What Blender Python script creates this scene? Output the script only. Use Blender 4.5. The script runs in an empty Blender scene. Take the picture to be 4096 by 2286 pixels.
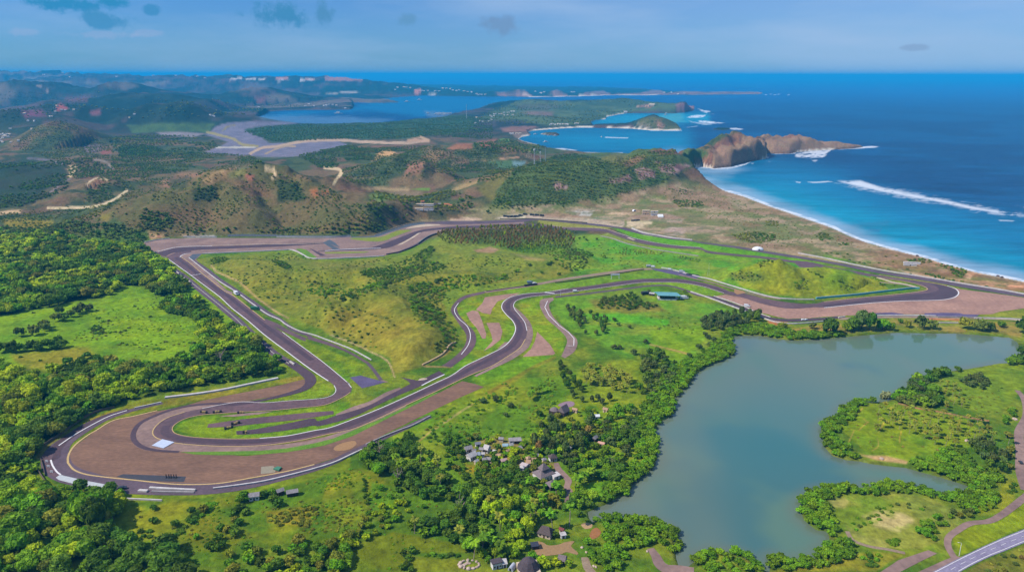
import bpy, bmesh, math, random
import numpy as np
from mathutils import Vector, Matrix
from mathutils.geometry import tessellate_polygon
random.seed(7); RS = np.random.RandomState(11)
sc = bpy.context.scene
COL = sc.collection

# ---------------------------------------------------------------- camera geometry
H = 250.0
FS = 1839.0*4096/2576            # focal length in photograph pixels
CX, CY = 2048.0, 1143.0
PITCH = math.radians(16.10); ROLL = math.radians(0.12)
cp, sp = math.cos(PITCH), math.sin(PITCH)
FWD = np.array([0, cp, -sp]); VUP = np.array([0, sp, cp]); HR = np.array([1.0, 0, 0])
RT = HR*math.cos(ROLL)+VUP*math.sin(ROLL)
UP = VUP*math.cos(ROLL)-HR*math.sin(ROLL)
CAM = np.array([0, 0, H])

def proj(p):
    q = np.asarray(p, float)-CAM
    w = np.maximum(q@FWD, 1e-3)
    return np.stack([CX+FS*(q@RT)/w, CY-FS*(q@UP)/w], -1)
def rays(px):
    px = np.atleast_2d(np.asarray(px, float))
    a = (px[:, 0]-CX)/FS; b = (CY-px[:, 1])/FS
    return FWD+a[:, None]*RT+b[:, None]*UP
def G(px, z=0.0):                 # pixel -> point of the plane at height z
    d = rays(px)
    t = (z-H)/np.minimum(d[:, 2], -1e-4)
    return d[:, :2]*t[:, None]
def atdist(X, Y, depth):          # point on the ray of a pixel at a ground depth
    d = rays([(X, Y)])[0]; t = depth/d[1]
    return CAM+d*t

CROP = {'F': (0, 0, 4096/2576), 'T1': (0, 200, .55644), 'T2': (1300, 200, .55644), 'T3': (2600, 200, .58075),
        'M1': (0, 900, .55644), 'M2': (1300, 900, .55644), 'M3': (2600, 900, .58075),
        'B1': (0, 1500, .54666), 'B2': (1300, 1500, .54666), 'B3': (2696, 1500, .54666),
        'N1': (560, 820, .31987), 'N2': (1300, 820, .31987), 'N3': (2000, 800, .31987), 'N4': (3296, 900, .31987),
        'N5': (1800, 1560, .31987), 'N6': (1800, 1940, .31056), 'N8': (1900, 300, .31987), 'K': (1200, 1240, .34767), 'S': (0, 0, 1)}
def P(*a):                        # P('N1', x, y, x, y, 'M1', x, y ...) -> photograph pixels
    out = []; c = None; v = []
    for k in a:
        if isinstance(k, str): c = CROP[k]
        else:
            v.append(k)
            if len(v) == 2:
                out.append((c[0]+v[0]*c[2], c[1]+v[1]*c[2])); v = []
    return np.array(out)

# ---------------------------------------------------------------- noise
def _h(ix, iy, s):
    n = (ix.astype(np.int64)*374761393+iy.astype(np.int64)*668265263+s*1442695041) & 0xffffffff
    n = ((n ^ (n >> 13))*1274126177) & 0xffffffff
    return ((n ^ (n >> 16)) & 0xffff)/65535.0
def vnoise(x, y, s=0):
    ix = np.floor(x); iy = np.floor(y); fx = x-ix; fy = y-iy
    fx = fx*fx*(3-2*fx); fy = fy*fy*(3-2*fy)
    a = _h(ix, iy, s); b = _h(ix+1, iy, s); c = _h(ix, iy+1, s); d = _h(ix+1, iy+1, s)
    return (a*(1-fx)+b*fx)*(1-fy)+(c*(1-fx)+d*fx)*fy
def fbm(x, y, sc_, s=0, o=4):
    r = 0; a = .5; t = 0
    for i in range(o):
        r = r+a*vnoise(x/sc_, y/sc_, s+i*17); t += a; a *= .55; sc_ = sc_/2.03
    return r/t
def sstep(a, b, x):
    t = np.clip((x-a)/(b-a), 0, 1); return t*t*(3-2*t)

# ---------------------------------------------------------------- 2-D tools
def catmull(p, n=8, closed=False):
    p = np.asarray(p, float)
    if len(p) < 3: return p
    if closed: q = np.vstack([p[-1], p, p[0], p[1]])
    else: q = np.vstack([2*p[0]-p[1], p, 2*p[-1]-p[-2]])
    out = []
    for i in range(1, len(q)-2):
        p0, p1, p2, p3 = q[i-1], q[i], q[i+1], q[i+2]
        t0 = 0; t1 = t0+max(np.linalg.norm(p1-p0), 1e-6)**.5; t2 = t1+max(np.linalg.norm(p2-p1), 1e-6)**.5; t3 = t2+max(np.linalg.norm(p3-p2), 1e-6)**.5
        for k in range(n):
            t = t1+(t2-t1)*k/n
            A1 = (t1-t)/(t1-t0)*p0+(t-t0)/(t1-t0)*p1; A2 = (t2-t)/(t2-t1)*p1+(t-t1)/(t2-t1)*p2; A3 = (t3-t)/(t3-t2)*p2+(t-t2)/(t3-t2)*p3
            B1 = (t2-t)/(t2-t0)*A1+(t-t0)/(t2-t0)*A2; B2 = (t3-t)/(t3-t1)*A2+(t-t1)/(t3-t1)*A3
            out.append((t2-t)/(t2-t1)*B1+(t-t1)/(t2-t1)*B2)
    if not closed: out.append(p[-1])
    return np.array(out)
def resample(p, n):
    p = np.asarray(p, float)
    s = np.r_[0, np.cumsum(np.linalg.norm(np.diff(p, axis=0), axis=1))]
    t = np.linspace(0, s[-1], n)
    return np.stack([np.interp(t, s, p[:, k]) for k in range(p.shape[1])], -1)
def sdf(x, y, poly, pad=1e9):     # signed distance, negative inside; far points get +pad
    out = np.full(x.shape, float(pad))
    mn = poly.min(0); mx = poly.max(0)
    m = (x > mn[0]-pad) & (x < mx[0]+pad) & (y > mn[1]-pad) & (y < mx[1]+pad)
    xs = x[m]; ys = y[m]
    if len(xs) == 0: return out
    d2 = np.full(xs.shape, 1e18); ins = np.zeros(xs.shape, bool)
    n = len(poly)
    for i in range(n):
        ax, ay = poly[i]; bx, by = poly[(i+1) % n]
        ex, ey = bx-ax, by-ay; l = ex*ex+ey*ey+1e-12
        t = np.clip(((xs-ax)*ex+(ys-ay)*ey)/l, 0, 1)
        dx = xs-ax-t*ex; dy = ys-ay-t*ey
        np.minimum(d2, dx*dx+dy*dy, out=d2)
        if ay != by:
            c = ((ay > ys) != (by > ys)) & (xs < ex*(ys-ay)/ey+ax)
            ins ^= c
    d = np.sqrt(d2); d[ins] *= -1
    out[m] = np.minimum(d, pad)
    return out
def ldist(x, y, line, pad=1e9):
    out = np.full(x.shape, float(pad)); tt = np.zeros(x.shape)
    mn = line.min(0); mx = line.max(0)
    m = (x > mn[0]-pad) & (x < mx[0]+pad) & (y > mn[1]-pad) & (y < mx[1]+pad)
    xs = x[m]; ys = y[m]
    if len(xs) == 0: return out, tt
    d2 = np.full(xs.shape, 1e18); tp = np.zeros(xs.shape)
    for i in range(len(line)-1):
        ax, ay = line[i]; ex, ey = line[i+1]-line[i]; l = ex*ex+ey*ey+1e-12
        t = np.clip(((xs-ax)*ex+(ys-ay)*ey)/l, 0, 1)
        d = (xs-ax-t*ex)**2+(ys-ay-t*ey)**2
        k = d < d2
        d2[k] = d[k]; tp[k] = i+t[k]
    out[m] = np.minimum(np.sqrt(d2), pad); tt[m] = tp
    return out, tt

# ---------------------------------------------------------------- colours and materials
KE = 1.75
def lin(c): 
    c = np.asarray(c, float)/255
    return np.where(c <= .04045, c/12.92, ((c+.055)/1.055)**2.4)
def alb(*c): return tuple(np.clip(lin(c)/KE, .004, .8))
MATS = {}
def newmat(name):
    m = bpy.data.materials.new(name); m.use_nodes = True
    nt = m.node_tree
    return m, nt, nt.nodes, nt.links, nt.nodes['Principled BSDF']
def N(ns, t, **kw):
    n = ns.new(t)
    for k, v in kw.items():
        if k.startswith('i_'):
            key = k[2:]
            n.inputs[int(key) if key.isdigit() else key].default_value = v
        else: setattr(n, k, v)
    return n
def mat_noise(name, c1, c2, scale=1.0, rough=.9, c3=None, scale3=None, spec=.2, stretch=None, bump=0, emit=None, amount=.18):
    """two colours mixed by world-space noise, with a finer value noise on top"""
    if name in MATS: return MATS[name]
    m, nt, ns, ln, b = newmat(name)
    geo = N(ns, 'ShaderNodeNewGeometry')
    vec = geo.outputs['Position']
    if stretch:
        mp = N(ns, 'ShaderNodeMapping'); mp.inputs['Scale'].default_value = stretch
        ln.new(vec, mp.inputs['Vector']); vec = mp.outputs['Vector']
    n1 = N(ns, 'ShaderNodeTexNoise', i_Scale=scale, i_Detail=5.0, i_Roughness=.6); ln.new(vec, n1.inputs['Vector'])
    r = N(ns, 'ShaderNodeMapRange'); r.inputs[1].default_value = .35; r.inputs[2].default_value = .65
    ln.new(n1.outputs['Fac'], r.inputs[0])
    mx = N(ns, 'ShaderNodeMix', data_type='RGBA'); mx.inputs[6].default_value = (*c1, 1); mx.inputs[7].default_value = (*c2, 1)
    ln.new(r.outputs[0], mx.inputs[0])
    n2 = N(ns, 'ShaderNodeTexNoise', i_Scale=scale*9, i_Detail=3.0); ln.new(vec, n2.inputs['Vector'])
    r2 = N(ns, 'ShaderNodeMapRange'); r2.inputs[1].default_value = .3; r2.inputs[2].default_value = .7; r2.inputs[3].default_value = 1-amount; r2.inputs[4].default_value = 1+amount
    ln.new(n2.outputs['Fac'], r2.inputs[0])
    mul = N(ns, 'ShaderNodeVectorMath', operation='SCALE'); ln.new(mx.outputs[2], mul.inputs[0]); ln.new(r2.outputs[0], mul.inputs['Scale'])
    ln.new(mul.outputs[0], b.inputs['Base Color'])
    b.inputs['Roughness'].default_value = rough; b.inputs['Specular IOR Level'].default_value = spec
    MATS[name] = m
    return m
def flatmat(name, rgb, var=.12, scale=.6, rough=.8, spec=.25):
    a = np.array(alb(*rgb))
    return mat_noise(name, tuple(a*(1-var)), tuple(np.minimum(a*(1+var), .85)), scale=scale, rough=rough, spec=spec, amount=.08)

# ---------------------------------------------------------------- objects
def tag(o, label=None, cat=None, group=None, kind=None):
    if label: o['label'] = label
    if cat: o['category'] = cat
    if group: o['group'] = group
    if kind: o['kind'] = kind
    return o
def mesh_np(name, v, f, mats=None, fm=None, smooth=False, attrs=None):
    """v Nx3, f MxK int"""
    v = np.asarray(v, np.float32); f = np.asarray(f, np.int32)
    me = bpy.data.meshes.new(name)
    me.vertices.add(len(v)); me.vertices.foreach_set('co', v.ravel())
    k = f.shape[1]
    me.loops.add(f.size); me.loops.foreach_set('vertex_index', f.ravel())
    me.polygons.add(len(f)); me.polygons.foreach_set('loop_start', np.arange(0, f.size, k, dtype=np.int32))
    try: me.polygons.foreach_set('loop_total', np.full(len(f), k, np.int32))
    except Exception: pass
    if mats:
        for m in mats: me.materials.append(m)
    if fm is not None: me.polygons.foreach_set('material_index', np.asarray(fm, np.int32))
    me.polygons.foreach_set('use_smooth', np.full(len(f), smooth, bool))
    me.update(calc_edges=True)
    for an, (dom, typ, data) in (attrs or {}).items():
        a = me.attributes.new(an, typ, dom)
        a.data.foreach_set('color' if typ == 'FLOAT_COLOR' else 'value', np.asarray(data, np.float32).ravel())
    return me
def link(name, me, parent=None, loc=None, rz=0):
    o = bpy.data.objects.new(name, me); COL.objects.link(o)
    if parent is not None: o.parent = parent
    if loc is not None: o.location = loc
    if rz: o.rotation_euler.z = rz
    return o
def empty(name, loc=(0, 0, 0), rz=0):
    o = bpy.data.objects.new(name, None); o.empty_display_size = 1; COL.objects.link(o)
    o.location = loc; o.rotation_euler.z = rz
    return o
class MB:
    """collects faces of any size into one mesh"""
    def __init__(s): s.v = []; s.f = []; s.m = []
    def add(s, vs, fs, mi=0):
        b = len(s.v); s.v += [tuple(map(float, q)) for q in vs]
        for f in fs: s.f.append(tuple(b+i for i in f)); s.m.append(mi)
    def box(s, x0, y0, z0, x1, y1, z1, mi=0):
        s.add([(x0, y0, z0), (x1, y0, z0), (x1, y1, z0), (x0, y1, z0), (x0, y0, z1), (x1, y0, z1), (x1, y1, z1), (x0, y1, z1)],
              [(3, 2, 1, 0), (4, 5, 6, 7), (0, 1, 5, 4), (1, 2, 6, 5), (2, 3, 7, 6), (3, 0, 4, 7)], mi)
    def prism(s, pts, z0, z1, mi=0):
        n = len(pts)
        s.add([(x, y, z0) for x, y in pts]+[(x, y, z1) for x, y in pts],
              [tuple(range(n-1, -1, -1)), tuple(range(n, 2*n))]+[(i, (i+1) % n, n+(i+1) % n, n+i) for i in range(n)], mi)
    def tube(s, pts, rad, n=6, mi=0):
        pts = [np.array(p, float) for p in pts]; rings = []
        for i, p in enumerate(pts):
            d = pts[min(i+1, len(pts)-1)]-pts[max(i-1, 0)]; d = d/max(np.linalg.norm(d), 1e-9)
            u = np.cross(d, (0, 0, 1) if abs(d[2]) < .95 else (1, 0, 0)); u /= np.linalg.norm(u); w = np.cross(d, u)
            r = rad[i] if hasattr(rad, '__len__') else rad
            rings.append([p+r*(math.cos(2*math.pi*k/n)*u+math.sin(2*math.pi*k/n)*w) for k in range(n)])
        vs = [q for r in rings for q in r]
        fs = [(i*n+k, i*n+(k+1) % n, (i+1)*n+(k+1) % n, (i+1)*n+k) for i in range(len(pts)-1) for k in range(n)]
        fs += [tuple(range(n-1, -1, -1)), tuple((len(pts)-1)*n+k for k in range(n))]
        s.add(vs, fs, mi)
    def mesh(s, name, mats):
        me = bpy.data.meshes.new(name); me.from_pydata(s.v, [], s.f)
        for m in (mats if isinstance(mats, (list, tuple)) else [mats]): me.materials.append(m)
        me.polygons.foreach_set('material_index', s.m); me.update()
        return me
    def obj(s, name, mats, parent=None, loc=None, rz=0): return link(name, s.mesh(name, mats), parent, loc, rz)
# ---------------------------------------------------------------- sheets on the ground (traced once, used for flattening too)
SHEETS = []      # (name, ground polygon outline, builder)
def strip(L, R, n=None):
    a = catmull(G(L)); b = catmull(G(R))
    return resample(a, n or len(a)), resample(b, n or len(b)), 1
def ribbon(c, w, n=8, smooth=True):
    p = catmull(G(c), n) if smooth else G(c)
    t = np.gradient(p, axis=0); t /= np.linalg.norm(t, axis=1)[:, None]+1e-9
    nr = np.stack([-t[:, 1], t[:, 0]], -1)
    w = np.asarray(w, float) if hasattr(w, '__len__') else w
    if hasattr(w, '__len__'): w = np.interp(np.linspace(0, 1, len(p)), np.linspace(0, 1, len(w)), w)[:, None]
    return p+nr*w/2, p-nr*w/2
FLATZ = []       # outlines whose ground is level
def S_strip(name, LR, z, mat):
    a, b = LR[0], LR[1]
    FLATZ.append(np.vstack([a, b[::-1]]))
    if len(LR) == 3: SHEETS.append((name, 'poly', np.vstack([a, b[::-1]]), z, mat))
    else: SHEETS.append((name, 'strip', (a, b), z, mat))
def S_poly(name, px, z, mat, smooth=True):
    p = G(px)
    if smooth: p = catmull(p, 6, True)
    FLATZ.append(p)
    SHEETS.append((name, 'poly', p, z, mat))
def build_sheet(name, typ, data, z, mat):
    if typ == 'strip':
        a, b = data; n = len(a)
        v = np.vstack([np.c_[a, np.full(n, z)], np.c_[b, np.full(n, z)]])
        f = np.array([(i, i+1, n+i+1, n+i) for i in range(n-1)])
        me = mesh_np(name, v, f, [mat])
    else:
        p = data
        tri = tessellate_polygon([[Vector((x, y, 0)) for x, y in p]])
        me = bpy.data.meshes.new(name); me.from_pydata([(x, y, z) for x, y in p], [], [tuple(t) for t in tri]); me.materials.append(mat)
    bm = bmesh.new(); bm.from_mesh(me)
    bmesh.ops.recalc_face_normals(bm, faces=bm.faces)
    for fc in bm.faces:
        if fc.normal.z < 0: fc.normal_flip()
    bm.to_mesh(me); bm.free()
    return tag(link(name, me), kind='structure')

# colours of paved things
M_TRACK = mat_noise('track_asphalt', alb(114, 84, 84), alb(92, 69, 72), scale=.035, rough=.75, stretch=(1, 1, 1), amount=.2, spec=.3)
M_LINE = mat_noise('racing_line_asphalt', alb(76, 56, 62), alb(88, 65, 70), scale=.05, rough=.7, spec=.3)
M_ROAD = mat_noise('service_asphalt', alb(106, 86, 94), alb(90, 74, 82), scale=.05, rough=.8)
M_TEAL = mat_noise('blue_grey_asphalt', alb(78, 88, 98), alb(92, 98, 104), scale=.05, rough=.8)
M_RUN = mat_noise('runoff_asphalt', alb(158, 128, 114), alb(130, 104, 96), scale=.03, rough=.9)
M_GRAV = mat_noise('gravel_trap', alb(141, 105, 82), alb(118, 88, 71), scale=.03, rough=.95, stretch=(1, 2.5, 1))
M_GRAV2 = mat_noise('pink_gravel', alb(180, 138, 116), alb(156, 118, 102), scale=.03, rough=.95)
M_WHITE = flatmat('white_paint', (232, 226, 222), .06)
M_YEL = flatmat('yellow_paint', (200, 168, 110), .1)
M_SAND = mat_noise('pale_sand', alb(206, 186, 160), alb(184, 160, 134), scale=.08)
M_DIRT = mat_noise('dirt_path', alb(160, 138, 112), alb(140, 116, 96), scale=.1)
M_GRASS = mat_noise('verge_grass', alb(112, 146, 36), alb(86, 128, 30), scale=.08, amount=.25)
M_GRASS2 = mat_noise('verge_grass_olive', alb(140, 144, 44), alb(118, 134, 40), scale=.08, amount=.25)
M_PURP = mat_noise('purple_asphalt', alb(104, 92, 122), alb(90, 78, 106), scale=.08)
M_PUB = mat_noise('public_road_asphalt', alb(148, 138, 158), alb(134, 124, 146), scale=.08)

Z0, Z1, Z2, Z3, Z4 = .05, .10, .15, .20, .26
# --- northern complex (turns seen at upper left)
S_poly('runoff_area', P('N1', 45, 475, 200, 440, 370, 420, 700, 409, 1200, 411, 1800, 412, 2400, 412, 'N2', 300, 398, 600, 384, 750, 340, 930, 280, 1060, 240, 1250, 216, 1600, 206, 1900, 204, 2150, 192, 2490, 180, 2490, 268, 2000, 290, 1600, 305, 1420, 345, 1350, 370, 1230, 430, 1150, 490, 900, 590, 740, 636, 500, 650, 0, 668, 'N1', 2300, 675, 2130, 665, 2020, 605, 1920, 562, 1800, 562, 1300, 582, 900, 605, 770, 612, 690, 690, 560, 700, 380, 690, 290, 690, 160, 600), Z0, M_RUN, False)
S_strip('race_track', strip(P('N1', 190, 606, 320, 566, 450, 536, 620, 524, 900, 518, 1200, 508, 1600, 492, 2000, 476, 2290, 462), P('N1', 320, 640, 400, 600, 480, 588, 700, 564, 1000, 548, 1300, 536, 1600, 524, 1950, 506, 2300, 482)), Z2, M_LINE)
S_poly('service_road', P('N1', 2285, 470, 2370, 430, 2440, 470, 2501, 530, 'N2', 60, 485, 190, 548, 80, 556, 0, 565, 'N1', 2430, 566, 2350, 510), Z1, M_TEAL, False)
S_strip('race_track', strip(P('N2', -90, 574, 0, 570, 200, 548, 430, 543, 560, 532, 700, 493, 850, 438, 1000, 378, 1150, 324, 1280, 298, 1400, 284, 1600, 268, 2000, 252, 2500, 233, 'N3', 480, 300), P('N2', -90, 584, 0, 580, 200, 570, 430, 562, 650, 552, 800, 531, 900, 492, 1000, 445, 1130, 375, 1230, 333, 1330, 318, 1500, 304, 1650, 294, 2000, 282, 2500, 262, 'N3', 480, 322)), Z2, M_LINE)
S_strip('race_track', strip(P('N3', 470, 298, 650, 320, 800, 342, 1000, 347, 1250, 357, 1350, 372, 1500, 422, 1700, 484, 2000, 544, 2200, 570, 2500, 592, 'M3', 400, 177, 600, 200, 760, 214, 860, 226, 1000, 246, 1300, 296, 1520, 336), P('N3', 470, 322, 600, 338, 700, 354, 850, 372, 1000, 383, 1250, 389, 1350, 404, 1500, 460, 1700, 522, 1900, 566, 2200, 602, 2500, 618, 'M3', 400, 192, 600, 213, 760, 228, 860, 240, 1000, 262, 1300, 312, 1520, 356)), Z2, M_TRACK)
S_poly('grass_verge', P('N2', 310, 418, 400, 405, 560, 403, 700, 396, 850, 340, 930, 314, 1080, 312, 1000, 345, 850, 400, 760, 440, 670, 455, 480, 446), Z1, M_GRASS2)
S_poly('sand_patch', P('N2', 1010, 296, 1100, 262, 1250, 238, 1420, 240, 1440, 252, 1250, 268, 1120, 284), Z1, M_SAND)
S_strip('service_road', strip(P('N2', 330, 396, 600, 384, 750, 338, 930, 278, 1060, 238, 1250, 214), P('N2', 330, 408, 620, 400, 780, 352, 950, 296, 1080, 260, 1250, 236)), Z1, M_TEAL)
S_poly('sand_patch', P('N2', 905, 500, 990, 455, 1080, 405, 1160, 352, 1200, 345, 1120, 400, 1020, 460, 980, 484, 930, 495), Z3, M_SAND, False)
S_strip('service_road', ribbon(P('N2', 1420, 360, 1340, 375, 1240, 435, 1150, 492, 1000, 560, 880, 605), 7), Z2, M_ROAD)
S_poly('grass_verge', P('N1', 1945, 548, 2020, 545, 2080, 560, 2150, 610, 2215, 655, 2150, 662, 2100, 650, 2030, 605), Z1, M_GRASS, False)
S_poly('grass_verge', P('N2', 0, 588, 300, 582, 560, 580, 500, 596, 200, 606, 0, 606), Z1, M_GRASS2, False)
S_poly('service_road', P('N1', 2110, 532, 2330, 632, 2260, 636, 2200, 600), Z1, M_LINE, False)
# --- outer service road along the coast
S_strip('service_road', strip(P('N2', 1250, 214, 1600, 205, 1900, 203, 2150, 191, 2501, 177, 'N3', 450, 238, 700, 255, 1000, 283, 1250, 303, 1450, 332, 1600, 352, 1750, 398, 1900, 430, 2100, 470, 2400, 505, 'M3', 344, 116, 600, 146, 720, 166, 900, 195, 1100, 226, 1300, 260, 1500, 298, 1700, 333, 1900, 360, 2100, 397, 2300, 430, 2576, 474, 2760, 504),
    P('N2', 1250, 236, 1600, 240, 1900, 236, 2150, 226, 2501, 208, 'N3', 450, 250, 700, 270, 1000, 300, 1250, 326, 1450, 348, 1600, 388, 1750, 424, 1900, 448, 2100, 484, 2400, 516, 'M3', 344, 124, 600, 160, 720, 180, 900, 211, 1100, 241, 1300, 276, 1500, 318, 1700, 353, 1900, 384, 2100, 420, 2300, 452, 2576, 496, 2760, 528)), Z1, M_ROAD)
# --- left straight, hairpin and S bends: one long strip
LE = P('N1', 345, 668, 480, 765, 640, 880, 800, 1000, 1000, 1150, 1150, 1290, 1340, 1438, 'M1', 1900, 788, 2060, 908, 2180, 998, 2280, 1068, 2360, 1120, 2402, 1152, 2415, 1184, 2400, 1214, 2350, 1238, 2240, 1252, 2080, 1262, 1900, 1276,
       'B1', 1760, 196, 1640, 212, 1480, 244, 1350, 270, 1220, 314, 1145, 368, 1117, 418, 1135, 452, 1190, 475, 1280, 495, 1450, 512, 1680, 521, 1850, 518, 2000, 506, 2200, 476, 2400, 432, 'B2', 200, 396, 400, 312, 600, 216, 830, 110, 1050, 5,
       'M2', 1200, 1012, 1300, 952, 1400, 882, 1440, 820, 1452, 760, 1436, 700, 1400, 650, 1362, 602, 1356, 572, 1380, 542, 1450, 520, 1560, 506, 1700, 492, 1880, 466, 2100, 436, 2300, 412, 'M3', 60, 394, 150, 394, 250, 402, 370, 425, 440, 447, 510, 470)
RE = P('N1', 505, 645, 620, 722, 760, 842, 900, 952, 1080, 1088, 1150, 1122, 1400, 1312, 1560, 1438, 'M1', 2030, 770, 2150, 858, 2300, 968, 2400, 1048, 2516, 1146, 'M2', 160, 1128, 190, 1168, 182, 1202, 130, 1236, 0, 1292,
       'B1', 2200, 238, 2000, 258, 1800, 268, 1620, 280, 1480, 291, 1370, 314, 1300, 346, 1262, 384, 1275, 420, 1330, 440, 1450, 456, 1700, 466, 1900, 462, 2100, 444, 2300, 405, 'B2', 20, 388, 200, 325, 400, 245, 600, 156, 800, 62, 930, 0,
       'M2', 1010, 1012, 1180, 930, 1290, 870, 1350, 802, 1370, 742, 1350, 690, 1300, 640, 1270, 592, 1290, 546, 1350, 512, 1450, 493, 1580, 483, 1750, 456, 1950, 430, 2130, 402, 2300, 386, 'M3', 50, 369, 140, 368, 250, 377, 380, 400, 470, 425, 560, 462)
S_strip('race_track', strip(LE, RE, 420), Z2, M_TRACK)
# corner joining straight and northern complex
S_poly('race_track', P('N1', 190, 606, 340, 640, 450, 592, 640, 570, 640, 600, 560, 610, 505, 645, 560, 690, 480, 770, 345, 670, 280, 660), Z2-.02, M_TRACK, False)
S_poly('runoff_area', P('N1', 510, 640, 560, 612, 650, 602, 770, 606, 700, 680, 900, 890, 1080, 1060, 1160, 1090, 1150, 1120, 1080, 1090, 900, 955, 760, 845, 620, 725), Z1, M_RUN, False)
S_poly('service_road', P('N1', 600, 662, 660, 615, 775, 606, 680, 684), Z2, M_TEAL, False)
S_strip('service_road', strip(P('N1', 612, 672, 800, 810, 1000, 958, 1200, 1100, 1400, 1250, 1600, 1385, 1750, 1446, 'M1', 2100, 760, 2240, 806), P('N1', 680, 682, 850, 792, 1000, 908, 1200, 1040, 1300, 1110, 1450, 1212, 1600, 1322, 1780, 1424, 'M1', 2120, 740, 2245, 796)), Z1, M_ROAD)
S_strip('service_road', strip(P('M1', 1905, 672, 1990, 705, 2110, 770, 2220, 815, 'K', 60, 282, 200, 328, 400, 393, 560, 468, 700, 544, 795, 602), P('M1', 1895, 682, 1960, 722, 2090, 790, 2200, 835, 'K', 60, 330, 200, 366, 400, 430, 520, 476, 620, 530, 760, 612)), Z1+.02, M_TRACK)
S_strip('service_road', ribbon(P('K', 776, 605, 850, 690, 905, 765, 935, 805), 3.2), Z1, M_ROAD)
S_poly('bare_earth', P('K', 890, 760, 925, 790, 1020, 825, 975, 832, 930, 815), Z0, M_DIRT, False)
S_poly('service_road', P('K', 572, 772, 700, 750, 800, 780, 984, 826, 860, 862, 712, 896, 640, 832), Z1, M_PURP, False)
# left service road and ring
S_strip('service_road', ribbon(P('N1', 230, 640, 300, 706, 420, 800, 560, 900, 680, 1000, 800, 1098, 950, 1212, 1100, 1340, 1220, 1440, 'M1', 1800, 772, 1900, 862, 2000, 942, 2085, 990), 8), Z1, M_ROAD)
S_strip('service_road', ribbon(P('M1', 2080, 986, 2150, 1032, 2205, 1072, 2232, 1106, 2226, 1142, 2180, 1178, 2100, 1206, 2000, 1232, 1850, 1264, 1700, 1288, 'B1', 1600, 208, 1450, 216, 1300, 240, 1150, 290, 1030, 348, 978, 420, 985, 480, 1050, 528, 1150, 550, 1310, 560), (9, 9.5, 9, 7, 4.2, 4, 3.6, 3.6, 3.6, 3.6, 2.5)), Z2+.03, M_LINE)
S_poly('gravel_trap', P('B1', 497, 600, 520, 540, 590, 486, 700, 405, 830, 332, 980, 298, 1150, 262, 1320, 232, 1480, 185, 1650, 150, 1850, 112, 2050, 72, 2225, 28, 2245, 60, 2200, 105, 2050, 148, 1850, 180, 1600, 212, 1450, 240, 1300, 290, 1200, 340, 1140, 420, 1180, 480, 1290, 500, 1450, 516, 1700, 524, 1900, 520, 2100, 500, 2300, 462, 'B2', 60, 440, 60, 480, 'B1', 2300, 525, 2100, 555, 1900, 574, 1700, 584, 1800, 590, 2100, 560, 2300, 525, 'B2', 0, 508, 200, 440, 400, 340, 600, 240, 830, 130, 1005, 42, 1095, 62, 1165, 85, 980, 166, 760, 272, 500, 400, 300, 500, 100, 596, 'B1', 2400, 620, 2300, 652, 2100, 702, 1850, 748, 1600, 788, 1300, 795, 1000, 768, 750, 740, 620, 722, 540, 690, 500, 640), Z0, M_GRAV, False)
S_strip('runoff_area', ribbon(P('B1', 1900, 200, 1650, 222, 1450, 246, 1300, 278, 1180, 320, 1090, 370, 1058, 430, 1085, 490, 1180, 520, 1300, 530, 1450, 534, 1700, 540, 1900, 537, 2100, 522, 2300, 490, 'B2', 180, 412, 400, 326, 600, 228), (10, 14, 16, 18, 16, 10, 9, 8, 7, 5)), Z1, M_RUN)
S_poly('grass_verge', P('B1', 1320, 562, 1700, 556, 1900, 552, 2100, 534, 2300, 497, 'B2', 60, 462, 200, 405, 400, 322, 600, 226, 700, 178, 800, 128, 840, 122, 700, 196, 600, 245, 400, 345, 200, 445, 0, 512, 'B1', 2250, 538, 2100, 562, 1900, 580, 1600, 584, 1420, 578), Z1+.02, M_GRASS, False)
# perimeter road round the hairpin
S_strip('service_road', ribbon(P('B1', 1190, 203, 1080, 226, 940, 262, 800, 305, 680, 362, 560, 430, 470, 490, 420, 545, 405, 610, 430, 680, 510, 730, 650, 768, 850, 808, 1050, 824, 1300, 832, 1500, 830, 1700, 812, 1900, 778, 2100, 732, 2300, 678, 2450, 628, 'B2', 180, 572, 400, 470, 620, 370, 770, 300), (4, 6, 9, 13, 17, 17, 15, 14, 13, 10, 7, 5, 5)), Z1, M_ROAD)
S_strip('service_road', ribbon(P('B1', 940, 252, 800, 292, 660, 352, 540, 425, 450, 490, 400, 555, 385, 610, 345, 620, 330, 590), (5, 7, 8, 8, 8, 7, 6)), Z2, M_LINE)
S_poly('service_road', P('B1', 305, 590, 340, 560, 400, 545, 380, 610, 385, 680, 440, 735, 400, 745, 330, 700, 312, 650), Z2, M_TRACK, False)
S_poly('sand_patch', P('B1', 408, 748, 440, 728, 620, 770, 782, 800, 776, 826, 560, 800, 430, 766), Z3, flatmat('pale_concrete', (190, 192, 190), .08), False)
S_poly('service_road', P('B1', 850, 742, 900, 722, 1100, 730, 1362, 740, 1345, 780, 1200, 776, 1000, 766), Z1, flatmat('dark_asphalt_patch', (68, 66, 72), .15), False)
S_poly('sand_patch', P('B1', 1908, 722, 1912, 668, 2000, 662, 2020, 690, 2010, 712), Z1, flatmat('dusty_patch', (152, 140, 116), .1), False)
S_poly('sand_patch', P('B1', 2440, 540, 2480, 505, 2590, 480, 'B2', 230, 500, 180, 540, 90, 552), Z1, flatmat('orange_dirt', (165, 125, 82), .1))
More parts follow.
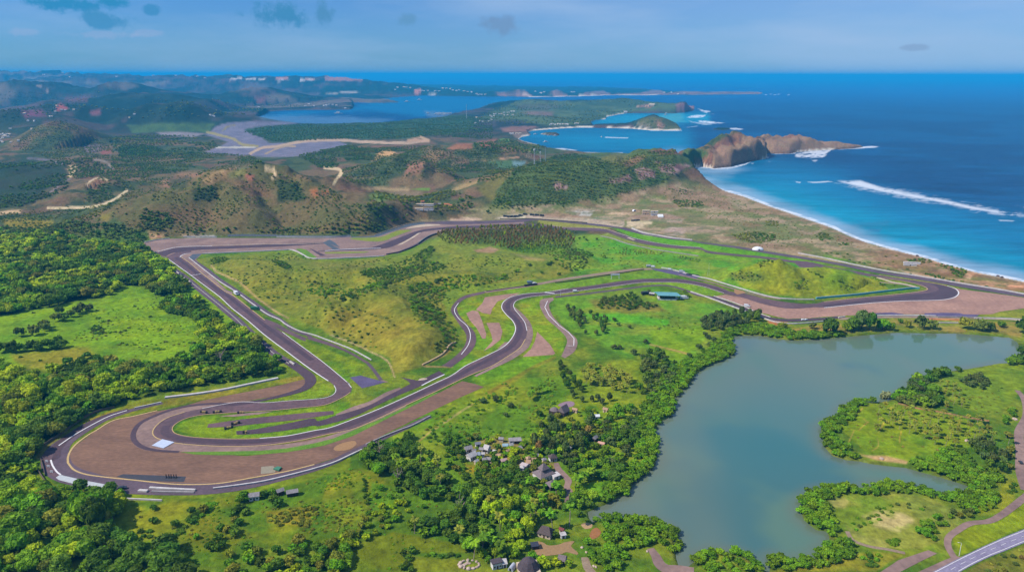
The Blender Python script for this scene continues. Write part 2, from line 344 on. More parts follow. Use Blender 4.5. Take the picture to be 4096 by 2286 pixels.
# inside strips of the hairpin
S_strip('service_road', strip(P('B1', 1728, 408, 1850, 396, 2100, 352, 2300, 314, 'K', 200, 1274, 420, 1210, 600, 1160, 800, 1090, 1000, 985, 1160, 905, 1262, 852, 1370, 808, 1480, 758, 1600, 698), P('B1', 1732, 434, 1850, 430, 2100, 402, 2300, 368, 'K', 200, 1334, 400, 1290, 600, 1230, 800, 1140, 1000, 1040, 1200, 950, 1370, 880, 1500, 810, 1662, 735)), Z1, M_LINE)
S_strip('runoff_area', strip(P('K', 410, 1196, 600, 1112, 800, 1046, 1000, 938, 1150, 888), P('K', 415, 1212, 600, 1166, 800, 1094, 1000, 990, 1165, 906)), Z0, M_RUN)
S_strip('service_road', ribbon(P('B1', 1520, 370, 1700, 352, 1900, 330, 2150, 305, 2300, 288, 2440, 272), (6, 11, 11, 10, 6)), Z1, M_TRACK)
S_poly('runoff_area', P('B1', 1600, 300, 1730, 285, 1850, 272, 2000, 264, 1900, 285, 1720, 302), Z1, M_RUN, False)
S_poly('service_road', P('K', 1150, 768, 1250, 788, 1370, 812, 1280, 860, 1240, 812), Z1+.02, M_LINE, False)
S_poly('sand_patch', P('K', 1360, 806, 1400, 782, 1466, 786, 1440, 800), Z2, M_SAND)
# middle S: pit-like road on the left and dirt road beyond
S_strip('service_road', strip(P('M2', 1150, 474, 1000, 508, 930, 560, 905, 610, 930, 662, 972, 722, 1015, 790, 1010, 850, 970, 910, 900, 970, 840, 1010), P('M2', 1150, 490, 1010, 528, 955, 575, 950, 610, 968, 650, 1012, 702, 1070, 762, 1087, 822, 1062, 890, 1000, 952, 905, 1022)), Z1, M_TRACK)
S_strip('service_road', ribbon(P('M2', 1150, 482, 1300, 458, 1450, 438, 1560, 418), 8), Z1, M_RUN)
S_strip('dirt_path', ribbon(P('M2', 1560, 418, 1700, 392, 1900, 362, 2100, 335, 2250, 318, 2350, 314), (8, 9, 10, 10, 9)), Z1, M_DIRT)
S_strip('service_road', strip(P('N3', 1880, 848, 2100, 872, 2300, 914, 2501, 962), P('N3', 1940, 878, 2100, 916, 2300, 956, 2420, 984)), Z1, M_PURP)
S_strip('service_road', ribbon(P('M3', 200, 340, 300, 366, 450, 402, 600, 446, 760, 486, 900, 510), 4), Z1, M_RUN)
S_poly('gravel_trap', P('M2', 1525, 765, 1560, 800, 1620, 860, 1655, 922, 1640, 932, 1420, 946, 1480, 890, 1510, 830), Z1, M_GRAV2, False)
S_poly('gravel_trap', P('M2', 1160, 702, 1252, 700, 1276, 762, 1262, 822, 1200, 872, 1140, 905, 1205, 832, 1195, 782), Z1, M_GRAV2, False)
S_poly('gravel_trap', P('M2', 1015, 632, 1060, 612, 1100, 618, 1130, 690, 1160, 782, 1155, 815, 1130, 815, 1090, 740, 1040, 682), Z1, M_GRAV2, False)
S_poly('gravel_trap', P('M2', 1150, 518, 1300, 497, 1405, 486, 1330, 520, 1240, 548, 1202, 602, 1190, 642, 1130, 630, 1085, 606, 1130, 562), Z1, M_GRAV2, False)
S_poly('sand_patch', P('M2', 1235, 892, 1290, 842, 1335, 836, 1285, 872), Z1, M_RUN, False)
S_strip('runoff_area', ribbon(P('M2', 1360, 590, 1410, 640, 1448, 690, 1468, 750, 1462, 810, 1425, 880, 1330, 955, 1200, 1025, 1080, 1085), (2, 4, 6, 7, 8, 9, 7, 4, 3)), Z1, M_RUN)
# right loop road
S_strip('service_road', strip(P('M2', 1640, 520, 1560, 532, 1543, 572, 1562, 622, 1602, 682, 1662, 732, 1722, 792, 1740, 832, 1722, 890, 1698, 942), P('M2', 1645, 538, 1615, 560, 1612, 590, 1622, 622, 1652, 672, 1702, 722, 1762, 772, 1805, 812, 1815, 852, 1790, 910, 1725, 956)), Z1, M_RUN)
S_strip('service_road', ribbon(P('N3', 690, 1212, 850, 1195, 1000, 1180, 1300, 1142, 1600, 1104, 1850, 1074, 2050, 1066, 2200, 1090, 2350, 1136, 2501, 1196, 'M3', 400, 490, 540, 538, 660, 574), 5.5), Z1, M_ROAD)
# right-hand hairpin
S_strip('race_track', strip(P('M3', 500, 472, 640, 500, 760, 538, 900, 568, 1000, 575, 1130, 566, 'N4', 0, 1030, 300, 1004, 600, 970, 800, 956, 1000, 946, 1300, 940, 1500, 930, 1620, 904, 1672, 866, 1672, 832, 1630, 796, 1540, 765, 1400, 735, 1200, 704, 950, 668, 680, 626, 560, 606), P('M3', 560, 458, 660, 472, 770, 500, 900, 524, 1040, 540, 1150, 538, 'N4', 0, 955, 400, 908, 700, 880, 1000, 850, 1180, 826, 1280, 806, 1268, 785, 1200, 756, 1100, 726, 950, 696, 760, 672, 690, 652, 560, 630), 200), Z2, M_TRACK)
S_poly('race_track', P('N4', 0, 1000, 400, 950, 800, 905, 1100, 870, 1300, 850, 1400, 825, 1435, 800, 1400, 765, 1330, 740, 1420, 742, 1540, 772, 1625, 802, 1662, 836, 1660, 866, 1610, 896, 1490, 922, 1300, 932, 1000, 938, 800, 948, 600, 962, 300, 996, 0, 1022), Z3, M_LINE)
S_poly('gravel_trap', P('N4', 1600, 778, 1750, 806, 2000, 836, 2300, 876, 2560, 915, 2900, 965, 2900, 1000, 2501, 1040, 2200, 1080, 2100, 1112, 1900, 1118, 1250, 1114, 600, 1114, 0, 1146, 'M3', 1100, 640, 950, 645, 880, 632, 750, 598, 650, 566, 520, 510, 440, 490, 520, 478, 'M3', 640, 498, 760, 536, 900, 568, 1000, 575, 1150, 560, 'N4', 0, 1030, 600, 970, 1000, 946, 1300, 940, 1500, 930, 1672, 866), Z0, M_GRAV2, False)
S_poly('service_road', P('N4', 1255, 1100, 1500, 1094, 1690, 1098, 1740, 1112, 1940, 1120, 1910, 1144, 1500, 1140, 1260, 1126), Z1, M_PURP, False)
S_poly('service_road', P('N4', 570, 1112, 640, 1100, 850, 1090, 1010, 1112, 900, 1120), Z1, M_PURP, False)
S_poly('sand_patch', P('M3', 580, 440, 640, 452, 660, 466, 600, 478, 580, 465), Z3, flatmat('orange_dirt', (165, 125, 82), .1), False)
S_strip('service_road', ribbon(P('M3', 430, 492, 540, 534, 650, 578, 740, 612, 840, 645, 950, 656, 1080, 652, 1180, 646, 1300, 634), (4, 6, 8, 9, 9, 8, 7, 6)), Z1+.02, M_LINE)
S_strip('sand_patch', ribbon(P('N4', 1900, 1166, 2200, 1172, 2501, 1192, 2900, 1215), 3), Z1, M_SAND)
S_strip('service_road', ribbon(P('N4', 180, 1172, 700, 1150, 1300, 1150, 1900, 1160, 2501, 1180, 2900, 1205), 7), Z0+.02, M_DIRT)
S_strip('runoff_area', ribbon(P('N4', 700, 715, 850, 725, 1000, 742, 1120, 770, 1190, 800), (4, 6, 6, 4)), Z1, M_DIRT)
S_poly('service_road', P('M3', 975, 242, 1080, 250, 1200, 274, 1120, 292, 1040, 298), Z2+.03, M_TRACK, False)
# public road and paths at the lower right
S_strip('public_road', strip(P('B3', 2800, 1030, 2561, 1125, 2400, 1190, 2250, 1258, 2100, 1330, 1980, 1392, 1890, 1440, 1700, 1560), P('B3', 2800, 1135, 2561, 1226, 2430, 1280, 2300, 1332, 2180, 1390, 2090, 1440, 1930, 1560)), Z2, M_PUB)
S_strip('path', ribbon(P('B3', 2700, 790, 2561, 895, 2480, 960, 2390, 1025, 2300, 1068, 2170, 1082, 2080, 1130, 2010, 1186, 2005, 1250, 2050, 1335), (4.5, 4.5, 4, 4, 3.6, 3.6)), Z1, M_RUN)
S_poly('parking_area', P('B3', 1500, 1445, 1640, 1352, 1860, 1278, 1925, 1302, 1800, 1362, 1640, 1445), Z1, M_RUN, False)
S_poly('path', P('B3', 1780, 1440, 1980, 1350, 2060, 1320, 2100, 1330, 1980, 1392, 1890, 1440), Z1, M_RUN, False)
S_strip('path', ribbon(P('B3', 1265, 1140, 1310, 1205, 1420, 1248, 1560, 1272, 1690, 1300), 2.5), Z1, M_DIRT)
S_strip('path', ribbon(P('B3', 2510, 110, 2560, 170, 2580, 300, 2525, 420, 2535, 560, 2530, 700, 2570, 840), (4, 5, 6, 6, 5, 5)), Z1, M_RUN)
S_strip('path', ribbon(P('B2', 1690, 640, 1710, 690, 1780, 770, 1770, 820, 1790, 850, 1775, 930), (3, 5, 4, 4, 4)), Z1, M_RUN)
S_strip('path', ribbon(P('B2', 1900, 1330, 1920, 1400, 1960, 1460, 1990, 1560), (4, 5, 5)), Z1, M_DIRT)
S_strip('path', ribbon(P('B2', 2380, 1265, 2420, 1320, 2450, 1380, 2500, 1415, 2600, 1425, 2700, 1440), (4, 6, 8, 8)), Z1, M_RUN)
S_poly('yard', P('N6', 1110, 720, 1200, 735, 1260, 770, 1400, 760, 1480, 730, 1600, 720, 1560, 780, 1650, 870, 1640, 890, 1500, 860, 1440, 880, 1300, 900, 1150, 905, 1100, 860), Z1, flatmat('yard_dirt', (158, 124, 84), .12))
S_poly('plaza', P('N5', 1350, 190, 1400, 155, 1480, 136, 1540, 145, 1558, 175, 1530, 200, 1440, 215), Z1, flatmat('mauve_paving', (150, 122, 128), .1))
S_poly('bare_earth', P('N6', 1830, 570, 1890, 545, 1945, 600, 1910, 660, 1800, 700), Z1, flatmat('red_earth', (160, 105, 58), .15))
S_poly('bare_earth', P('N6', 1690, 500, 1760, 480, 1830, 500, 1820, 545, 1740, 560), Z1, flatmat('tan_earth', (180, 145, 100), .12))

# painted markings
def line_px(px, w, z=Z4, mat=M_WHITE, name='track_marking', smooth=True): 
    a, b = ribbon(px, w, 8, smooth); SHEETS.append((name, 'strip', (a, b), z, mat))
line_px(LE[:12], .9); line_px(LE[12:22], .5); line_px(LE[22:44], .8, mat=M_YEL); line_px(LE[44:70], .6); line_px(RE[:8], .9, mat=M_YEL); line_px(RE[8:15], .6)
line_px(RE[15:32], .6, mat=M_YEL); line_px(RE[30:52], .8)
def racing(i0, i1, off, w):
    a = resample(catmull(G(LE))[i0*8:i1*8], 300); b = resample(catmull(G(RE)), 2400)
    d = ((a[:, None]-b[None])**2).sum(-1); c = a*(1-off)+b[d.argmin(1)]*off
    c = catmull(resample(c, 60), 5); t = np.gradient(c, axis=0); t /= np.linalg.norm(t, axis=1)[:, None]+1e-9; n = np.stack([-t[:, 1], t[:, 0]], -1)*w/2
    SHEETS.append(('racing_line_marking', 'strip', (c+n, c-n), Z2+.025, M_LINE))
racing(0, 9, .62, 5); racing(24, 47, .6, 5.5); racing(47, 78, .5, 5)
line_px(P('N1', 640, 880, 765, 862), 1.2)
line_px(P('B1', 430, 515, 540, 440, 680, 360, 800, 300, 930, 258), .9)
line_px(P('B1', 497, 640, 500, 590, 540, 520, 640, 440, 700, 405, 830, 330, 980, 298, 1150, 258), 1.3, z=Z1+.04, mat=M_YEL)
line_px(P('B1', 497, 640, 540, 690, 620, 722, 750, 742, 1000, 768, 1300, 797, 1600, 790, 1850, 748, 2100, 702, 2300, 652), 1.2, z=Z1+.04, mat=M_YEL)
line_px(P('B1', 372, 620, 385, 660, 420, 710, 445, 728), 1.0)
line_px(P('K', 1662, 740, 1500, 815, 1400, 868), 1.2)
line_px(P('N4', 0, 1034, 600, 974, 1000, 949, 1300, 943, 1500, 933, 1625, 906, 1678, 866, 1678, 830, 1634, 792, 1540, 761), 1.2)
line_px(P('N4', 660, 672, 670, 655, 760, 664, 950, 690, 1100, 720, 1210, 752, 1280, 785, 1290, 806, 1190, 832, 1000, 856, 700, 886, 400, 914, 0, 960), 1.1, mat=M_YEL)
line_px(P('N4', 1540, 761, 1400, 731, 1200, 700, 950, 664, 680, 622), 1.4, mat=M_YEL)
line_px(P('N1', 165, 592, 300, 562, 430, 531, 600, 519, 900, 512), 1.6)
line_px(P('N1', 880, 508, 1200, 498, 1600, 487), 2.2, mat=M_SAND); line_px(P('N1', 1600, 490, 2000, 486, 2290, 470), 2.2, mat=M_SAND)
line_px(P('N1', 500, 650, 520, 630, 570, 610, 640, 602), 1.2)
line_px(P('N3', 650, 318, 800, 340, 1000, 345, 1250, 355, 1350, 370, 1500, 420), 2.0, mat=M_SAND)
line_px(P('N3', 1600, 470, 1680, 500), 5, mat=M_SAND)
line_px(P('N3', 1500, 420, 1700, 482, 2000, 542, 2200, 568, 2500, 590), .9)
line_px(P('N2', 0, 572, 200, 556, 430, 546, 700, 540), 2.0, mat=M_WHITE)
line_px(P('M2', 960, 560, 930, 610, 960, 670, 1020, 725, 1045, 790, 1030, 860, 980, 930), .7)
line_px(P('M2', 1600, 545, 1580, 590, 1610, 650, 1680, 720, 1750, 770, 1790, 815, 1788, 868, 1745, 868), .7, smooth=False)
line_px(P('M2', 1580, 484, 1650, 492), 2.2)
line_px(P('B3', 2790, 1046, 2561, 1138, 2400, 1202, 2250, 1270, 2100, 1342, 1980, 1404, 1900, 1445), .35)
line_px(P('B3', 2790, 1124, 2561, 1214, 2430, 1268, 2300, 1320, 2180, 1378, 2080, 1434), .35)
cl = catmull(G(P('B3', 2790, 1085, 2561, 1176, 2415, 1235, 2275, 1295, 2140, 1360, 2030, 1420, 1960, 1465)))
s_ = np.r_[0, np.cumsum(np.linalg.norm(np.diff(cl, axis=0), axis=1))]
for k in range(int(s_[-1]//9)):
    q = np.stack([np.interp([k*9, k*9+4.5], s_, cl[:, j]) for j in (0, 1)], -1)
    d = q[1]-q[0]; d = np.array([-d[1], d[0]])/np.linalg.norm(d)*.11
    SHEETS.append(('lane_marking', 'strip', (q+d, q-d), Z4, M_WHITE))

# ---------------------------------------------------------------- hills as ridge lines (photograph pixel of the crest + distance)
RIDGES = []
def ridge(pts, wf, wb=None, s=1.0, nz=.25, pw=1.0, hz=None):
    q = []
    for X, Y, d in pts:
        w_ = atdist(X, Y, d)
        if hz or w_[2] < 6: g_ = G([(X, Y)], hz or 6.0)[0]; w_ = np.array([g_[0], g_[1], hz or 6.0])
        q.append(w_)
    q = np.array(q)
    RIDGES.append((q[:, :2], q[:, 2]*s, wf, wb or wf, nz, pw))
def rF(*a, **k): ridge([(x*4096/2576, y*4096/2576, d) for x, y, d in a], **k)
def rC(c, d, *xy, **k):
    p = P(c, *xy); ridge([(x, y, d) for x, y in p], **k)
rF((380, 505, 1260), (470, 464, 1320), (560, 427, 1370), (640, 416, 1400), (700, 426, 1400), (790, 447, 1370), (870, 482, 1320), (960, 522, 1240), (1010, 565, 1170), wf=205, wb=260, nz=.3)
rF((600, 470, 1290), (620, 520, 1210), wf=90, nz=.2); rF((820, 500, 1280), (860, 545, 1190), wf=80, nz=.2); rF((440, 505, 1270), (410, 550, 1200), wf=80, nz=.2)
rF((1250, 472, 1480), (1330, 432, 1560), (1420, 410, 1620), (1510, 402, 1650), (1600, 394, 1720), (1680, 377, 1850), (1740, 389, 1880), (1780, 417, 1850), wf=210, wb=230, nz=.3)
def rD(c, pts, **k): ridge([(*P(c, x, y)[0], d) for x, y, d in pts], **k)
rD('T3', [(395, 690, 2180), (440, 660, 2230), (490, 625, 2290), (545, 606, 2330), (570, 588, 2340), (605, 577, 2350), (640, 574, 2360), (680, 590, 2400), (715, 612, 2450), (740, 602, 2500), (780, 594, 2560), (830, 588, 2600), (870, 593, 2640), (920, 584, 2660), (960, 576, 2680), (1000, 573, 2690), (1050, 582, 2700), (1100, 596, 2700), (1140, 608, 2700), (1165, 624, 2700), (1200, 618, 2700), (1240, 621, 2690), (1290, 618, 2690), (1315, 632, 2680), (1370, 636, 2670), (1395, 630, 2660), (1430, 650, 2650), (1465, 660, 2640)], wf=320, wb=170, nz=.3, s=.95, pw=1.15)
rD('T3', [(560, 600, 2335), (490, 672, 2210), (430, 735, 2110), (385, 782, 2025)], wf=120, wb=120, nz=.3, pw=1.1)
rD('T3', [(-60, 700, 1880), (60, 690, 1930), (150, 692, 1980), (230, 705, 2010), (310, 682, 2100), (390, 690, 2170)], wf=110, wb=110, nz=.3)
rD('T3', [(560, 640, 2280), (590, 690, 2190), (600, 730, 2140)], wf=110, nz=.3); rD('T3', [(800, 640, 2560), (830, 670, 2480)], wf=80, nz=.3); rD('T3', [(1000, 620, 2620), (1040, 650, 2560)], wf=80, nz=.3)
rF((1598, 317, 3650), (1620, 303, 3670), (1650, 291, 3690), (1680, 303, 3670), (1704, 320, 3640), wf=170, wb=160, nz=.25)
rD('T2', [(1230, 432, 5400), (1280, 402, 5600), (1370, 370, 5700), (1500, 363, 5750), (1700, 369, 5750), (1900, 361, 5750), (2000, 352, 5750), (2150, 347, 5700), (2230, 358, 5650), (2300, 371, 5600), (2360, 374, 5500), (2420, 386, 5450), (2480, 384, 5400)], wf=560, wb=480, nz=.3)
rD('T3', [(130, 372, 5400), (185, 368, 5400), (215, 357, 5400), (260, 355, 5380), (298, 360, 5350)], wf=150, wb=200, nz=.2)
rC('N8', 9400, 230, 212, 380, 210, 470, 190, 540, 180, 640, 200, 715, 250, wf=260)
rC('N8', 9400, 940, 202, 1020, 186, 1080, 206, 1150, 255, wf=200)
rC('N8', 9500, 1300, 255, 1370, 216, 1500, 196, 1600, 196, 1700, 235, 1800, 222, 1950, 212, 2050, 226, 2120, 216, 2240, 184, 2320, 225, 2400, 240, 2490, 215, wf=260)
rC('T3', 9500, 0, 278, 50, 272, 120, 295, 200, 290, 260, 273, 300, 286, 380, 292, 470, 266, 560, 263, 620, 287, 680, 276, 740, 271, 768, 290, wf=220)
rC('T1', 2640, 150, 645, 250, 562, 330, 522, 410, 504, 520, 527, 620, 577, 700, 640, 760, 690, wf=240, wb=300, nz=.12)
rC('T1', 2050, 480, 795, 560, 778, 650, 784, 740, 832, wf=170)
rC('T1', 1900, 0, 850, 150, 830, 300, 850, 420, 900, wf=150)
rC('T1', 1620, 580, 975, 640, 938, 700, 922, 790, 942, 880, 1010, wf=150)
rC('T1', 1500, 330, 1060, 480, 1010, 600, 1020, 700, 1060, wf=120)
rC('T1', 4900, 650, 345, 800, 312, 900, 302, 1150, 312, 1300, 338, 1500, 364, 1640, 440, wf=820, wb=900)
rC('T1', 3700, 1150, 380, 1280, 350, 1400, 372, 1520, 430, 1620, 480, wf=380)
rC('T1', 6900, 1560, 352, 1700, 296, 1820, 258, 1900, 266, 2000, 300, 2200, 332, 2400, 352, 2480, 402, wf=1000, wb=1100)
rC('T1', 6400, -600, 226, 0, 232, 200, 222, 300, 246, 420, 250, 600, 282, 750, 262, 830, 226, 950, 262, 1100, 290, wf=800, wb=1200)
rC('T1', 3400, -500, 430, 0, 442, 100, 432, 200, 452, 330, 476, wf=330)
rC('T1', 3800, 300, 400, 450, 380, 600, 392, 760, 420, wf=420)
rC('T1', 12000, -900, 148, 0, 150, 450, 154, 750, 168, 1000, 180, wf=2600, wb=2000)
rC('T2', 1900, 360, 815, 440, 770, 520, 745, 620, 760, wf=140); rC('T2', 1750, 560, 880, 640, 812, 720, 790, 800, 850, wf=110)
rC('T2', 2200, 860, 690, 1000, 668, 1150, 672, 1250, 690, wf=200)
rC('T2', 1650, 820, 1000, 1000, 940, 1150, 905, 1240, 900, wf=120)
rC('T1', 2600, 1900, 800, 2100, 790, 2350, 760, 2500, 745, wf=180)
rC('T1', 10500, 700, 190, 1000, 188, 1300, 185, 1600, 182, 1900, 180, 2150, 186, 2330, 196, wf=2600, wb=2000)
# dunes of the infield and the mound by the right hairpin
rC('N1', 935, 940, 712, 1100, 684, 1350, 690, 1560, 726, wf=45, nz=.22, hz=9)
rC('N1', 880, 1480, 885, 1700, 852, 1900, 834, 2200, 830, 2480, 812, wf=55, nz=.22, hz=11)
rC('N2', 880, 100, 800, 300, 787, 480, 812, 600, 880, wf=48, nz=.22, hz=11)
rC('N2', 895, 780, 1000, 1000, 922, 1300, 852, 1500, 832, 1900, 852, wf=50, nz=.22, hz=9)
rC('N2', 950, 1100, 640, 1300, 610, 1700, 600, 2100, 620, wf=55, nz=.22, hz=6)
rC('M2', 770, -180, 640, 0, 566, 170, 512, 350, 482, 500, 540, 650, 642, 760, 742, wf=62, nz=.22, hz=17)
rC('M2', 700, 330, 660, 450, 700, 560, 760, 650, 830, wf=45, nz=.22, hz=12)
rC('N3', 920, 300, 730, 700, 740, 1000, 700, wf=40, nz=.2, hz=8)
rC('M3', 895, 480, 330, 600, 285, 700, 252, 830, 236, 900, 226, 960, 246, 1030, 305, wf=80, nz=.2, s=.85)
rC('M3', 880, 1030, 330, 1120, 300, 1250, 282, 1450, 322, 1560, 376, 1620, 428, wf=70, nz=.2, s=.85)
rC('M3', 850, 700, 330, 1000, 380, 1300, 400, wf=35, nz=.15, hz=10)

# ---------------------------------------------------------------- water outlines (pixels at sea level)
LAND_OPS = [
 ('w', P('N4', 2900, 800, 2501, 690, 2300, 648, 2100, 610, 1900, 572, 1700, 516, 1500, 466, 1330, 408, 1170, 366, 1000, 326, 850, 286, 700, 246, 500, 188, 300, 108, 130, 28, 'T3', 1226, 1203, 1080, 1153, 950, 1108, 800, 1058, 650, 1000, 500, 958, 350, 908, 250, 878, 190, 858, 230, 835, 290, 815,
   'T3', 400, 740, 330, 692, 'N8', 2501, 985, 1850, 976, 1400, 966, 960, 914, 760, 858, 600, 818, 556, 793, 600, 770, 680, 757, 700, 740, 660, 718, 720, 696, 900, 681, 1100, 666, 1300, 656, 1480, 656, 1460, 600, 1450, 588, 1500, 565, 1640, 552, 1640, 525, 1800, 492, 1900, 480, 2100, 475, 2501, 478, 'T3', 235, 430, 300, 416, 312, 395, 310, 382,
   'S', 2700, 418, 2500, 416, 2300, 416, 2100, 421, 2012, 426, 'T2', 1000, 436, 940, 452, 850, 476, 700, 491, 500, 511, 300, 526, 0, 529, 'T1', 2100, 526, 1900, 506, 1850, 482, 1905, 460, 1930, 440, 2100, 432, 2516, 428, 'T2', 200, 420, 205, 395, 190, 377, 420, 380, 540, 376, 400, 352, 560, 336, 700, 326, 900, 331, 1200, 336, 1500, 339, 1800, 334, 2000, 326, 2300, 326, 2516, 323,
   'T3', 300, 310, 600, 307, 760, 305, 782, 295, 740, 285, 400, 285, 200, 280, 'T2', 2516, 294, 2300, 279, 2000, 266, 1500, 258, 1000, 252, 600, 242, 300, 226, 272, 212, 276, 190, 100, 178, -300, 165, -400, 120, 'S', 5400, 120, 5400, 1300)),
 ('l', P('T3', 230, 800, 290, 812, 350, 800, 440, 814, 560, 802, 640, 776, 720, 762, 800, 747, 806, 725, 785, 708, 850, 712, 960, 712, 1035, 700, 1100, 694, 1250, 686, 1400, 677, 1475, 666, 1440, 652, 1200, 640, 1000, 636, 800, 634, 650, 640, 560, 630, 500, 626, 440, 632, 520, 645, 430, 668, 330, 690, 250, 720)),
 ('l', P('N8', 1440, 650, 1500, 632, 1700, 628, 1900, 630, 2000, 622, 2500, 632, 2560, 660, 2590, 682, 2540, 692, 2300, 694, 2150, 688, 1950, 668, 1700, 662, 1500, 660)),
 ('l', P('T3', 420, 545, 470, 535, 550, 537, 555, 547, 500, 553)),
 ('l', P('N8', 800, 735, 900, 724, 1000, 728, 1070, 744, 1030, 756, 900, 752)),
]
LAGOON = P('M3', 540, 772, 620, 752, 760, 754, 900, 780, 1000, 788, 1200, 776, 1310, 766, 1700, 732, 1900, 738, 2100, 738, 2300, 753, 2480, 768, 2535, 800, 2560, 850, 2550, 905, 2500, 945, 2400, 950, 2200, 985, 2000, 1010, 1880, 1040, 1810, 1080, 1790, 1120, 1730, 1165, 1640, 1210, 1590, 1215, 1480, 1215, 1400, 1225, 1345, 1260, 1320, 1320, 1235, 1350,
   'B3', 1080, 375, 1090, 440, 1115, 525, 1165, 578, 1260, 608, 1360, 618, 1440, 636, 1550, 650, 1700, 665, 1800, 694, 1950, 734, 2080, 774, 2190, 810, 2130, 845, 2050, 880, 1970, 890, 1870, 850, 1750, 815, 1600, 795, 1500, 800, 1400, 820, 1280, 835, 1150, 825, 1060, 840, 1000, 870, 955, 920, 935, 985, 960, 1050, 1045, 1118, 1125, 1128, 1145, 1175, 1152, 1235, 1080, 1300, 1020, 1345, 940, 1350, 880, 1370, 800, 1345, 735, 1330, 712, 1400, 700, 1520, 620, 1520, 610, 1420, 570, 1360, 520, 1330, 440, 1300, 300, 1295, 200, 1315, 150, 1360, 100, 1400, 40, 1420, 10, 1330,
   'B2', 2540, 1160, 2480, 1105, 2350, 1075, 2200, 1045, 2100, 1040, 2010, 1055, 1960, 1075, 1925, 1035, 1915, 990, 1985, 955, 2045, 935, 2105, 895, 2200, 858, 2222, 788, 2285, 745, 2375, 685, 2425, 605, 2420, 485, 2395, 405, 2445, 335, 2525, 283, 2555, 205, 'M3', 160, 1190, 262, 1088, 302, 1028, 372, 968, 482, 928, 565, 885, 580, 835, 555, 795)

def water_sdf(px, py, pad=60):    # negative in the sea
    w = np.full(px.shape, float(pad))
    for op, poly in LAND_OPS:
        if op == 'w': w = np.minimum(w, sdf(px, py, poly, pad))
        else: w = np.maximum(w, -sdf(px, py, poly, pad))
    return w
SEA = -1.0
LAG_G = G(LAGOON)
def raw_height(x, y):
    h = np.zeros(x.shape)
    for line, z, wf, wb, nz, pw in RIDGES:
        w = max(wf, wb)
        d, t = ldist(x, y, line, w)
        m = d < w
        if not m.any(): continue
        i = np.clip(t[m].astype(int), 0, len(z)-2); f = t[m]-i
        zz = z[i]*(1-f)+z[i+1]*f
        ly = line[i, 1]*(1-f)+line[i+1, 1]*f
        ww = np.where(y[m] > ly, wb, wf)
        q = np.clip(d[m]/ww, 0, 1)
        n = fbm(x[m], y[m], w*.45, 3, 4)-.5
        q = np.clip(q*(1+nz*1.6*n), 0, 1)
        k = (.5+.5*np.cos(math.pi*q)) if pw == 1 else (1-q)**pw
        hh = zz*k*(1+nz*n*sstep(.0, .3, q))
        h[m] = np.maximum(h[m], hh)+.12*np.minimum(h[m], hh)
    # low rolling country far inland
    far = sstep(1500, 2600, y)
    gul = np.abs(fbm(x, y, 75, 13, 4)-.5)*2; gul2 = np.abs(fbm(x, y, 260, 19, 4)-.5)*2
    m = y > 1080
    h[m] *= (.88+.42*np.minimum(gul, .5)*sstep(1080, 1250, y)*(1-far)+.34*np.minimum(gul2, .5)*far)[m]
    m = (y < 1080) & (h > .3)
    if m.any(): h[m] *= (.88+.46*np.minimum(np.abs(fbm(x[m], y[m], 42, 303, 4)-.5)*2, .5)+.2*(fbm(x[m], y[m], 14, 307, 3)-.5))
    m = (y > 1950) & (y < 2900) & (x > 350)
    h[m] *= (.80+.62*np.minimum(np.abs(fbm(x[m], y[m], 70, 203, 4)-.5)*2, .6)+.25*(fbm(x[m], y[m], 24, 207, 3)-.5))
    h = h+far*(fbm(x, y, 420, 5, 4)-.42).clip(0)*60*sstep(-.1, .6, fbm(x, y, 2500, 9, 2))
    return h
def height(x, y):
    x = np.asarray(x, float); y = np.asarray(y, float)
    h = raw_height(x, y)
    # level ground under every paved sheet
    m = (h > .02) & (y < 1500)
    if m.any():
        xs, ys = x[m], y[m]
        dmin = np.full(xs.shape, 40.0)
        for o in FLATZ: dmin = np.minimum(dmin, sdf(xs, ys, o, 40))
        h[m] *= sstep(1.5, 38, dmin)
    p = proj(np.stack([x, y, np.zeros_like(x)], -1))
    w = water_sdf(p[..., 0], p[..., 1])
    mpp = (y*cp+H*sp)/FS          # metres per pixel
    shore = sstep(0, 1, (w+1.5)/6.0)
    rise = np.clip(w/np.clip(14*1300/np.maximum(y, 1), 2.2, 14), 0, 1); rise = rise*rise*(3-2*rise)
    h = np.where(w < 45, h*(.15+.85*rise), h)
    shore = np.where(y > 1800, sstep(-.8, 1.2, w), shore)
    h = np.where(w < 8, h*shore+(1-shore)*-7.0, h)
    lg = sdf(x, y, LAG_G, 30)
    k = sstep(-4, 1.0, lg)
    h = np.where(lg < 2, h*k-4.0*(1-k), h)
    return h
# ---------------------------------------------------------------- terrain mesh
def grid(x0, x1, dx, y0, y1, dy, fine_to=0):
    Xs = np.arange(x0, x1, dx); Ys = np.arange(y0, y1, dy)
    if fine_to: Ys = np.r_[np.arange(y0, fine_to, dy*.5), np.arange(fine_to, y1, dy)]
    a = (Xs-CX)/FS; b = (CY-Ys)/FS
    B, A = np.meshgrid(b, a, indexing='ij')
    dz = -sp+B*cp; t = -H/dz
    return A*t, (cp+B*sp)*t, len(Ys), len(Xs)
def quads(nr, nc):
    i = np.arange(nr-1)[:, None]*nc+np.arange(nc-1)[None]
    i = i.ravel()
    return np.stack([i, i+nc, i+nc+1, i+1], -1)[:, ::-1]
YH = CY-FS*math.tan(PITCH)+FS*H/150000.0/math.cos(PITCH)**2   # row of the plane 150 km away
gx, gy, NR, NC = grid(-700, 4800, 5.0, YH, 2760, 3.4, 720)
gx = gx.ravel(); gy = gy.ravel()
gz = np.zeros_like(gx)
for s in range(0, len(gx), 200000): gz[s:s+200000] = height(gx[s:s+200000], gy[s:s+200000])
pxl = proj(np.stack([gx, gy, gz], -1)); VX, VY = pxl[:, 0], pxl[:, 1]
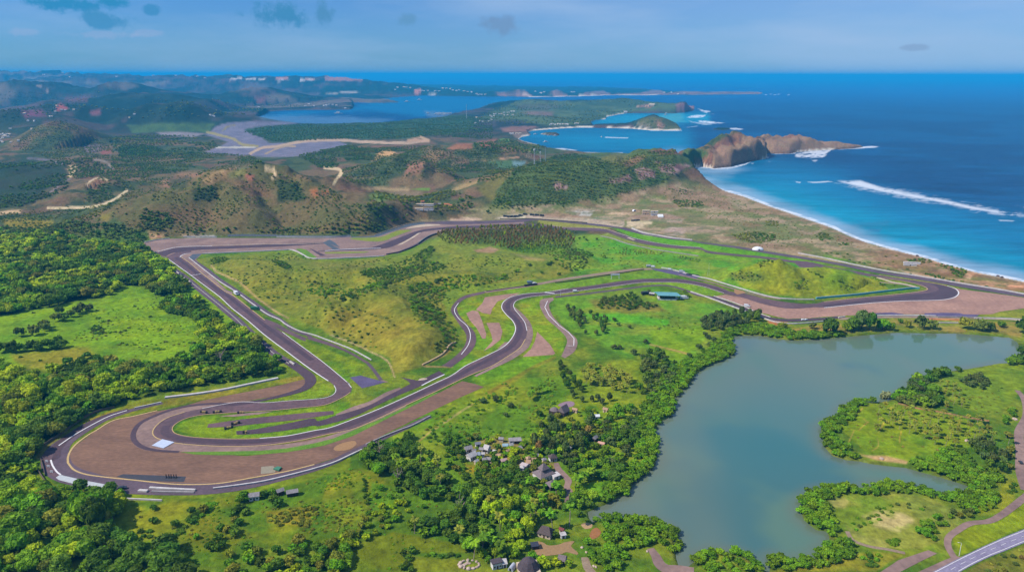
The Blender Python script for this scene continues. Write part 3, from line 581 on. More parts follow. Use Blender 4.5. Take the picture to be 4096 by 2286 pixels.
p0 = proj(np.stack([gx, gy, 0*gx], -1))
WS = water_sdf(p0[:, 0], p0[:, 1], 60)
LS = sdf(gx, gy, LAG_G, 40)

# land cover: colour per place, what grows or lies there, plus painted cloud shadows
cov = np.zeros((len(gx), 3))
wx = (fbm(gx, gy, 26, 31, 3)-.5); wy = (fbm(gx, gy, 26, 57, 3)-.5)
farw = (fbm(gx, gy, 160, 71, 4)-.5)
big = fbm(gx, gy, 120, 12, 4); mid = fbm(gx, gy, 32, 21, 4); fine = fbm(gx, gy, 7, 33, 3); huge = fbm(gx, gy, 620, 44, 4)
def mixc(a, b, t): 
    a = np.asarray(a); b = np.asarray(b); return a*(1-t[:, None])+b*t[:, None]
C = lambda *c: np.array(alb(*c))
lush = mixc(C(80, 124, 30), C(116, 142, 38), sstep(.35, .65, mid))
lush = mixc(lush, C(60, 104, 30), sstep(.55, .75, fine)*.5)
inland = mixc(C(80, 92, 54), C(124, 102, 72), sstep(.42, .6, big))
inland = mixc(inland, C(50, 66, 42), sstep(.5, .62, mid)*.75)
inland = mixc(inland, C(128, 92, 74), sstep(.62, .72, fbm(gx, gy, 75, 91, 3))*.6)
farland = mixc(C(44, 64, 54), C(78, 74, 72), sstep(.45, .62, huge)); farland = mixc(farland, C(28, 52, 48), sstep(.5, .6, big)*.7)
farland = mixc(farland, C(24, 50, 40), sstep(.52, .58, fbm(gx, gy, 120, 65, 4))*.6)
farland = mixc(farland, C(128, 112, 96), sstep(.60, .66, fbm(gx*.5, gy*.2, 300, 66, 4))*.8*sstep(4500, 6000, gy))
farland = mixc(farland, C(112, 84, 84), sstep(.60, .68, fbm(gx, gy, 240, 77, 4))*.5)
t = sstep(1040, 1200, gy); cov = mixc(lush, inland, t); cov = mixc(cov, farland, sstep(2500, 3600, gy))
def cover(poly, c, feather=14, warp=14, var=None, amt=1.0, vs=None):
    """poly in photograph pixels; c base colour; var second colour through noise"""
    m = (VX > poly[:, 0].min()-60) & (VX < poly[:, 0].max()+60) & (VY > poly[:, 1].min()-60) & (VY < poly[:, 1].max()+60)
    if not m.any(): return
    s = np.full(VX.shape, 99.0)
    s[m] = sdf(VX[m]+wx[m]*warp*2, VY[m]+wy[m]*warp, poly, 80)
    k = sstep(feather*.5, -feather*.5, s)*amt
    mm = k > 0
    col = np.broadcast_to(C(*c), (mm.sum(), 3))
    if var is not None:
        nz = (mid if vs is None else vs)[mm]
        col = mixc(col, np.broadcast_to(C(*var), (mm.sum(), 3)), sstep(.4, .62, nz))
    cov[mm] = mixc(cov[mm], col, k[mm])
def covline(line, w, c, amt=1.0, warp=6):
    l = catmull(line, 6)
    m = (VX > l[:, 0].min()-30) & (VX < l[:, 0].max()+30) & (VY > l[:, 1].min()-30) & (VY < l[:, 1].max()+30)
    d = np.full(VX.shape, 99.0)
    d[m] = ldist(VX[m]+wx[m]*warp, VY[m]+wy[m]*warp, l, 60)[0]
    k = sstep(w*.7, w*.3, d)*amt; mm = k > 0
    cov[mm] = mixc(cov[mm], np.broadcast_to(C(*c), (mm.sum(), 3)), k[mm])
# near left: bright field, forest floor
cover(P('M1', -400, 300, 0, 300, 600, 250, 1000, 220, 1250, 330, 1700, 690, 2010, 960, 2220, 1100, 2180, 1220, 1200, 1300, 500, 1500, 'B1', -300, 900), (58, 88, 26), 30, var=(78, 112, 30))
cover(P('M1', -500, 690, 0, 640, 200, 610, 420, 570, 700, 540, 900, 430, 1050, 440, 1200, 500, 1300, 440, 1420, 430, 1700, 690, 1900, 860, 1500, 640, 1450, 900, 1100, 1000, 700, 960, 500, 1010, 350, 1070, 80, 1000, -500, 960), (120, 166, 20), 14, 20, var=(104, 150, 26))
cover(P('M1', 60, 930, 300, 900, 640, 880, 700, 930, 500, 1000, 380, 1060, 200, 1040), (134, 136, 40), 30, 20, amt=.8)
cover(P('M1', 1900, 900, 2050, 1000, 2190, 1080, 2180, 1120, 1900, 1150, 1400, 1200, 1100, 1280, 800, 1350, 700, 1400, 720, 1330, 1200, 1200, 1800, 1080, 2000, 1050), (92, 136, 32), 10, 8, var=(112, 140, 36))
# verges of the left straight
cover(P('N1', 290, 690, 350, 680, 1340, 1438, 'M1', 2060, 920, 2280, 1080, 2400, 1180, 2360, 1230, 1900, 1272, 2190, 1170, 2225, 1110, 2060, 980, 1780, 700, 'N1', 800, 1090), (122, 140, 36), 8, 4, var=(104, 134, 34))
cover(P('M1', 1900, 690, 2030, 760, 2516, 960, 'M2', 300, 1010, 260, 1090, 180, 1100, 150, 1130, 0, 1000), (116, 148, 26), 8, 6, var=(92, 140, 30))
# infield dunes
cover(P('N1', 700, 680, 900, 640, 1900, 590, 2100, 690, 2501, 690, 'N2', 700, 660, 1000, 610, 1380, 420, 1500, 380, 'N3', 0, 600, 330, 660, 700, 650, 950, 800, 900, 900, 600, 990, 0, 1080, 'M2', 1000, 500, 880, 590, 880, 700, 960, 800, 920, 900, 700, 1010, 500, 1070, 470, 960, 330, 900, 150, 830, 0, 775, 'M1', 2300, 745, 1950, 590, 1600, 350, 1400, 250), (130, 142, 50), 14, 14, var=(112, 130, 42))
cover(P('N1', 950, 700, 1500, 700, 1700, 800, 1500, 1000, 1300, 900), (134, 138, 56), 50, 20, amt=.7)
cover(P('M2', 0, 640, 350, 560, 700, 700, 780, 850, 600, 1000, 500, 950, 200, 830, 0, 760), (132, 138, 52), 50, 20, amt=.7)
cover(P('N1', 1900, 690, 2501, 730, 'N2', 400, 720, 650, 690, 560, 780, 0, 800), (122, 124, 64), 30, 20, amt=.6)
cover(P('N2', 1850, 560, 2060, 515, 2180, 550, 2100, 600, 1900, 590), (168, 134, 100), 8, 6); cover(P('N3', 140, 665, 300, 690, 560, 740, 540, 760, 340, 740), (170, 150, 100), 14, 10, amt=.7)
covline(P('N1', 890, 750, 960, 830, 1120, 900, 1240, 960, 1330, 1030, 1480, 1170, 1560, 1230, 1700, 1330, 1860, 1410), 7, (182, 164, 120), .8)
covline(P('M2', 1000, 1020, 700, 1005, 800, 960, 880, 910, 930, 860), 7, (190, 160, 112), .7)
covline(P('M2', 40, 790, 200, 850, 330, 910, 450, 980, 480, 1030, 500, 1090), 6, (176, 168, 130), .8)
# green middle and right
cover(P('N3', 900, 440, 1250, 435, 1700, 560, 2501, 720, 'M3', 560, 240, 860, 235, 1100, 280, 1500, 330, 1620, 430, 1830, 440, 1130, 505, 860, 490, 600, 430, 270, 340, 0, 290, 'N3', 1800, 830, 1000, 925, 850, 880, 950, 640), (92, 156, 34), 16, 16, var=(120, 152, 42))
cover(P('N3', 1240, 440, 1600, 540, 2501, 710, 2501, 630, 1900, 580, 1700, 530, 1350, 410), (140, 150, 60), 8, 4)
cover(P('N3', 480, 240, 900, 275, 1250, 320, 1400, 345, 1330, 365, 1000, 345, 700, 330, 480, 290), (150, 146, 66), 8, 4)
cover(P('N3', 1400, 350, 1560, 365, 1900, 450, 2501, 535, 'M3', 600, 165, 900, 215, 1200, 265, 1180, 285, 860, 225, 400, 178, 'N3', 2200, 568, 1700, 480), (100, 158, 22), 8, 4)
cover(P('M3', 0, 140, 400, 200, 760, 235, 600, 245, 0, 165), (110, 160, 30), 8, 4)
cover(P('M3', 560, 330, 760, 250, 900, 228, 1000, 300, 1250, 285, 1560, 380, 1640, 440, 1130, 500, 860, 480, 620, 420), (112, 158, 30), 10, 10, var=(132, 152, 34), vs=big)
cover(P('M3', 540, 330, 700, 310, 800, 330, 780, 380, 640, 390, 540, 365), (84, 104, 48), 30, 20, amt=.8)
cover(P('M2', 1250, 460, 1600, 420, 2336, 330, 2500, 320, 'M3', 200, 350, 100, 365, 0, 372, 'M2', 2100, 400, 1700, 460, 1450, 490, 1350, 510), (106, 152, 34), 10, 6)
cover(P('M3', 0, 380, 250, 385, 520, 470, 440, 490, 280, 460, 100, 415, 0, 410), (112, 158, 34), 8, 4)
cover(P('M2', 930, 620, 1000, 540, 1450, 500, 1350, 560, 1280, 600, 1370, 720, 1350, 830, 1150, 960, 1000, 1050, 850, 1080, 1080, 880, 1080, 800, 990, 700), (104, 156, 30), 10, 8, var=(124, 148, 36))
cover(P('M2', 1380, 560, 1560, 510, 1560, 620, 1730, 800, 1700, 940, 1420, 945, 1490, 800, 1440, 660), (112, 158, 26), 10, 8, var=(128, 152, 36))
cover(P('M2', 1030, 1100, 1420, 950, 1660, 940, 1500, 1040, 1300, 1120, 1150, 1160), (106, 158, 26), 12, 8)
cover(P('M2', 860, 480, 1000, 430, 1500, 390, 1700, 390, 1300, 455, 1000, 505, 920, 570, 870, 620, 850, 560), (110, 146, 44), 14, 8)
cover(P('M2', 1620, 530, 1900, 500, 2300, 440, 'M3', 100, 440, 620, 600, 400, 680, 300, 740, 500, 800, 350, 940, 0, 1000, 'M2', 1900, 800, 1750, 750, 1650, 650), (98, 156, 38), 16, 14, var=(116, 150, 44))
cover(P('M2', 1880, 540, 2050, 520, 2400, 560, 2450, 620, 2150, 640, 1950, 590), (120, 122, 60), 20, 14, amt=.8)
cover(P('M2', 1850, 640, 2100, 640, 2480, 680, 2480, 720, 2100, 700, 1900, 660), (88, 170, 34), 14, 10)
cover(P('M3', 0, 720, 360, 690, 400, 760, 330, 830, 260, 880, 180, 960, 60, 950, 0, 870), (110, 160, 26), 14, 10)
covline(P('M3', 0, 820, 120, 850, 260, 885), 7, (178, 160, 110), .7)
cover(P('M3', 1100, 690, 1700, 650, 2560, 660, 2560, 770, 2300, 745, 1700, 725, 1300, 750, 1000, 765, 900, 740), (122, 144, 46), 12, 8, var=(140, 138, 70))
cover(P('N4', 1300, 1150, 1700, 1165, 1700, 1190, 1300, 1185), (185, 135, 95), 6, 4); cover(P('M3', 800, 640, 950, 668, 900, 700, 820, 690), (165, 120, 80), 12, 8)
cover(P('N4', 1950, 1120, 2501, 1040, 2900, 990, 2900, 1180, 2400, 1160), (128, 150, 50), 8, 6)
# middle green (around the village)
cover(P('B2', 1050, 60, 1700, 0, 2500, -200, 2500, 300, 2400, 700, 1950, 960, 1800, 1000, 700, 800, 200, 560, 700, 280), (92, 140, 28), 20, 20, var=(120, 150, 32))
cover(P('B2', 1900, 800, 2060, 770, 2040, 890, 1950, 920), (96, 156, 28), 14, 8)
cover(P('B2', 640, 470, 820, 370, 1080, 215, 1200, 150, 1400, 40, 1500, -40, 1150, 170, 860, 330), (136, 150, 48), 10, 6, amt=.8)
covline(P('B2', 690, 480, 760, 420, 830, 380), 8, (160, 160, 90), .8); covline(P('B2', 870, 350, 960, 290, 1075, 215), 8, (160, 160, 100), .8)
covline(P('M2', 1180, 1200, 1300, 1130, 1480, 1030, 1650, 950), 14, (128, 126, 46), .7)
cover(P('B2', 1120, 470, 1260, 455, 1480, 490, 1500, 640, 1700, 640, 1720, 740, 1500, 740, 1420, 660, 1300, 640, 1080, 640, 1020, 560), (150, 136, 92), 24, 24, amt=.7)
cover(P('B2', 1010, 640, 1120, 660, 1120, 720, 1020, 690), (150, 140, 40), 20, 14, amt=.8)
# lower meadows
cover(P('B1', 930, 930, 1400, 900, 1850, 860, 2561, 640, 'B2', 300, 680, 420, 760, 700, 900, 900, 950, 500, 960, 200, 1150, 'B1', 2561, 1200, 2000, 1300, 1400, 1438, 1300, 1260, 950, 1250), (80, 124, 26), 20, 20, var=(118, 138, 28))
cover(P('B1', 1330, 1020, 1640, 1040, 1700, 1100, 1600, 1280, 1300, 1260), (124, 132, 26), 40, 30, var=(96, 126, 26), amt=.8)
cover(P('B1', 1950, 1000, 2250, 950, 2300, 1050, 2250, 1110, 1950, 1080), (140, 142, 40), 14, 14, amt=.8)
cover(P('B2', 60, 760, 290, 770, 310, 1000, 0, 1040, 0, 820), (128, 140, 30), 16, 14, var=(104, 136, 28))
cover(P('B2', 330, 780, 560, 830, 880, 960, 760, 970, 500, 980, 340, 1000), (86, 136, 28), 16, 10)
cover(P('B2', 200, 1230, 500, 1140, 640, 1170, 1040, 1230, 1050, 1300, 640, 1290, 560, 1438, 60, 1438), (102, 126, 24), 14, 14, var=(84, 112, 24))
cover(P('B2', 620, 1310, 960, 1340, 990, 1420, 620, 1438), (116, 132, 30), 20, 16, amt=.8)
cover(P('B1', 920, 860, 1200, 870, 1500, 860, 1850, 820, 2300, 690, 2561, 590, 2561, 680, 2000, 840, 1400, 900, 930, 930), (108, 140, 30), 10, 8)
cover(P('B1', 250, 640, 330, 740, 420, 800, 330, 840, 250, 760), (112, 140, 30), 12, 8)
cover(P('B1', 420, 440, 640, 320, 860, 240, 1190, 165, 2010, 30, 2220, 0, 2240, 30, 2050, 70, 1480, 185, 1100, 262, 830, 325, 600, 470, 500, 600, 400, 530), (110, 138, 34), 10, 6, var=(134, 136, 46))
cover(P('B1', 250, 600, 400, 440, 520, 390, 500, 420, 420, 480, 330, 560, 290, 620), (142, 124, 82), 10, 8, amt=.6)
# hairpin green
cover(P('B1', 1270, 400, 1340, 340, 1480, 300, 1800, 290, 2200, 250, 2561, 190, 2561, 360, 2100, 440, 1800, 455, 1450, 450), (116, 154, 26), 10, 4, var=(96, 144, 28))
cover(P('B1', 1800, 200, 2080, 130, 2250, 60, 2350, 40, 2450, 90, 2440, 120, 2300, 170), (114, 152, 30), 10, 4, var=(130, 146, 42))
# right promontories
cover(P('B3', 1200, 380, 1330, 240, 1500, 190, 1650, 205, 1900, 270, 2150, 320, 2300, 460, 2100, 560, 1900, 600, 1720, 640, 1400, 590, 1330, 500), (122, 156, 24), 14, 10, var=(104, 148, 30))
cover(P('B3', 1360, 580, 1560, 590, 1710, 630, 1700, 650, 1480, 620), (196, 172, 130), 10, 6, amt=.8)
for q in ((1380, 240, 1310, 310), (1320, 400, 1275, 490), (1420, 340, 1355, 400), (1540, 340, 1500, 415), (1490, 460, 1490, 520, 1450, 550), (1660, 410, 1650, 490), (1640, 260, 1635, 290), (1390, 320, 1420, 345)):
    covline(P('B3', *q), 4.5, (176, 166, 84), .8, 3)
cover(P('B3', 1870, 20, 2150, -80, 2561, -120, 2561, 100, 2400, 250, 2200, 260, 2000, 180), (120, 152, 30), 20, 14, var=(104, 140, 34))
covline(P('B3', 1640, 205, 1760, 235, 1900, 255, 2050, 285, 2300, 335), 6, (176, 136, 106), .9)
cover(P('B3', 1100, 930, 1200, 880, 1500, 870, 1650, 860, 1900, 900, 2000, 960, 2150, 990, 2180, 1060, 2000, 1180, 1800, 1270, 1500, 1270, 1300, 1180, 1180, 1080), (110, 146, 40), 14, 12, var=(134, 150, 60))
cover(P('B3', 1380, 1020, 1500, 980, 1650, 1000, 1740, 1060, 1640, 1140, 1480, 1110), (186, 186, 130), 24, 24, var=(150, 168, 84), vs=fine)
cover(P('B3', 1120, 900, 1300, 880, 1250, 960, 1160, 960), (164, 172, 96), 24, 20, var=(120, 156, 44), vs=fine)
cover(P('B3', 1250, 1100, 1400, 1180, 1620, 1230, 1560, 1260, 1330, 1220), (150, 164, 84), 20, 20, amt=.8)
cover(P('B3', 2020, 1180, 2180, 1090, 2400, 1050, 2561, 930, 2700, 850, 2700, 1060, 2400, 1180, 2080, 1330), (126, 154, 22), 12, 6, var=(108, 146, 26))
cover(P('B3', 2200, 940, 2330, 900, 2450, 770, 2500, 880, 2400, 1010, 2230, 1030), (128, 148, 32), 12, 8)
cover(P('B3', 1200, 1300, 1500, 1290, 1700, 1310, 1600, 1360, 1480, 1430, 700, 1438, 1000, 1380), (132, 146, 44), 14, 10)
cover(P('B3', 2180, 1400, 2561, 1240, 2800, 1160, 2800, 1560, 2000, 1560), (124, 134, 44), 16, 10, var=(150, 136, 80))
for q in ((1210, 1290, 1330, 1260), (1560, 60, 1800, 20)): pass
# coastal plain
cover(P('N8', 2501, 1438, 'T3', 150, 885, 350, 920, 640, 1010, 900, 1110, 1226, 1210, 'N4', 300, 115, 900, 310, 1300, 405, 1700, 530, 1900, 600, 2300, 690, 2900, 800, 2900, 900, 2000, 780, 1500, 690, 1000, 600, 500, 520, 0, 440, 'N3', 2400, 500, 1700, 380, 1300, 300, 800, 250, 300, 180, 0, 150, 'T2', 1300, 1130, 1700, 1110, 2100, 1040, 2450, 950), (136, 126, 84), 20, 20, var=(122, 124, 72))
cover(P('T2', 1040, 1150, 1350, 1080, 1700, 1110, 2050, 1060, 2516, 970, 2516, 1080, 1900, 1110, 1500, 1180, 1100, 1170), (122, 124, 68), 20, 16, amt=.8)
cover(P('N4', 0, 430, 500, 500, 1000, 590, 920, 560, 560, 455, 300, 420, 0, 370), (104, 148, 48), 16, 10, amt=.9)
cover(P('N4', 560, 400, 1000, 400, 1500, 560, 2200, 760, 2000, 770, 1500, 680, 1100, 560), (128, 132, 72), 20, 12, amt=.8)
cover(P('N4', 1230, 590, 1500, 500, 1780, 590, 1740, 650, 1500, 640), (132, 104, 80), 20, 14, amt=.8)
cover(P('N4', 940, 555, 1100, 590, 1400, 650, 1640, 700, 1640, 716, 1300, 668, 1050, 610), (196, 178, 154), 8, 6)
cover(P('N4', 2240, 725, 2400, 715, 2501, 740, 2650, 760, 2501, 785, 2330, 782), (216, 180, 140), 8, 6)
cover(P('N4', 1770, 610, 1850, 580, 1960, 590, 1860, 630, 1830, 670, 1760, 660), (214, 190, 158), 8, 6)
# building site beside the far straight
cover(P('N3', -60, 215, 60, 190, 200, 176, 450, 172, 660, 190, 900, 215, 1100, 226, 1250, 240, 1555, 262, 1560, 330, 1500, 345, 1350, 320, 1000, 282, 700, 254, 440, 236, 200, 232, -60, 238), (204, 182, 160), 6, 5, var=(176, 152, 132), vs=fine)
cover(P('N3', 830, 140, 1000, 112, 1120, 110, 1190, 128, 1130, 196, 1000, 200, 880, 184, 900, 160), (200, 190, 180), 8, 8, var=(150, 134, 110), vs=fine)
cover(P('N3', 1130, 230, 1250, 195, 1555, 205, 1555, 258, 1350, 250), (130, 138, 104), 6, 4)
cover(P('N3', 1310, 182, 1380, 156, 1500, 152, 1700, 166, 1650, 192, 1450, 192), (206, 174, 140), 6, 5)
cover(P('N3', 1570, 230, 1700, 185, 1850, 170, 2080, 170, 2300, 230, 2280, 285, 2050, 270, 1800, 250), (184, 160, 140), 8, 8, var=(160, 136, 112), vs=fine)
cover(P('N3', 1600, 260, 1900, 262, 1900, 300, 1810, 310, 1800, 362, 1690, 358, 1580, 330), (206, 182, 148), 8, 6)
cover(P('N3', 1980, 400, 2060, 350, 2170, 330, 2260, 340, 2350, 368, 2300, 440, 2120, 440), (196, 168, 154), 10, 8, var=(166, 140, 124), vs=fine)
cover(P('N3', 2200, 360, 2501, 310, 2900, 340, 2700, 400, 2400, 410), (172, 146, 124), 14, 10, amt=.8)
cover(P('N3', 1620, 340, 1750, 385, 1950, 430, 2150, 468, 2400, 496, 2400, 510, 2100, 478, 1800, 432, 1650, 372), (206, 186, 174), 6, 4)
cover(P('N2', 1050, 200, 1130, 170, 1400, 180, 1600, 195, 1900, 190, 1700, 150, 2000, 60, 2300, 60, 2300, 130, 2501, 110, 2501, 178, 2000, 200, 1300, 210), (150, 136, 96), 10, 10, amt=.8)
cover(P('N2', 1560, 192, 1700, 165, 1850, 150, 1960, 185, 1880, 200, 1600, 205), (204, 172, 146), 6, 6); cover(P('N2', 2130, 168, 2260, 128, 2501, 112, 2501, 165, 2250, 180), (212, 192, 166), 5, 4)
cover(P('N1', 90, 330, 300, 290, 440, 300, 420, 350, 300, 400, 120, 430), (176, 122, 96), 8, 8, var=(200, 164, 116), vs=fine); cover(P('N1', 470, 385, 560, 355, 740, 350, 720, 395, 600, 400), (190, 156, 130), 8, 6, amt=.8)
cover(P('N1', 560, 408, 760, 366, 920, 372, 960, 405), (176, 166, 162), 6, 4, amt=.8)
# brown hills
cover(P('T1', 1040, 1300, 900, 1280, 800, 1150, 900, 1020, 1130, 930, 1300, 880, 1500, 850, 1720, 805, 1900, 840, 2000, 850, 2150, 920, 2400, 1010, 2516, 1090, 'T2', 180, 1090, 300, 1150, 400, 1240, 330, 1290, 0, 1325, 'T1', 1800, 1320, 1200, 1330), (116, 100, 64), 20, 24, var=(98, 94, 54))
cover(P('T1', 1120, 960, 1300, 885, 1480, 880, 1330, 940, 1200, 990), (158, 118, 86), 14, 14); cover(P('T1', 1440, 950, 1530, 880, 1640, 845, 1720, 830, 1660, 900, 1500, 980), (152, 122, 82), 14, 14)
cover(P('T1', 1650, 880, 1760, 840, 1760, 900, 1680, 910), (128, 124, 66), 20, 14); cover(P('T1', 1760, 890, 1830, 900, 1800, 950, 1770, 940), (152, 98, 76), 10, 10)
cover(P('T1', 1000, 1160, 1250, 1150, 1500, 1140, 1650, 1230, 1500, 1270, 1250, 1250), (122, 96, 66), 30, 20, amt=.8); cover(P('T1', 1600, 920, 1900, 950, 2000, 1080, 1800, 1060), (122, 94, 68), 30, 20, amt=.8)
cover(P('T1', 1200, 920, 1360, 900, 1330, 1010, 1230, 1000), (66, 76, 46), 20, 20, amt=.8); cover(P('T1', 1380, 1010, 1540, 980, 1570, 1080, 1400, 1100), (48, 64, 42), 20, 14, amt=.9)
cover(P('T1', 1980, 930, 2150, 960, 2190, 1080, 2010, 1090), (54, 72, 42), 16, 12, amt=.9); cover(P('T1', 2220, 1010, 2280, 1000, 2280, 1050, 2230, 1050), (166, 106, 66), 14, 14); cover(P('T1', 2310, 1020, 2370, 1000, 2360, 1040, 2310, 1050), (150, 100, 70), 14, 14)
cover(P('T1', 30, 1220, 200, 1205, 390, 1230, 380, 1290, 150, 1300, 30, 1280), (140, 126, 44), 20, 14); cover(P('T1', 720, 1180, 800, 1170, 790, 1220, 730, 1220), (138, 124, 54), 20, 14)
cover(P('T1', 480, 830, 540, 826, 566, 845, 520, 910, 490, 930, 500, 880), (236, 200, 150), 6, 5); covline(P('T1', 500, 925, 430, 970, 370, 1020, 300, 1060), 9, (140, 120, 120), .8); covline(P('T1', 680, 788, 760, 805, 810, 850), 9, (156, 136, 120)); 
covline(P('T1', 910, 1010, 850, 1055, 800, 1085, 720, 1115, 640, 1130, 500, 1135, 340, 1135), 9, (216, 190, 150)); covline(P('T1', 620, 970, 680, 925, 780, 930), 7, (206, 176, 140)); cover(P('T1', 620, 975, 690, 925, 780, 938, 700, 1000), (146, 108, 80), 8, 8)
covline(P('T1', 1860, 850, 1970, 862, 1985, 890, 1950, 920), 9, (220, 190, 150)); covline(P('T1', 2400, 955, 2440, 900, 2450, 870, 2330, 845), 10, (210, 180, 140)); covline(P('T2', 60, 955, 120, 880, 90, 850, 0, 850), 9, (214, 184, 142))
covline(P('T1', 0, 1175, 60, 1165, 140, 1160), 14, (206, 170, 130)); covline(P('T1', 200, 780, 330, 790, 460, 820), 10, (130, 116, 124))
cover(P('T1', -300, 800, 0, 790, 250, 780, 480, 830, 480, 920, 330, 1030, 200, 1110, 0, 1110, -300, 1100), (42, 62, 46), 30, 30, var=(52, 70, 48), amt=.9)  # cloud shadow on the left hills, painted dark into the ground colour
cover(P('T1', 850, 720, 950, 685, 1080, 690, 1180, 720, 1050, 765, 860, 770), (46, 66, 44), 24, 14, amt=.8)  # smaller cloud shadow, likewise put into the ground colour
cover(P('T1', 600, 690, 730, 685, 730, 730, 620, 740), (132, 112, 118), 8, 8); cover(P('T1', 730, 720, 800, 705, 800, 745, 730, 750), (146, 92, 76), 8, 8)
cover(P('T1', 400, 395, 440, 385, 490, 415, 470, 430, 400, 432), (176, 96, 90), 10, 8); cover(P('T1', 150, 440, 300, 430, 330, 470, 180, 490), (126, 74, 92), 24, 16); cover(P('T1', 640, 440, 720, 420, 720, 465, 660, 470), (122, 78, 84), 14, 10); cover(P('T1', 450, 340, 640, 325, 630, 375, 480, 380), (120, 78, 82), 20, 14, amt=.7)
cover(P('T1', 740, 250, 900, 220, 990, 260, 900, 290), (120, 108, 100), 20, 14, amt=.8); cover(P('T1', 1660, 290, 1800, 235, 1930, 260, 1850, 300), (118, 100, 92), 20, 14, amt=.8); cover(P('T1', 1830, 345, 1900, 340, 1920, 375, 1840, 375), (132, 84, 80), 12, 10)
cover(P('T1', 300, 520, 420, 505, 430, 550, 330, 560), (110, 82, 66), 20, 14, amt=.8)
# middle distance
cover(P('T1', 910, 540, 1200, 520, 1550, 525, 1500, 590, 1130, 590, 950, 600), (84, 108, 58), 10, 10, var=(70, 92, 54))
cover(P('T1', 1120, 592, 1290, 588, 1480, 602, 1380, 625, 1180, 615), (144, 132, 136), 8, 6)
cover(P('T1', 1480, 610, 1560, 545, 1640, 520, 1850, 512, 2050, 515, 2150, 525, 1900, 550, 1750, 572, 1870, 625, 1930, 668, 2100, 668, 2400, 640, 2516, 690, 2400, 712, 2150, 765, 1950, 772, 1600, 752, 1450, 742, 1560, 700, 1640, 660), (132, 124, 142), 8, 6, var=(116, 110, 128))
cover(P('T1', 1850, 478, 2516, 470, 2516, 520, 2100, 520, 1880, 505), (110, 132, 150), 14, 8, amt=.5)
covline(P('T1', 1490, 590, 1580, 612, 1680, 640, 1740, 680, 1850, 692), 10, (160, 146, 96)); covline(P('T1', 1600, 580, 1640, 550, 1690, 542), 7, (140, 130, 90)); covline(P('T1', 1560, 700, 1700, 700, 1830, 700), 7, (196, 186, 176))
covline(P('T1', 1800, 745, 1880, 705, 2000, 692, 2150, 660, 2300, 650, 2516, 650, 'T2', 200, 655, 400, 665, 580, 668, 680, 655, 740, 652), 11, (190, 160, 134)); covline(P('T1', 1910, 745, 1980, 712, 2050, 692, 2120, 692), 7, (170, 146, 120))
covline(P('T2', 500, 590, 560, 570, 640, 558), 14, (184, 144, 112)); covline(P('T2', 520, 600, 600, 605, 700, 630, 745, 652), 11, (190, 156, 124)); cover(P('T2', 600, 570, 640, 560, 610, 610, 680, 640, 740, 655, 600, 665, 590, 650), (190, 150, 120), 6, 6)
cover(P('T1', 1760, 572, 1900, 546, 2200, 532, 2516, 525, 'T2', 700, 492, 1000, 465, 1100, 520, 1010, 590, 720, 610, 600, 640, 300, 640, 0, 630, 'T1', 2300, 632, 1960, 660, 1880, 620), (66, 96, 58), 12, 10, var=(56, 84, 52))
cover(P('T2', 340, 800, 380, 740, 460, 710, 520, 750, 440, 765), (206, 160, 106), 8, 8); cover(P('T2', 570, 880, 620, 800, 700, 780, 720, 840, 680, 880), (146, 106, 84), 14, 12); cover(P('T2', 880, 700, 950, 670, 1060, 670, 1050, 710, 920, 720), (156, 104, 76), 14, 12); cover(P('T2', 1090, 660, 1230, 640, 1230, 690, 1110, 690), (152, 98, 78), 12, 12)
cover(P('T2', 710, 740, 850, 720, 800, 830, 760, 850), (146, 116, 78), 20, 14, amt=.8); cover(P('T2', 1260, 560, 1450, 550, 1460, 590, 1280, 590), (140, 104, 96), 10, 8, amt=.8)
cover(P('T2', 230, 985, 420, 985, 600, 990, 600, 1015, 330, 1005), (164, 138, 100), 10, 8); cover(P('T2', 300, 1040, 480, 1030, 550, 1060, 380, 1090), (112, 132, 66), 12, 10); cover(P('T2', 610, 1000, 760, 990, 740, 1010), (110, 150, 54), 8, 8); cover(P('T2', 450, 1020, 700, 1015, 640, 1065, 520, 1050), (140, 120, 92), 12, 10)
cover(P('T2', 1000, 785, 1120, 785, 1250, 780, 1390, 765, 1395, 775, 1200, 792), (190, 150, 116), 6, 5); cover(P('T2', 1160, 800, 1350, 790, 1440, 800, 1400, 845, 1250, 850), (84, 112, 74), 10, 8); cover(P('T2', 1345, 800, 1440, 800, 1410, 835, 1350, 835), (120, 146, 150), 8, 6)
cover(P('T2', 1160, 915, 1230, 905, 1190, 950, 1160, 950), (150, 104, 80), 10, 8); cover(P('T2', 1100, 1000, 1200, 910, 1350, 850, 1280, 980, 1200, 1090), (118, 110, 56), 16, 14); cover(P('T2', 870, 1020, 1000, 960, 1100, 935, 1090, 960, 960, 1010), (172, 142, 96), 10, 8, amt=.8)
cover(P('T2', 1250, 640, 1330, 640, 1320, 670, 1260, 665), (112, 144, 70), 8, 8)
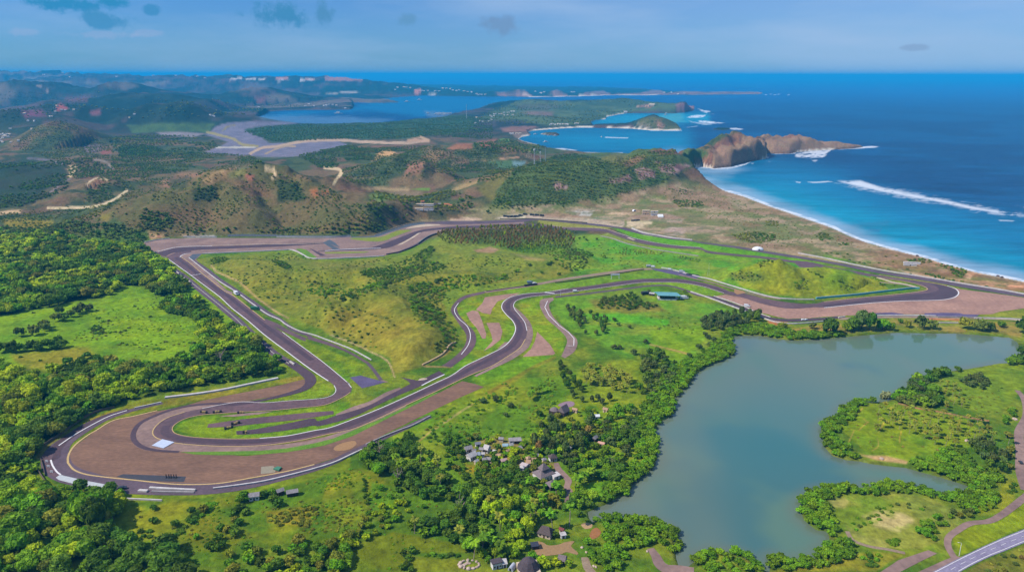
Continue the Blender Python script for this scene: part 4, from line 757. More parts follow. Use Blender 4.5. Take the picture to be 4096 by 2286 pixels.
# headland, peninsula, islands
cover(P('T2', 1180, 1110, 1270, 960, 1400, 830, 1600, 770, 1900, 740, 2100, 715, 2350, 690, 2560, 690, 'T3', 300, 690, 300, 810, 150, 870, 0, 960, 'T2', 2100, 1045, 1700, 1110, 1400, 1120), (88, 104, 54), 12, 12, var=(72, 90, 48))
cover(P('N8', 1450, 1060, 1700, 990, 1900, 1000, 2000, 1080, 1850, 1130, 1650, 1080), (118, 112, 66), 20, 16, amt=.8); cover(P('N8', 1850, 1110, 2000, 1020, 2170, 1000, 2000, 1130, 1900, 1150), (140, 106, 76), 14, 10, amt=.9); cover(P('N8', 2180, 960, 2350, 915, 2600, 940, 2600, 990, 2300, 980), (130, 86, 76), 14, 10, amt=.9)
ROCKS = [P('N8', 970, 1345, 1010, 1325, 1140, 1368, 1190, 1385, 1130, 1425, 1030, 1435), P('N8', 1600, 1300, 1750, 1308, 1870, 1275, 1920, 1242, 1990, 1305, 1900, 1350, 1700, 1345), P('N8', 1990, 1175, 2120, 1155, 2250, 1215, 2240, 1280, 2060, 1290), P('N8', 2260, 1060, 2340, 1100, 2330, 1125, 2250, 1090), P('T3', 60, 800, 200, 780, 280, 800, 160, 860, 100, 850)]
for r in ROCKS: cover(r, (178, 142, 136), 8, 12, var=(128, 92, 86), vs=fine)
cover(P('T3', 360, 800, 350, 760, 480, 620, 600, 570, 700, 600, 1000, 570, 1150, 600, 1200, 610, 1480, 650, 1480, 690, 1000, 720, 800, 760, 640, 800), (150, 106, 82), 10, 8, var=(112, 80, 68), vs=fbm(gx, gy, 26, 66, 4))
cover(P('T3', 480, 800, 600, 785, 740, 760, 800, 748, 800, 770, 640, 805), (118, 90, 78), 12, 8, amt=.7); cover(P('T3', 740, 640, 900, 640, 1040, 690, 960, 720, 800, 710, 740, 680), (116, 86, 76), 14, 10, amt=.85); cover(P('T3', 1180, 615, 1300, 625, 1480, 655, 1480, 680, 1200, 680), (130, 100, 90), 12, 8, amt=.85)
cover(P('T3', 240, 690, 310, 675, 390, 690, 400, 730, 330, 745, 250, 740), (78, 98, 52), 12, 8)
cover(P('N8', 1990, 600, 2100, 540, 2250, 505, 2400, 540, 2600, 640, 2600, 690, 2300, 690), (100, 102, 62), 10, 8, var=(84, 92, 54)); cover(P('N8', 2260, 580, 2340, 580, 2380, 650, 2320, 670, 2280, 640), (170, 128, 106), 8, 8); cover(P('N8', 2010, 600, 2180, 620, 2200, 680, 2060, 660), (150, 138, 120), 10, 8, amt=.7)
cover(P('N8', 1440, 650, 1500, 625, 1980, 625, 1990, 660, 1600, 665), (96, 78, 74), 6, 5)
cover(P('N8', 250, 440, 600, 300, 1200, 330, 1900, 280, 2600, 370, 2700, 450, 1900, 470, 1500, 600, 900, 640, 500, 560, 0, 560), (92, 108, 66), 14, 12, var=(72, 92, 58), vs=big); cover(P('N8', 560, 470, 700, 450, 990, 460, 970, 510, 700, 500), (136, 104, 96), 12, 10, amt=.8); cover(P('N8', 500, 370, 800, 350, 1100, 390, 900, 440, 560, 430), (92, 90, 70), 20, 14, amt=.8)
cover(P('N8', 340, 680, 460, 650, 680, 640, 800, 650, 650, 700, 400, 712), (140, 104, 94), 10, 8); cover(P('N8', 2020, 395, 2150, 365, 2240, 370, 2200, 400), (206, 160, 140), 6, 6, var=(150, 110, 96), vs=fine); cover(P('T3', 180, 370, 300, 355, 310, 420, 180, 415), (150, 108, 106), 8, 6)
cover(P('N8', 20, 830, 250, 820, 250, 880, 90, 890), (150, 96, 72), 12, 10); cover(P('N8', 310, 800, 420, 800, 400, 860, 330, 840), (112, 146, 70), 6, 6)
cover(P('N8', 500, 780, 460, 730, 640, 720, 690, 735, 560, 800), (128, 110, 100), 10, 8)
cover(P('T2', -40, 330, 400, 300, 700, 320, 1200, 330, 1800, 330, 2516, 320, 2516, 290, 1600, 250, 700, 240, 0, 250), (34, 62, 48), 14, 8)
for q in (('N8', 220, 215, 400, 212, 540, 180, 650, 205, 720, 275, 300, 265), ('N8', 940, 205, 1020, 185, 1090, 210, 1160, 265, 980, 268), ('N8', 1280, 262, 1380, 216, 1600, 195, 1710, 240, 2050, 225, 2240, 182, 2330, 230, 2501, 215, 2501, 245, 2000, 262, 1400, 270), ('T3', 0, 300, 50, 270, 120, 300, 270, 272, 400, 292, 480, 264, 620, 280, 680, 273, 775, 280, 770, 306, 300, 310)):
    cover(P(*q), (158, 118, 106), 6, 5, var=(120, 92, 84), vs=big)
for q in ((450, 225, 470, 208, 560, 212, 560, 232), (590, 240, 680, 240, 710, 262, 600, 262)): cover(P('N8', *q), (226, 184, 160), 4, 3)
cover(P('T2', 640, 280, 690, 282, 690, 318, 640, 318), (220, 140, 110), 4, 3)
cover(P('T1', 1980, 195, 2070, 195, 2070, 218, 1980, 216), (206, 140, 120), 4, 3); cover(P('T1', 2170, 205, 2260, 208, 2260, 222, 2170, 220), (216, 170, 150), 4, 3); cover(P('T1', 2350, 185, 2516, 185, 2516, 215, 2350, 215), (170, 120, 110), 6, 4); cover(P('T2', 0, 185, 100, 182, 270, 198, 270, 222, 0, 222), (176, 122, 110), 6, 4)
covline(P('T1', 1650, 203, 1750, 207, 1860, 212, 2000, 214, 2270, 216), 4, (216, 206, 200), .9, 2); covline(P('T1', 2280, 312, 2400, 306, 2516, 304, 'T2', 0, 312, 130, 304, 260, 304), 4, (190, 176, 166), .9, 2); covline(P('T1', 230, 245, 300, 262, 345, 300), 5, (150, 130, 120), .9)
covline(P('T2', 720, 322, 900, 324), 4, (200, 190, 180), .8, 2)
# dirt track along the beach
covline(P('T3', 330, 975, 400, 1010, 520, 1040, 640, 1080, 750, 1120, 870, 1165, 960, 1205, 1100, 1265, 'N4', 0, 45), 10, (164, 142, 112), .9); covline(P('N4', 0, 325, 150, 318, 400, 350, 550, 420), 7, (176, 150, 124), .7)
# beaches: dry sand then pale wet sand along the water line
b = sstep(26, 14, WS+wx*14)*sstep(-14, -6, WS)*sstep(3500, 3000, gy)*(VX > 2850)
cov = mixc(cov, np.broadcast_to(C(158, 126, 100), cov.shape), b*.85)
isbeach = np.zeros(len(gx))
for q in (P('T3', 160, 850, 300, 930, 700, 1040, 1226, 1215, 'N4', 1000, 330, 1800, 560, 2900, 810), P('T3', 300, 800, 400, 812), P('T3', 1030, 690, 1240, 688), P('T3', 770, 722, 805, 745),
          P('N8', 680, 757, 556, 793, 600, 820, 760, 857), P('N8', 650, 716, 720, 696, 1100, 666, 1420, 655), P('N8', 1640, 552, 1640, 525, 1810, 490), P('N8', 960, 914, 1400, 966, 1850, 976), P('N8', 1700, 662, 1950, 668, 2200, 690, 2600, 694), P('N8', 720, 275, 1300, 270, 2240, 258)):
    d, _ = ldist(p0[:, 0], p0[:, 1], q, 40); isbeach = np.maximum(isbeach, sstep(24, 12, d))
bw = np.clip(13*900/np.maximum(gy, 1), 3.2, 11); b = sstep(1, .55, (WS+wx*5*(bw/11))/bw)*isbeach*sstep(5, 2, gz)
cov = mixc(cov, np.broadcast_to(C(226, 212, 198), cov.shape), b)
rock = (1-isbeach)*sstep(1, .4, WS/np.clip(7*900/np.maximum(gy, 1), 2, 7))*(gy < 6000)*sstep(9, 3, gz)
cov = mixc(cov, np.broadcast_to(C(92, 76, 72), cov.shape), rock*.8)
lb = sstep(4, .5, LS)*(.5+.5*sstep(.4, .6, mid)); cov = mixc(cov, np.broadcast_to(C(90, 104, 54), cov.shape), lb*.6)
patch = fbm(gx, gy, 19, 87, 4); patch2 = fbm(gx, gy, 55, 99, 4)
cov *= mixc(np.array([1., 1, 1]), np.array([.62, .76, .8]), sstep(.5, .66, patch)*.75*sstep(1300, 900, gy))
cov *= mixc(np.array([1., 1, 1]), np.array([1.07, 1.0, .92]), sstep(.48, .62, patch2)*sstep(1300, 900, gy))
coast = sstep(8, -8, sdf(VX, VY, P('T2', 1000, 1150, 1700, 1100, 2500, 960, 'T3', 200, 900, 640, 1010, 1226, 1215, 'N4', 900, 310, 1900, 600, 2900, 850, 2000, 780, 1000, 600, 0, 440, 'N3', 2400, 500, 1300, 290, 300, 180), 60))
q1 = fbm(gx, gy, 34, 141, 4); q2 = fbm(gx, gy, 16, 151, 4)
cov = mixc(cov, np.broadcast_to(C(180, 152, 122), cov.shape), coast*sstep(.49, .6, q1)*.75); cov = mixc(cov, np.broadcast_to(C(94, 108, 58), cov.shape), coast*sstep(.54, .64, q2)*.6); cov = mixc(cov, np.broadcast_to(C(146, 108, 84), cov.shape), coast*sstep(.56, .64, fbm(gx, gy, 60, 161, 4))*.5)
cov *= (1+.34*(fine-.5)*2*sstep(2500, 600, gy)+.25*(mid-.5))[:, None]
cov = cov*mixc(np.array([1.2, .94, .72]), np.array([.99, 1.0, .92]), sstep(820, 1120, gy))
cov = np.clip(cov, .002, .8)

m, nt, ns, ln, bs = newmat('land_cover')
at = N(ns, 'ShaderNodeAttribute', attribute_name='cov')
geo = N(ns, 'ShaderNodeNewGeometry')
n1 = N(ns, 'ShaderNodeTexNoise', i_Scale=.22, i_Detail=6.0, i_Roughness=.65); ln.new(geo.outputs['Position'], n1.inputs['Vector'])
r1 = N(ns, 'ShaderNodeMapRange'); r1.inputs[1].default_value = .3; r1.inputs[2].default_value = .7; r1.inputs[3].default_value = .62; r1.inputs[4].default_value = 1.38
ln.new(n1.outputs['Fac'], r1.inputs[0])
n2 = N(ns, 'ShaderNodeTexNoise', i_Scale=.035, i_Detail=5.0); ln.new(geo.outputs['Position'], n2.inputs['Vector'])
hs = N(ns, 'ShaderNodeHueSaturation'); r2 = N(ns, 'ShaderNodeMapRange'); r2.inputs[1].default_value = .3; r2.inputs[2].default_value = .7; r2.inputs[3].default_value = .488; r2.inputs[4].default_value = .51
ln.new(n2.outputs['Fac'], r2.inputs[0]); ln.new(r2.outputs[0], hs.inputs['Hue']); ln.new(at.outputs['Color'], hs.inputs['Color'])
sc1 = N(ns, 'ShaderNodeVectorMath', operation='SCALE'); ln.new(hs.outputs['Color'], sc1.inputs[0]); ln.new(r1.outputs[0], sc1.inputs['Scale'])
ln.new(sc1.outputs[0], bs.inputs['Base Color']); bs.inputs['Roughness'].default_value = 1; bs.inputs['Specular IOR Level'].default_value = .08
bp = N(ns, 'ShaderNodeBump', i_Strength=.9, i_Distance=1.6); ln.new(n1.outputs['Fac'], bp.inputs['Height']); ln.new(bp.outputs['Normal'], bs.inputs['Normal'])
M_LAND = m
rgba = np.c_[cov, np.ones(len(cov))]
# rough ground relief (tussocks) away from the paved sheets
me = mesh_np('ground', np.stack([gx, gy, gz], -1), quads(NR, NC), [M_LAND], smooth=True, attrs={'cov': ('POINT', 'FLOAT_COLOR', rgba)})
tag(link('ground', me), kind='structure')
for i_, s in enumerate(SHEETS): build_sheet(s[0], s[1], s[2], s[3]+i_*.00028, s[4])      # no two sheets in one plane

# ---------------------------------------------------------------- sea
ox, oy, onr, onc = grid(-300, 4800, 5.0, YH, 1300, 2.2)
ox = ox.ravel(); oy = oy.ravel()
op_ = proj(np.stack([ox, oy, 0*ox], -1)); OX, OY = op_[:, 0], op_[:, 1]
ow = water_sdf(OX, OY, 400)
owx = fbm(ox, oy, 60, 3, 4)-.5; ofine = fbm(ox, oy*2.2, 14, 8, 4); obig = fbm(ox, oy, 300, 14, 3)
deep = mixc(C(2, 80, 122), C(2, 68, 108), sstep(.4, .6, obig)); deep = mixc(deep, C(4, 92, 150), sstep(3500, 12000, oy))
oc = deep.copy()
def ocov(poly, c, feather, amt=1.0, warp=20):
    s = sdf(OX+owx*warp*2, OY+owx*warp, poly, feather+20)
    k = sstep(feather*.5, -feather*.5, s)*amt
    oc[:] = mixc(oc, np.broadcast_to(C(*c), oc.shape), k)
ocov(P('T3', 100, 850, 300, 800, 700, 760, 1000, 790, 1300, 860, 1500, 950, 1900, 1040, 2300, 1120, 2700, 1180, 2900, 1600, 1500, 1378, 900, 1160), (4, 116, 154), 130)
ocov(P('T3', 150, 850, 300, 830, 600, 900, 900, 940, 1300, 1040, 1700, 1180, 2200, 1300, 2700, 1450, 2700, 1600, 1500, 1378, 900, 1160, 300, 930), (12, 140, 168), 110)
ocov(P('N8', 540, 800, 600, 760, 660, 710, 900, 680, 2501, 690, 2650, 720, 2700, 860, 2600, 990, 1400, 960), (6, 130, 164), 120)
ocov(P('N8', 1440, 600, 1640, 530, 1900, 480, 2501, 478, 'T3', 400, 430, 420, 500, 150, 500, 0, 470, 'N8', 2200, 600), (26, 142, 170), 30)
ocov(P('T3', 60, 440, 220, 430, 240, 490, 150, 510, 60, 470), (70, 158, 168), 24)
ocov(P('T1', 1800, 520, 1880, 470, 2100, 440, 2516, 440, 'T2', 300, 430, 700, 480, 1000, 440, 1300, 400, 1500, 350, 600, 330, 400, 350, 200, 420), (2, 108, 150), 24)
ocov(P('T1', 1800, 470, 2100, 470, 2516, 480, 'T2', 300, 490, 500, 500, 300, 530, 0, 535, 'T1', 2000, 530), (96, 132, 160), 20, .7)
ocov(P('T2', 720, 440, 900, 450, 900, 480, 740, 480), (110, 130, 150), 14, .6)
ocov(P('T3', 1360, 1200, 1640, 1170, 1640, 1200, 1400, 1230), (60, 120, 150), 30, .5); ocov(P('T3', 1520, 1225, 1600, 1230, 1580, 1250, 1520, 1245), (70, 110, 150), 16, .5)
# shallows over pale sand
near = sstep(130, 70, ldist(OX, OY, P('T3', 175, 858, 350, 915, 640, 1000, 1226, 1206, 'N4', 1000, 330, 1800, 555, 2900, 800), 140)[0])
sh = sstep(-52, -6, ow+owx*34)*near
oc = mixc(oc, np.broadcast_to(C(150, 176, 196), oc.shape), sh*.78)
foam = np.zeros(len(ox))
foam = np.maximum(foam, sstep(-9, -2, ow+owx*10)*near*(.45+.55*sstep(.35, .55, ofine)))
def fpoly(poly, amt=1.0, feather=10, warp=16, lo=.38, hi=.56):
    global foam
    s = sdf(OX+owx*warp*2, OY+owx*warp, poly, 60)
    k = sstep(feather*.5, -feather*.5, s)*amt*(sstep(lo, hi, ofine))
    foam = np.maximum(foam, k)
surf = P('T3', 1240, 905, 1290, 892, 1450, 890, 1500, 912, 1600, 935, 1750, 955, 1950, 995, 2100, 1030, 2250, 1055, 2400, 1085, 2576, 1118, 2800, 1160, 2800, 1190, 2576, 1150, 2400, 1142, 2280, 1132, 2180, 1100, 2050, 1068, 1900, 1050, 1750, 1020, 1600, 992, 1450, 968, 1340, 935)
fpoly(surf, .66, 24, 12, .34, .66); fpoly(P('T3', 1290, 897, 1450, 894, 1600, 945, 1950, 1012, 2250, 1078, 2400, 1100, 2400, 1120, 2200, 1090, 1950, 1035, 1600, 975, 1420, 935), 1.0, 14, 8, .1, .35)
fpoly(P('T3', 1080, 903, 1130, 905, 1250, 897, 1260, 906, 1130, 914, 1090, 908), .9, 5, 4, .2, .45); fpoly(P('T3', 1000, 900, 1040, 905, 1040, 915, 1005, 910), .8, 5, 3, .2, .5); fpoly(P('T3', 2400, 1165, 2520, 1170, 2500, 1178, 2410, 1175), .7, 5, 4, .3, .5); fpoly(P('T3', 2515, 1062, 2576, 1072, 2700, 1090, 2576, 1082), .7, 5, 4, .3, .5)
fpoly(P('T3', 1010, 712, 1100, 690, 1250, 680, 1235, 700, 1190, 738, 1080, 742, 1000, 735), .95, 10, 8, .25, .5); fpoly(P('T3', 1110, 755, 1170, 750, 1130, 770), .7, 6, 4)
fpoly(P('T3', 1450, 664, 1530, 658, 1600, 665, 1540, 672, 1450, 674), 1, 5, 3, .2, .4); fpoly(P('T3', 1270, 676, 1480, 666, 1480, 676, 1300, 684), .9, 4, 3, .2, .4); fpoly(P('T3', 780, 720, 820, 735, 810, 745, 780, 730), .9, 5, 3, .2, .4)
fpoly(P('T3', 400, 812, 560, 805, 640, 778, 700, 768, 640, 795, 570, 812), .9, 4, 3, .2, .4); fpoly(P('T3', 850, 708, 1000, 702, 1010, 712, 860, 716), .8, 4, 3, .2, .4); fpoly(P('T3', 690, 772, 730, 774, 700, 784), .6, 5, 3, .3, .5); fpoly(P('T3', 790, 764, 840, 764, 820, 770), .6, 4, 3, .3, .5)
fpoly(P('T3', 250, 462, 300, 448, 390, 446, 370, 462, 280, 468), 1, 5, 4, .2, .4); fpoly(P('T3', 330, 484, 380, 486, 520, 502, 420, 508, 340, 496), 1, 5, 4, .2, .4); fpoly(P('T3', 260, 484, 340, 500, 430, 512, 380, 514, 290, 500), .8, 6, 4, .2, .4); fpoly(P('T3', 325, 402, 420, 420, 390, 434, 360, 425), .9, 5, 4, .2, .4); fpoly(P('T3', 380, 438, 450, 438, 440, 442), .7, 4, 2, .2, .4)
fpoly(P('T3', 545, 536, 600, 535, 650, 544, 600, 550, 555, 545), .9, 4, 3, .2, .4); fpoly(P('T3', 0, 548, 220, 550, 220, 556, 0, 556), .8, 4, 2, .2, .4); fpoly(P('T3', 240, 528, 330, 520, 330, 526, 250, 535), .6, 4, 3, .3, .5); fpoly(P('T3', 430, 630, 490, 622, 490, 630, 440, 634), .8, 4, 3, .3, .5)
fpoly(P('N8', 1628, 770, 1915, 779, 1915, 790, 1628, 784), .85, 3, 0, 0, .2)
fpoly(P('N8', 965, 912, 1100, 912, 1280, 935, 1280, 945, 1080, 928), .9, 4, 3, .2, .4); fpoly(P('N8', 1380, 960, 1620, 968, 1850, 965, 1850, 980, 1620, 985, 1390, 972), .9, 5, 3, .1, .3)
for x, y in ((800, 307), (830, 304), (862, 308), (883, 304), (955, 309)): fpoly(P('T3', x-8, y-2, x+8, y-2, x+8, y+2, x-8, y+2), 1, 2, 0, 0, .1)
caps = sstep(.70, .76, fbm(ox, oy*3, 26, 61, 3))*(oy < 4500)*.35
oc = mixc(oc, np.broadcast_to(C(30, 110, 160), oc.shape), caps*.6)
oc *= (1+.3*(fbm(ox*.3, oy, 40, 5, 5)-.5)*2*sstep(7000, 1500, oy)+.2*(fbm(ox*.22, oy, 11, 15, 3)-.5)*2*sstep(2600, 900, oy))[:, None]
m, nt, ns, ln, bs = newmat('sea_water')
at = N(ns, 'ShaderNodeAttribute', attribute_name='cov'); fo = N(ns, 'ShaderNodeAttribute', attribute_name='foam'); geo = N(ns, 'ShaderNodeNewGeometry')
fm_ = N(ns, 'ShaderNodeTexNoise', i_Scale=.35, i_Detail=5.0, i_Roughness=.7); ln.new(geo.outputs['Position'], fm_.inputs['Vector'])
ad = N(ns, 'ShaderNodeMath', operation='MULTIPLY_ADD'); ad.inputs[1].default_value = .9; ad.inputs[2].default_value = -.45; ln.new(fm_.outputs['Fac'], ad.inputs[0])
a2 = N(ns, 'ShaderNodeMath', operation='ADD'); ln.new(fo.outputs['Fac'], a2.inputs[0]); ln.new(ad.outputs[0], a2.inputs[1])
a3 = N(ns, 'ShaderNodeMapRange'); a3.inputs[1].default_value = .2; a3.inputs[2].default_value = 1.05; a3.inputs[4].default_value = .8; ln.new(a2.outputs[0], a3.inputs[0])
a4 = N(ns, 'ShaderNodeMath', operation='MULTIPLY'); ln.new(a3.outputs[0], a4.inputs[0]); 
gt = N(ns, 'ShaderNodeMath', operation='GREATER_THAN'); gt.inputs[1].default_value = .02; ln.new(fo.outputs['Fac'], gt.inputs[0]); ln.new(gt.outputs[0], a4.inputs[1])
mx = N(ns, 'ShaderNodeMix', data_type='RGBA'); mx.inputs[7].default_value = (*C(244, 244, 244), 1)
ln.new(a4.outputs[0], mx.inputs[0]); ln.new(at.outputs['Color'], mx.inputs[6]); ln.new(mx.outputs[2], bs.inputs['Base Color'])
mp = N(ns, 'ShaderNodeMapping'); mp.inputs['Scale'].default_value = (.6, 1.6, 1); ln.new(geo.outputs['Position'], mp.inputs['Vector'])
wv = N(ns, 'ShaderNodeTexNoise', i_Scale=.045, i_Detail=6.0, i_Roughness=.62); ln.new(mp.outputs['Vector'], wv.inputs['Vector'])
bp = N(ns, 'ShaderNodeBump', i_Strength=.7, i_Distance=5.0); ln.new(wv.outputs['Fac'], bp.inputs['Height']); ln.new(bp.outputs['Normal'], bs.inputs['Normal'])
bs.inputs['Roughness'].default_value = .45; bs.inputs['Specular IOR Level'].default_value = .07; bs.inputs['IOR'].default_value = 1.33
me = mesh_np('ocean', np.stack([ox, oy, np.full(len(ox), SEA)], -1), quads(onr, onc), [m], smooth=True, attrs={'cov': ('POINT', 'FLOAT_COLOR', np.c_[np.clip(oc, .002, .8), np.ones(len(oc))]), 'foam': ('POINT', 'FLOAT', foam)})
tag(link('ocean', me), kind='structure')

# ---------------------------------------------------------------- lagoon
lx0, ly0 = LAG_G.min(0)-3; lx1, ly1 = LAG_G.max(0)+3
n = 160; X_, Y_ = np.meshgrid(np.linspace(lx0, lx1, n), np.linspace(ly0, ly1, n)); X_ = X_.ravel(); Y_ = Y_.ravel()
q = fbm(X_, Y_, 90, 4, 4); lc = mixc(C(92, 122, 102), C(72, 110, 106), sstep(.4, .6, q)); lc = mixc(lc, C(112, 122, 104), sstep(.42, .74, fbm(X_*1.4, Y_*.6, 110, 9, 3))*.7)
lp = proj(np.stack([X_, Y_, 0*X_], -1))
lc = mixc(lc, C(52, 112, 112), sstep(520, 60, np.hypot((lp[:, 0]-3100), (lp[:, 1]-1720)*1.5))*.6)
lc = mixc(lc, C(110, 112, 88), sstep(-14, 0, sdf(X_, Y_, LAG_G, 60))*.6)
m, nt, ns, ln, bs = newmat('lagoon_water')
at = N(ns, 'ShaderNodeAttribute', attribute_name='cov'); ln.new(at.outputs['Color'], bs.inputs['Base Color'])
geo = N(ns, 'ShaderNodeNewGeometry'); wv = N(ns, 'ShaderNodeTexNoise', i_Scale=.4, i_Detail=4.0); ln.new(geo.outputs['Position'], wv.inputs['Vector'])
bp = N(ns, 'ShaderNodeBump', i_Strength=.08, i_Distance=.25); ln.new(wv.outputs['Fac'], bp.inputs['Height']); ln.new(bp.outputs['Normal'], bs.inputs['Normal'])
bs.inputs['Roughness'].default_value = .07; bs.inputs['Specular IOR Level'].default_value = .38; bs.inputs['IOR'].default_value = 1.33
f = quads(n, n)[:, ::-1]
me = mesh_np('lagoon', np.stack([X_, Y_, np.full(len(X_), -.9)], -1), f, [m], smooth=True, attrs={'cov': ('POINT', 'FLOAT_COLOR', np.c_[lc, np.ones(len(lc))])})
tag(link('lagoon', me), kind='structure')
# ---------------------------------------------------------------- foliage materials
LEAFK = np.array([1.74, 1.54, .8])
def leafmat(name, rgb, hue=.02, trans=.36):
    m, nt, ns, ln, b = newmat(name)
    oi = N(ns, 'ShaderNodeObjectInfo'); a = N(ns, 'ShaderNodeAttribute', attribute_name='rnd'); lv = N(ns, 'ShaderNodeAttribute', attribute_name='lv')
    s = N(ns, 'ShaderNodeMath', operation='ADD'); ln.new(oi.outputs['Random'], s.inputs[0]); ln.new(a.outputs['Fac'], s.inputs[1])
    fr = N(ns, 'ShaderNodeMath', operation='FRACT'); ln.new(s.outputs[0], fr.inputs[0])
    r1 = N(ns, 'ShaderNodeMapRange'); r1.inputs[3].default_value = .66; r1.inputs[4].default_value = 1.4; ln.new(fr.outputs[0], r1.inputs[0])
    r2 = N(ns, 'ShaderNodeMapRange'); r2.inputs[3].default_value = .72; r2.inputs[4].default_value = 1.3; ln.new(lv.outputs['Fac'], r2.inputs[0])
    mu = N(ns, 'ShaderNodeMath', operation='MULTIPLY'); ln.new(r1.outputs[0], mu.inputs[0]); ln.new(r2.outputs[0], mu.inputs[1])
    f2 = N(ns, 'ShaderNodeMath', operation='MULTIPLY'); f2.inputs[1].default_value = 7.31; ln.new(fr.outputs[0], f2.inputs[0])
    f3 = N(ns, 'ShaderNodeMath', operation='FRACT'); ln.new(f2.outputs[0], f3.inputs[0])
    r3 = N(ns, 'ShaderNodeMapRange'); r3.inputs[3].default_value = .5-hue; r3.inputs[4].default_value = .5+hue; ln.new(f3.outputs[0], r3.inputs[0])
    hs = N(ns, 'ShaderNodeHueSaturation'); hs.inputs['Color'].default_value = (*np.minimum(np.array(alb(*rgb))*LEAFK, .7), 1); ln.new(r3.outputs[0], hs.inputs['Hue']); ln.new(mu.outputs[0], hs.inputs['Value'])
    ln.new(hs.outputs['Color'], b.inputs['Base Color']); b.inputs['Roughness'].default_value = .7; b.inputs['Specular IOR Level'].default_value = .12
    tr = N(ns, 'ShaderNodeBsdfTranslucent'); ln.new(hs.outputs['Color'], tr.inputs['Color'])
    mx = N(ns, 'ShaderNodeMixShader'); mx.inputs[0].default_value = trans; ln.new(b.outputs[0], mx.inputs[1]); ln.new(tr.outputs[0], mx.inputs[2])
    ln.new(mx.outputs[0], ns['Material Output'].inputs['Surface'])
    return m
LEAF = [leafmat('leaf_bright', (142, 168, 30)), leafmat('leaf_green', (100, 142, 30)), leafmat('leaf_dark', (78, 112, 36)), leafmat('leaf_olive', (120, 130, 52)),
        leafmat('leaf_grey', (84, 104, 66)), leafmat('leaf_brown', (132, 112, 78)), leafmat('leaf_mangrove', (98, 138, 28), .015), leafmat('leaf_yellow', (206, 176, 30)), leafmat('leaf_pale', (150, 160, 140)), leafmat('leaf_scrub', (94, 114, 62))]
TINT = ['bright green', 'fresh green', 'dark green', 'olive green', 'grey green', 'brownish', 'deep green', 'yellow', 'pale grey', 'dull green']
M_BARK = mat_noise('bark', alb(110, 92, 76), alb(86, 72, 60), scale=1.5)
M_BARKP = mat_noise('pale_bark', alb(176, 156, 140), alb(150, 128, 112), scale=1.5)

# ---------------------------------------------------------------- crown shapes (quads only)
def qsphere(n=1):
    vs = []; fs = []
    for ax in range(3):
        for sg in (-1, 1):
            b = len(vs)
            for i in range(n+1):
                for j in range(n+1):
                    p = [0, 0, 0]; p[ax] = sg; p[(ax+1) % 3] = -1+2*i/n; p[(ax+2) % 3] = -1+2*j/n
                    p = np.array(p, float); vs.append(p/np.linalg.norm(p))
            for i in range(n):
                for j in range(n):
                    q = [b+i*(n+1)+j, b+(i+1)*(n+1)+j, b+(i+1)*(n+1)+j+1, b+i*(n+1)+j+1]
                    fs.append(q if sg > 0 else q[::-1])
    return np.array(vs), np.array(fs)
def leaves(rs, cen, rad, n, size, up=.35, flat=.75):
    """n bent leaf clumps on the skin of a lobe"""
    d = rs.normal(size=(n, 3)); d[:, 2] = d[:, 2]*.8+up; d /= np.linalg.norm(d, axis=1)[:, None]
    c = cen+d*rad*np.array([1, 1, flat])*rs.uniform(.82, 1.12, (n, 1))
    nr = d*.8+rs.normal(size=(n, 3))*.5; nr /= np.linalg.norm(nr, axis=1)[:, None]
    t = np.cross(nr, rs.normal(size=(n, 3))); t /= np.linalg.norm(t, axis=1)[:, None]+1e-9; b = np.cross(nr, t)
    s = size*rs.uniform(.6, 1.25, (n, 1)); s2 = s*rs.uniform(.55, 1, (n, 1))
    v = np.stack([c-t*s-b*s2*.3, c+b*s2*-.9+nr*s*.12, c+t*s+b*s2*.2, c+b*s2+nr*s*.1], 1).reshape(-1, 3)
    return v, np.arange(4*n).reshape(n, 4)
def crown(seed, R=1.0, nl=12, nleaf=30, leaf=.2, zc=.62, squash=.72, core=2, lob=(.34, .52), cone=0):
    """broad crown: lobes over a dome; heights in units of R above the ground"""
    rs = np.random.RandomState(seed); V = []; F = []; L = []; b = 0
    sv_, sf_ = qsphere(core)
    for i in range(nl):
        if cone:
            h = (i+.5)/nl; a = i*2.4+rs.uniform(0, 1); r = (1-h)*.55*R*rs.uniform(.7, 1.1)
            cen = np.array([math.cos(a)*r*.5, math.sin(a)*r*.5, .3+h*cone]); lr = max(.16, (1-h)*.55+.1)*rs.uniform(.8, 1.1)
        else:
            h = rs.uniform(0, 1)**.8; a = i*2.4+rs.uniform(-.6, .6); r = math.sqrt(max(0, 1-h*h))*rs.uniform(.35, .72)*R
            cen = np.array([math.cos(a)*r, math.sin(a)*r, zc+h*squash*.75]); lr = rs.uniform(*lob)*R
        k = sv_*(1+.14*rs.normal(size=(len(sv_), 1)))*lr*.86*np.array([1, 1, .8])+cen
        V.append(k); F.append(sf_+b); b += len(k); L.append(rs.uniform(0, 1, len(sf_)))
        if nleaf:
            v, f = leaves(rs, cen, lr, nleaf, leaf*R)
            V.append(v); F.append(f+b); b += len(v); L.append(rs.uniform(0, 1, len(f)))
    return np.vstack(V), np.vstack(F), np.concatenate(L)
def bare_np(seed):
    rs = np.random.RandomState(seed); m = MB(); m.tube([(0, 0, -.2), (.03, .02, .4), (.05, 0, .8)], [.06, .045, .03], 6)
    for i in range(9):
        a = i*2.4+rs.uniform(-.4, .4); z = rs.uniform(.35, .8); l = rs.uniform(.3, .55); q = (math.cos(a)*l*.5, math.sin(a)*l*.5, z+.16); e = (math.cos(a)*l, math.sin(a)*l, z+.42)
        m.tube([(.03, .01, z), q, e], [.025, .018, .007], 5)
        for k in (-.5, .5): m.tube([q, (q[0]+math.cos(a+k)*l*.4, q[1]+math.sin(a+k)*l*.4, q[2]+.22)], [.014, .005], 4)
    return m
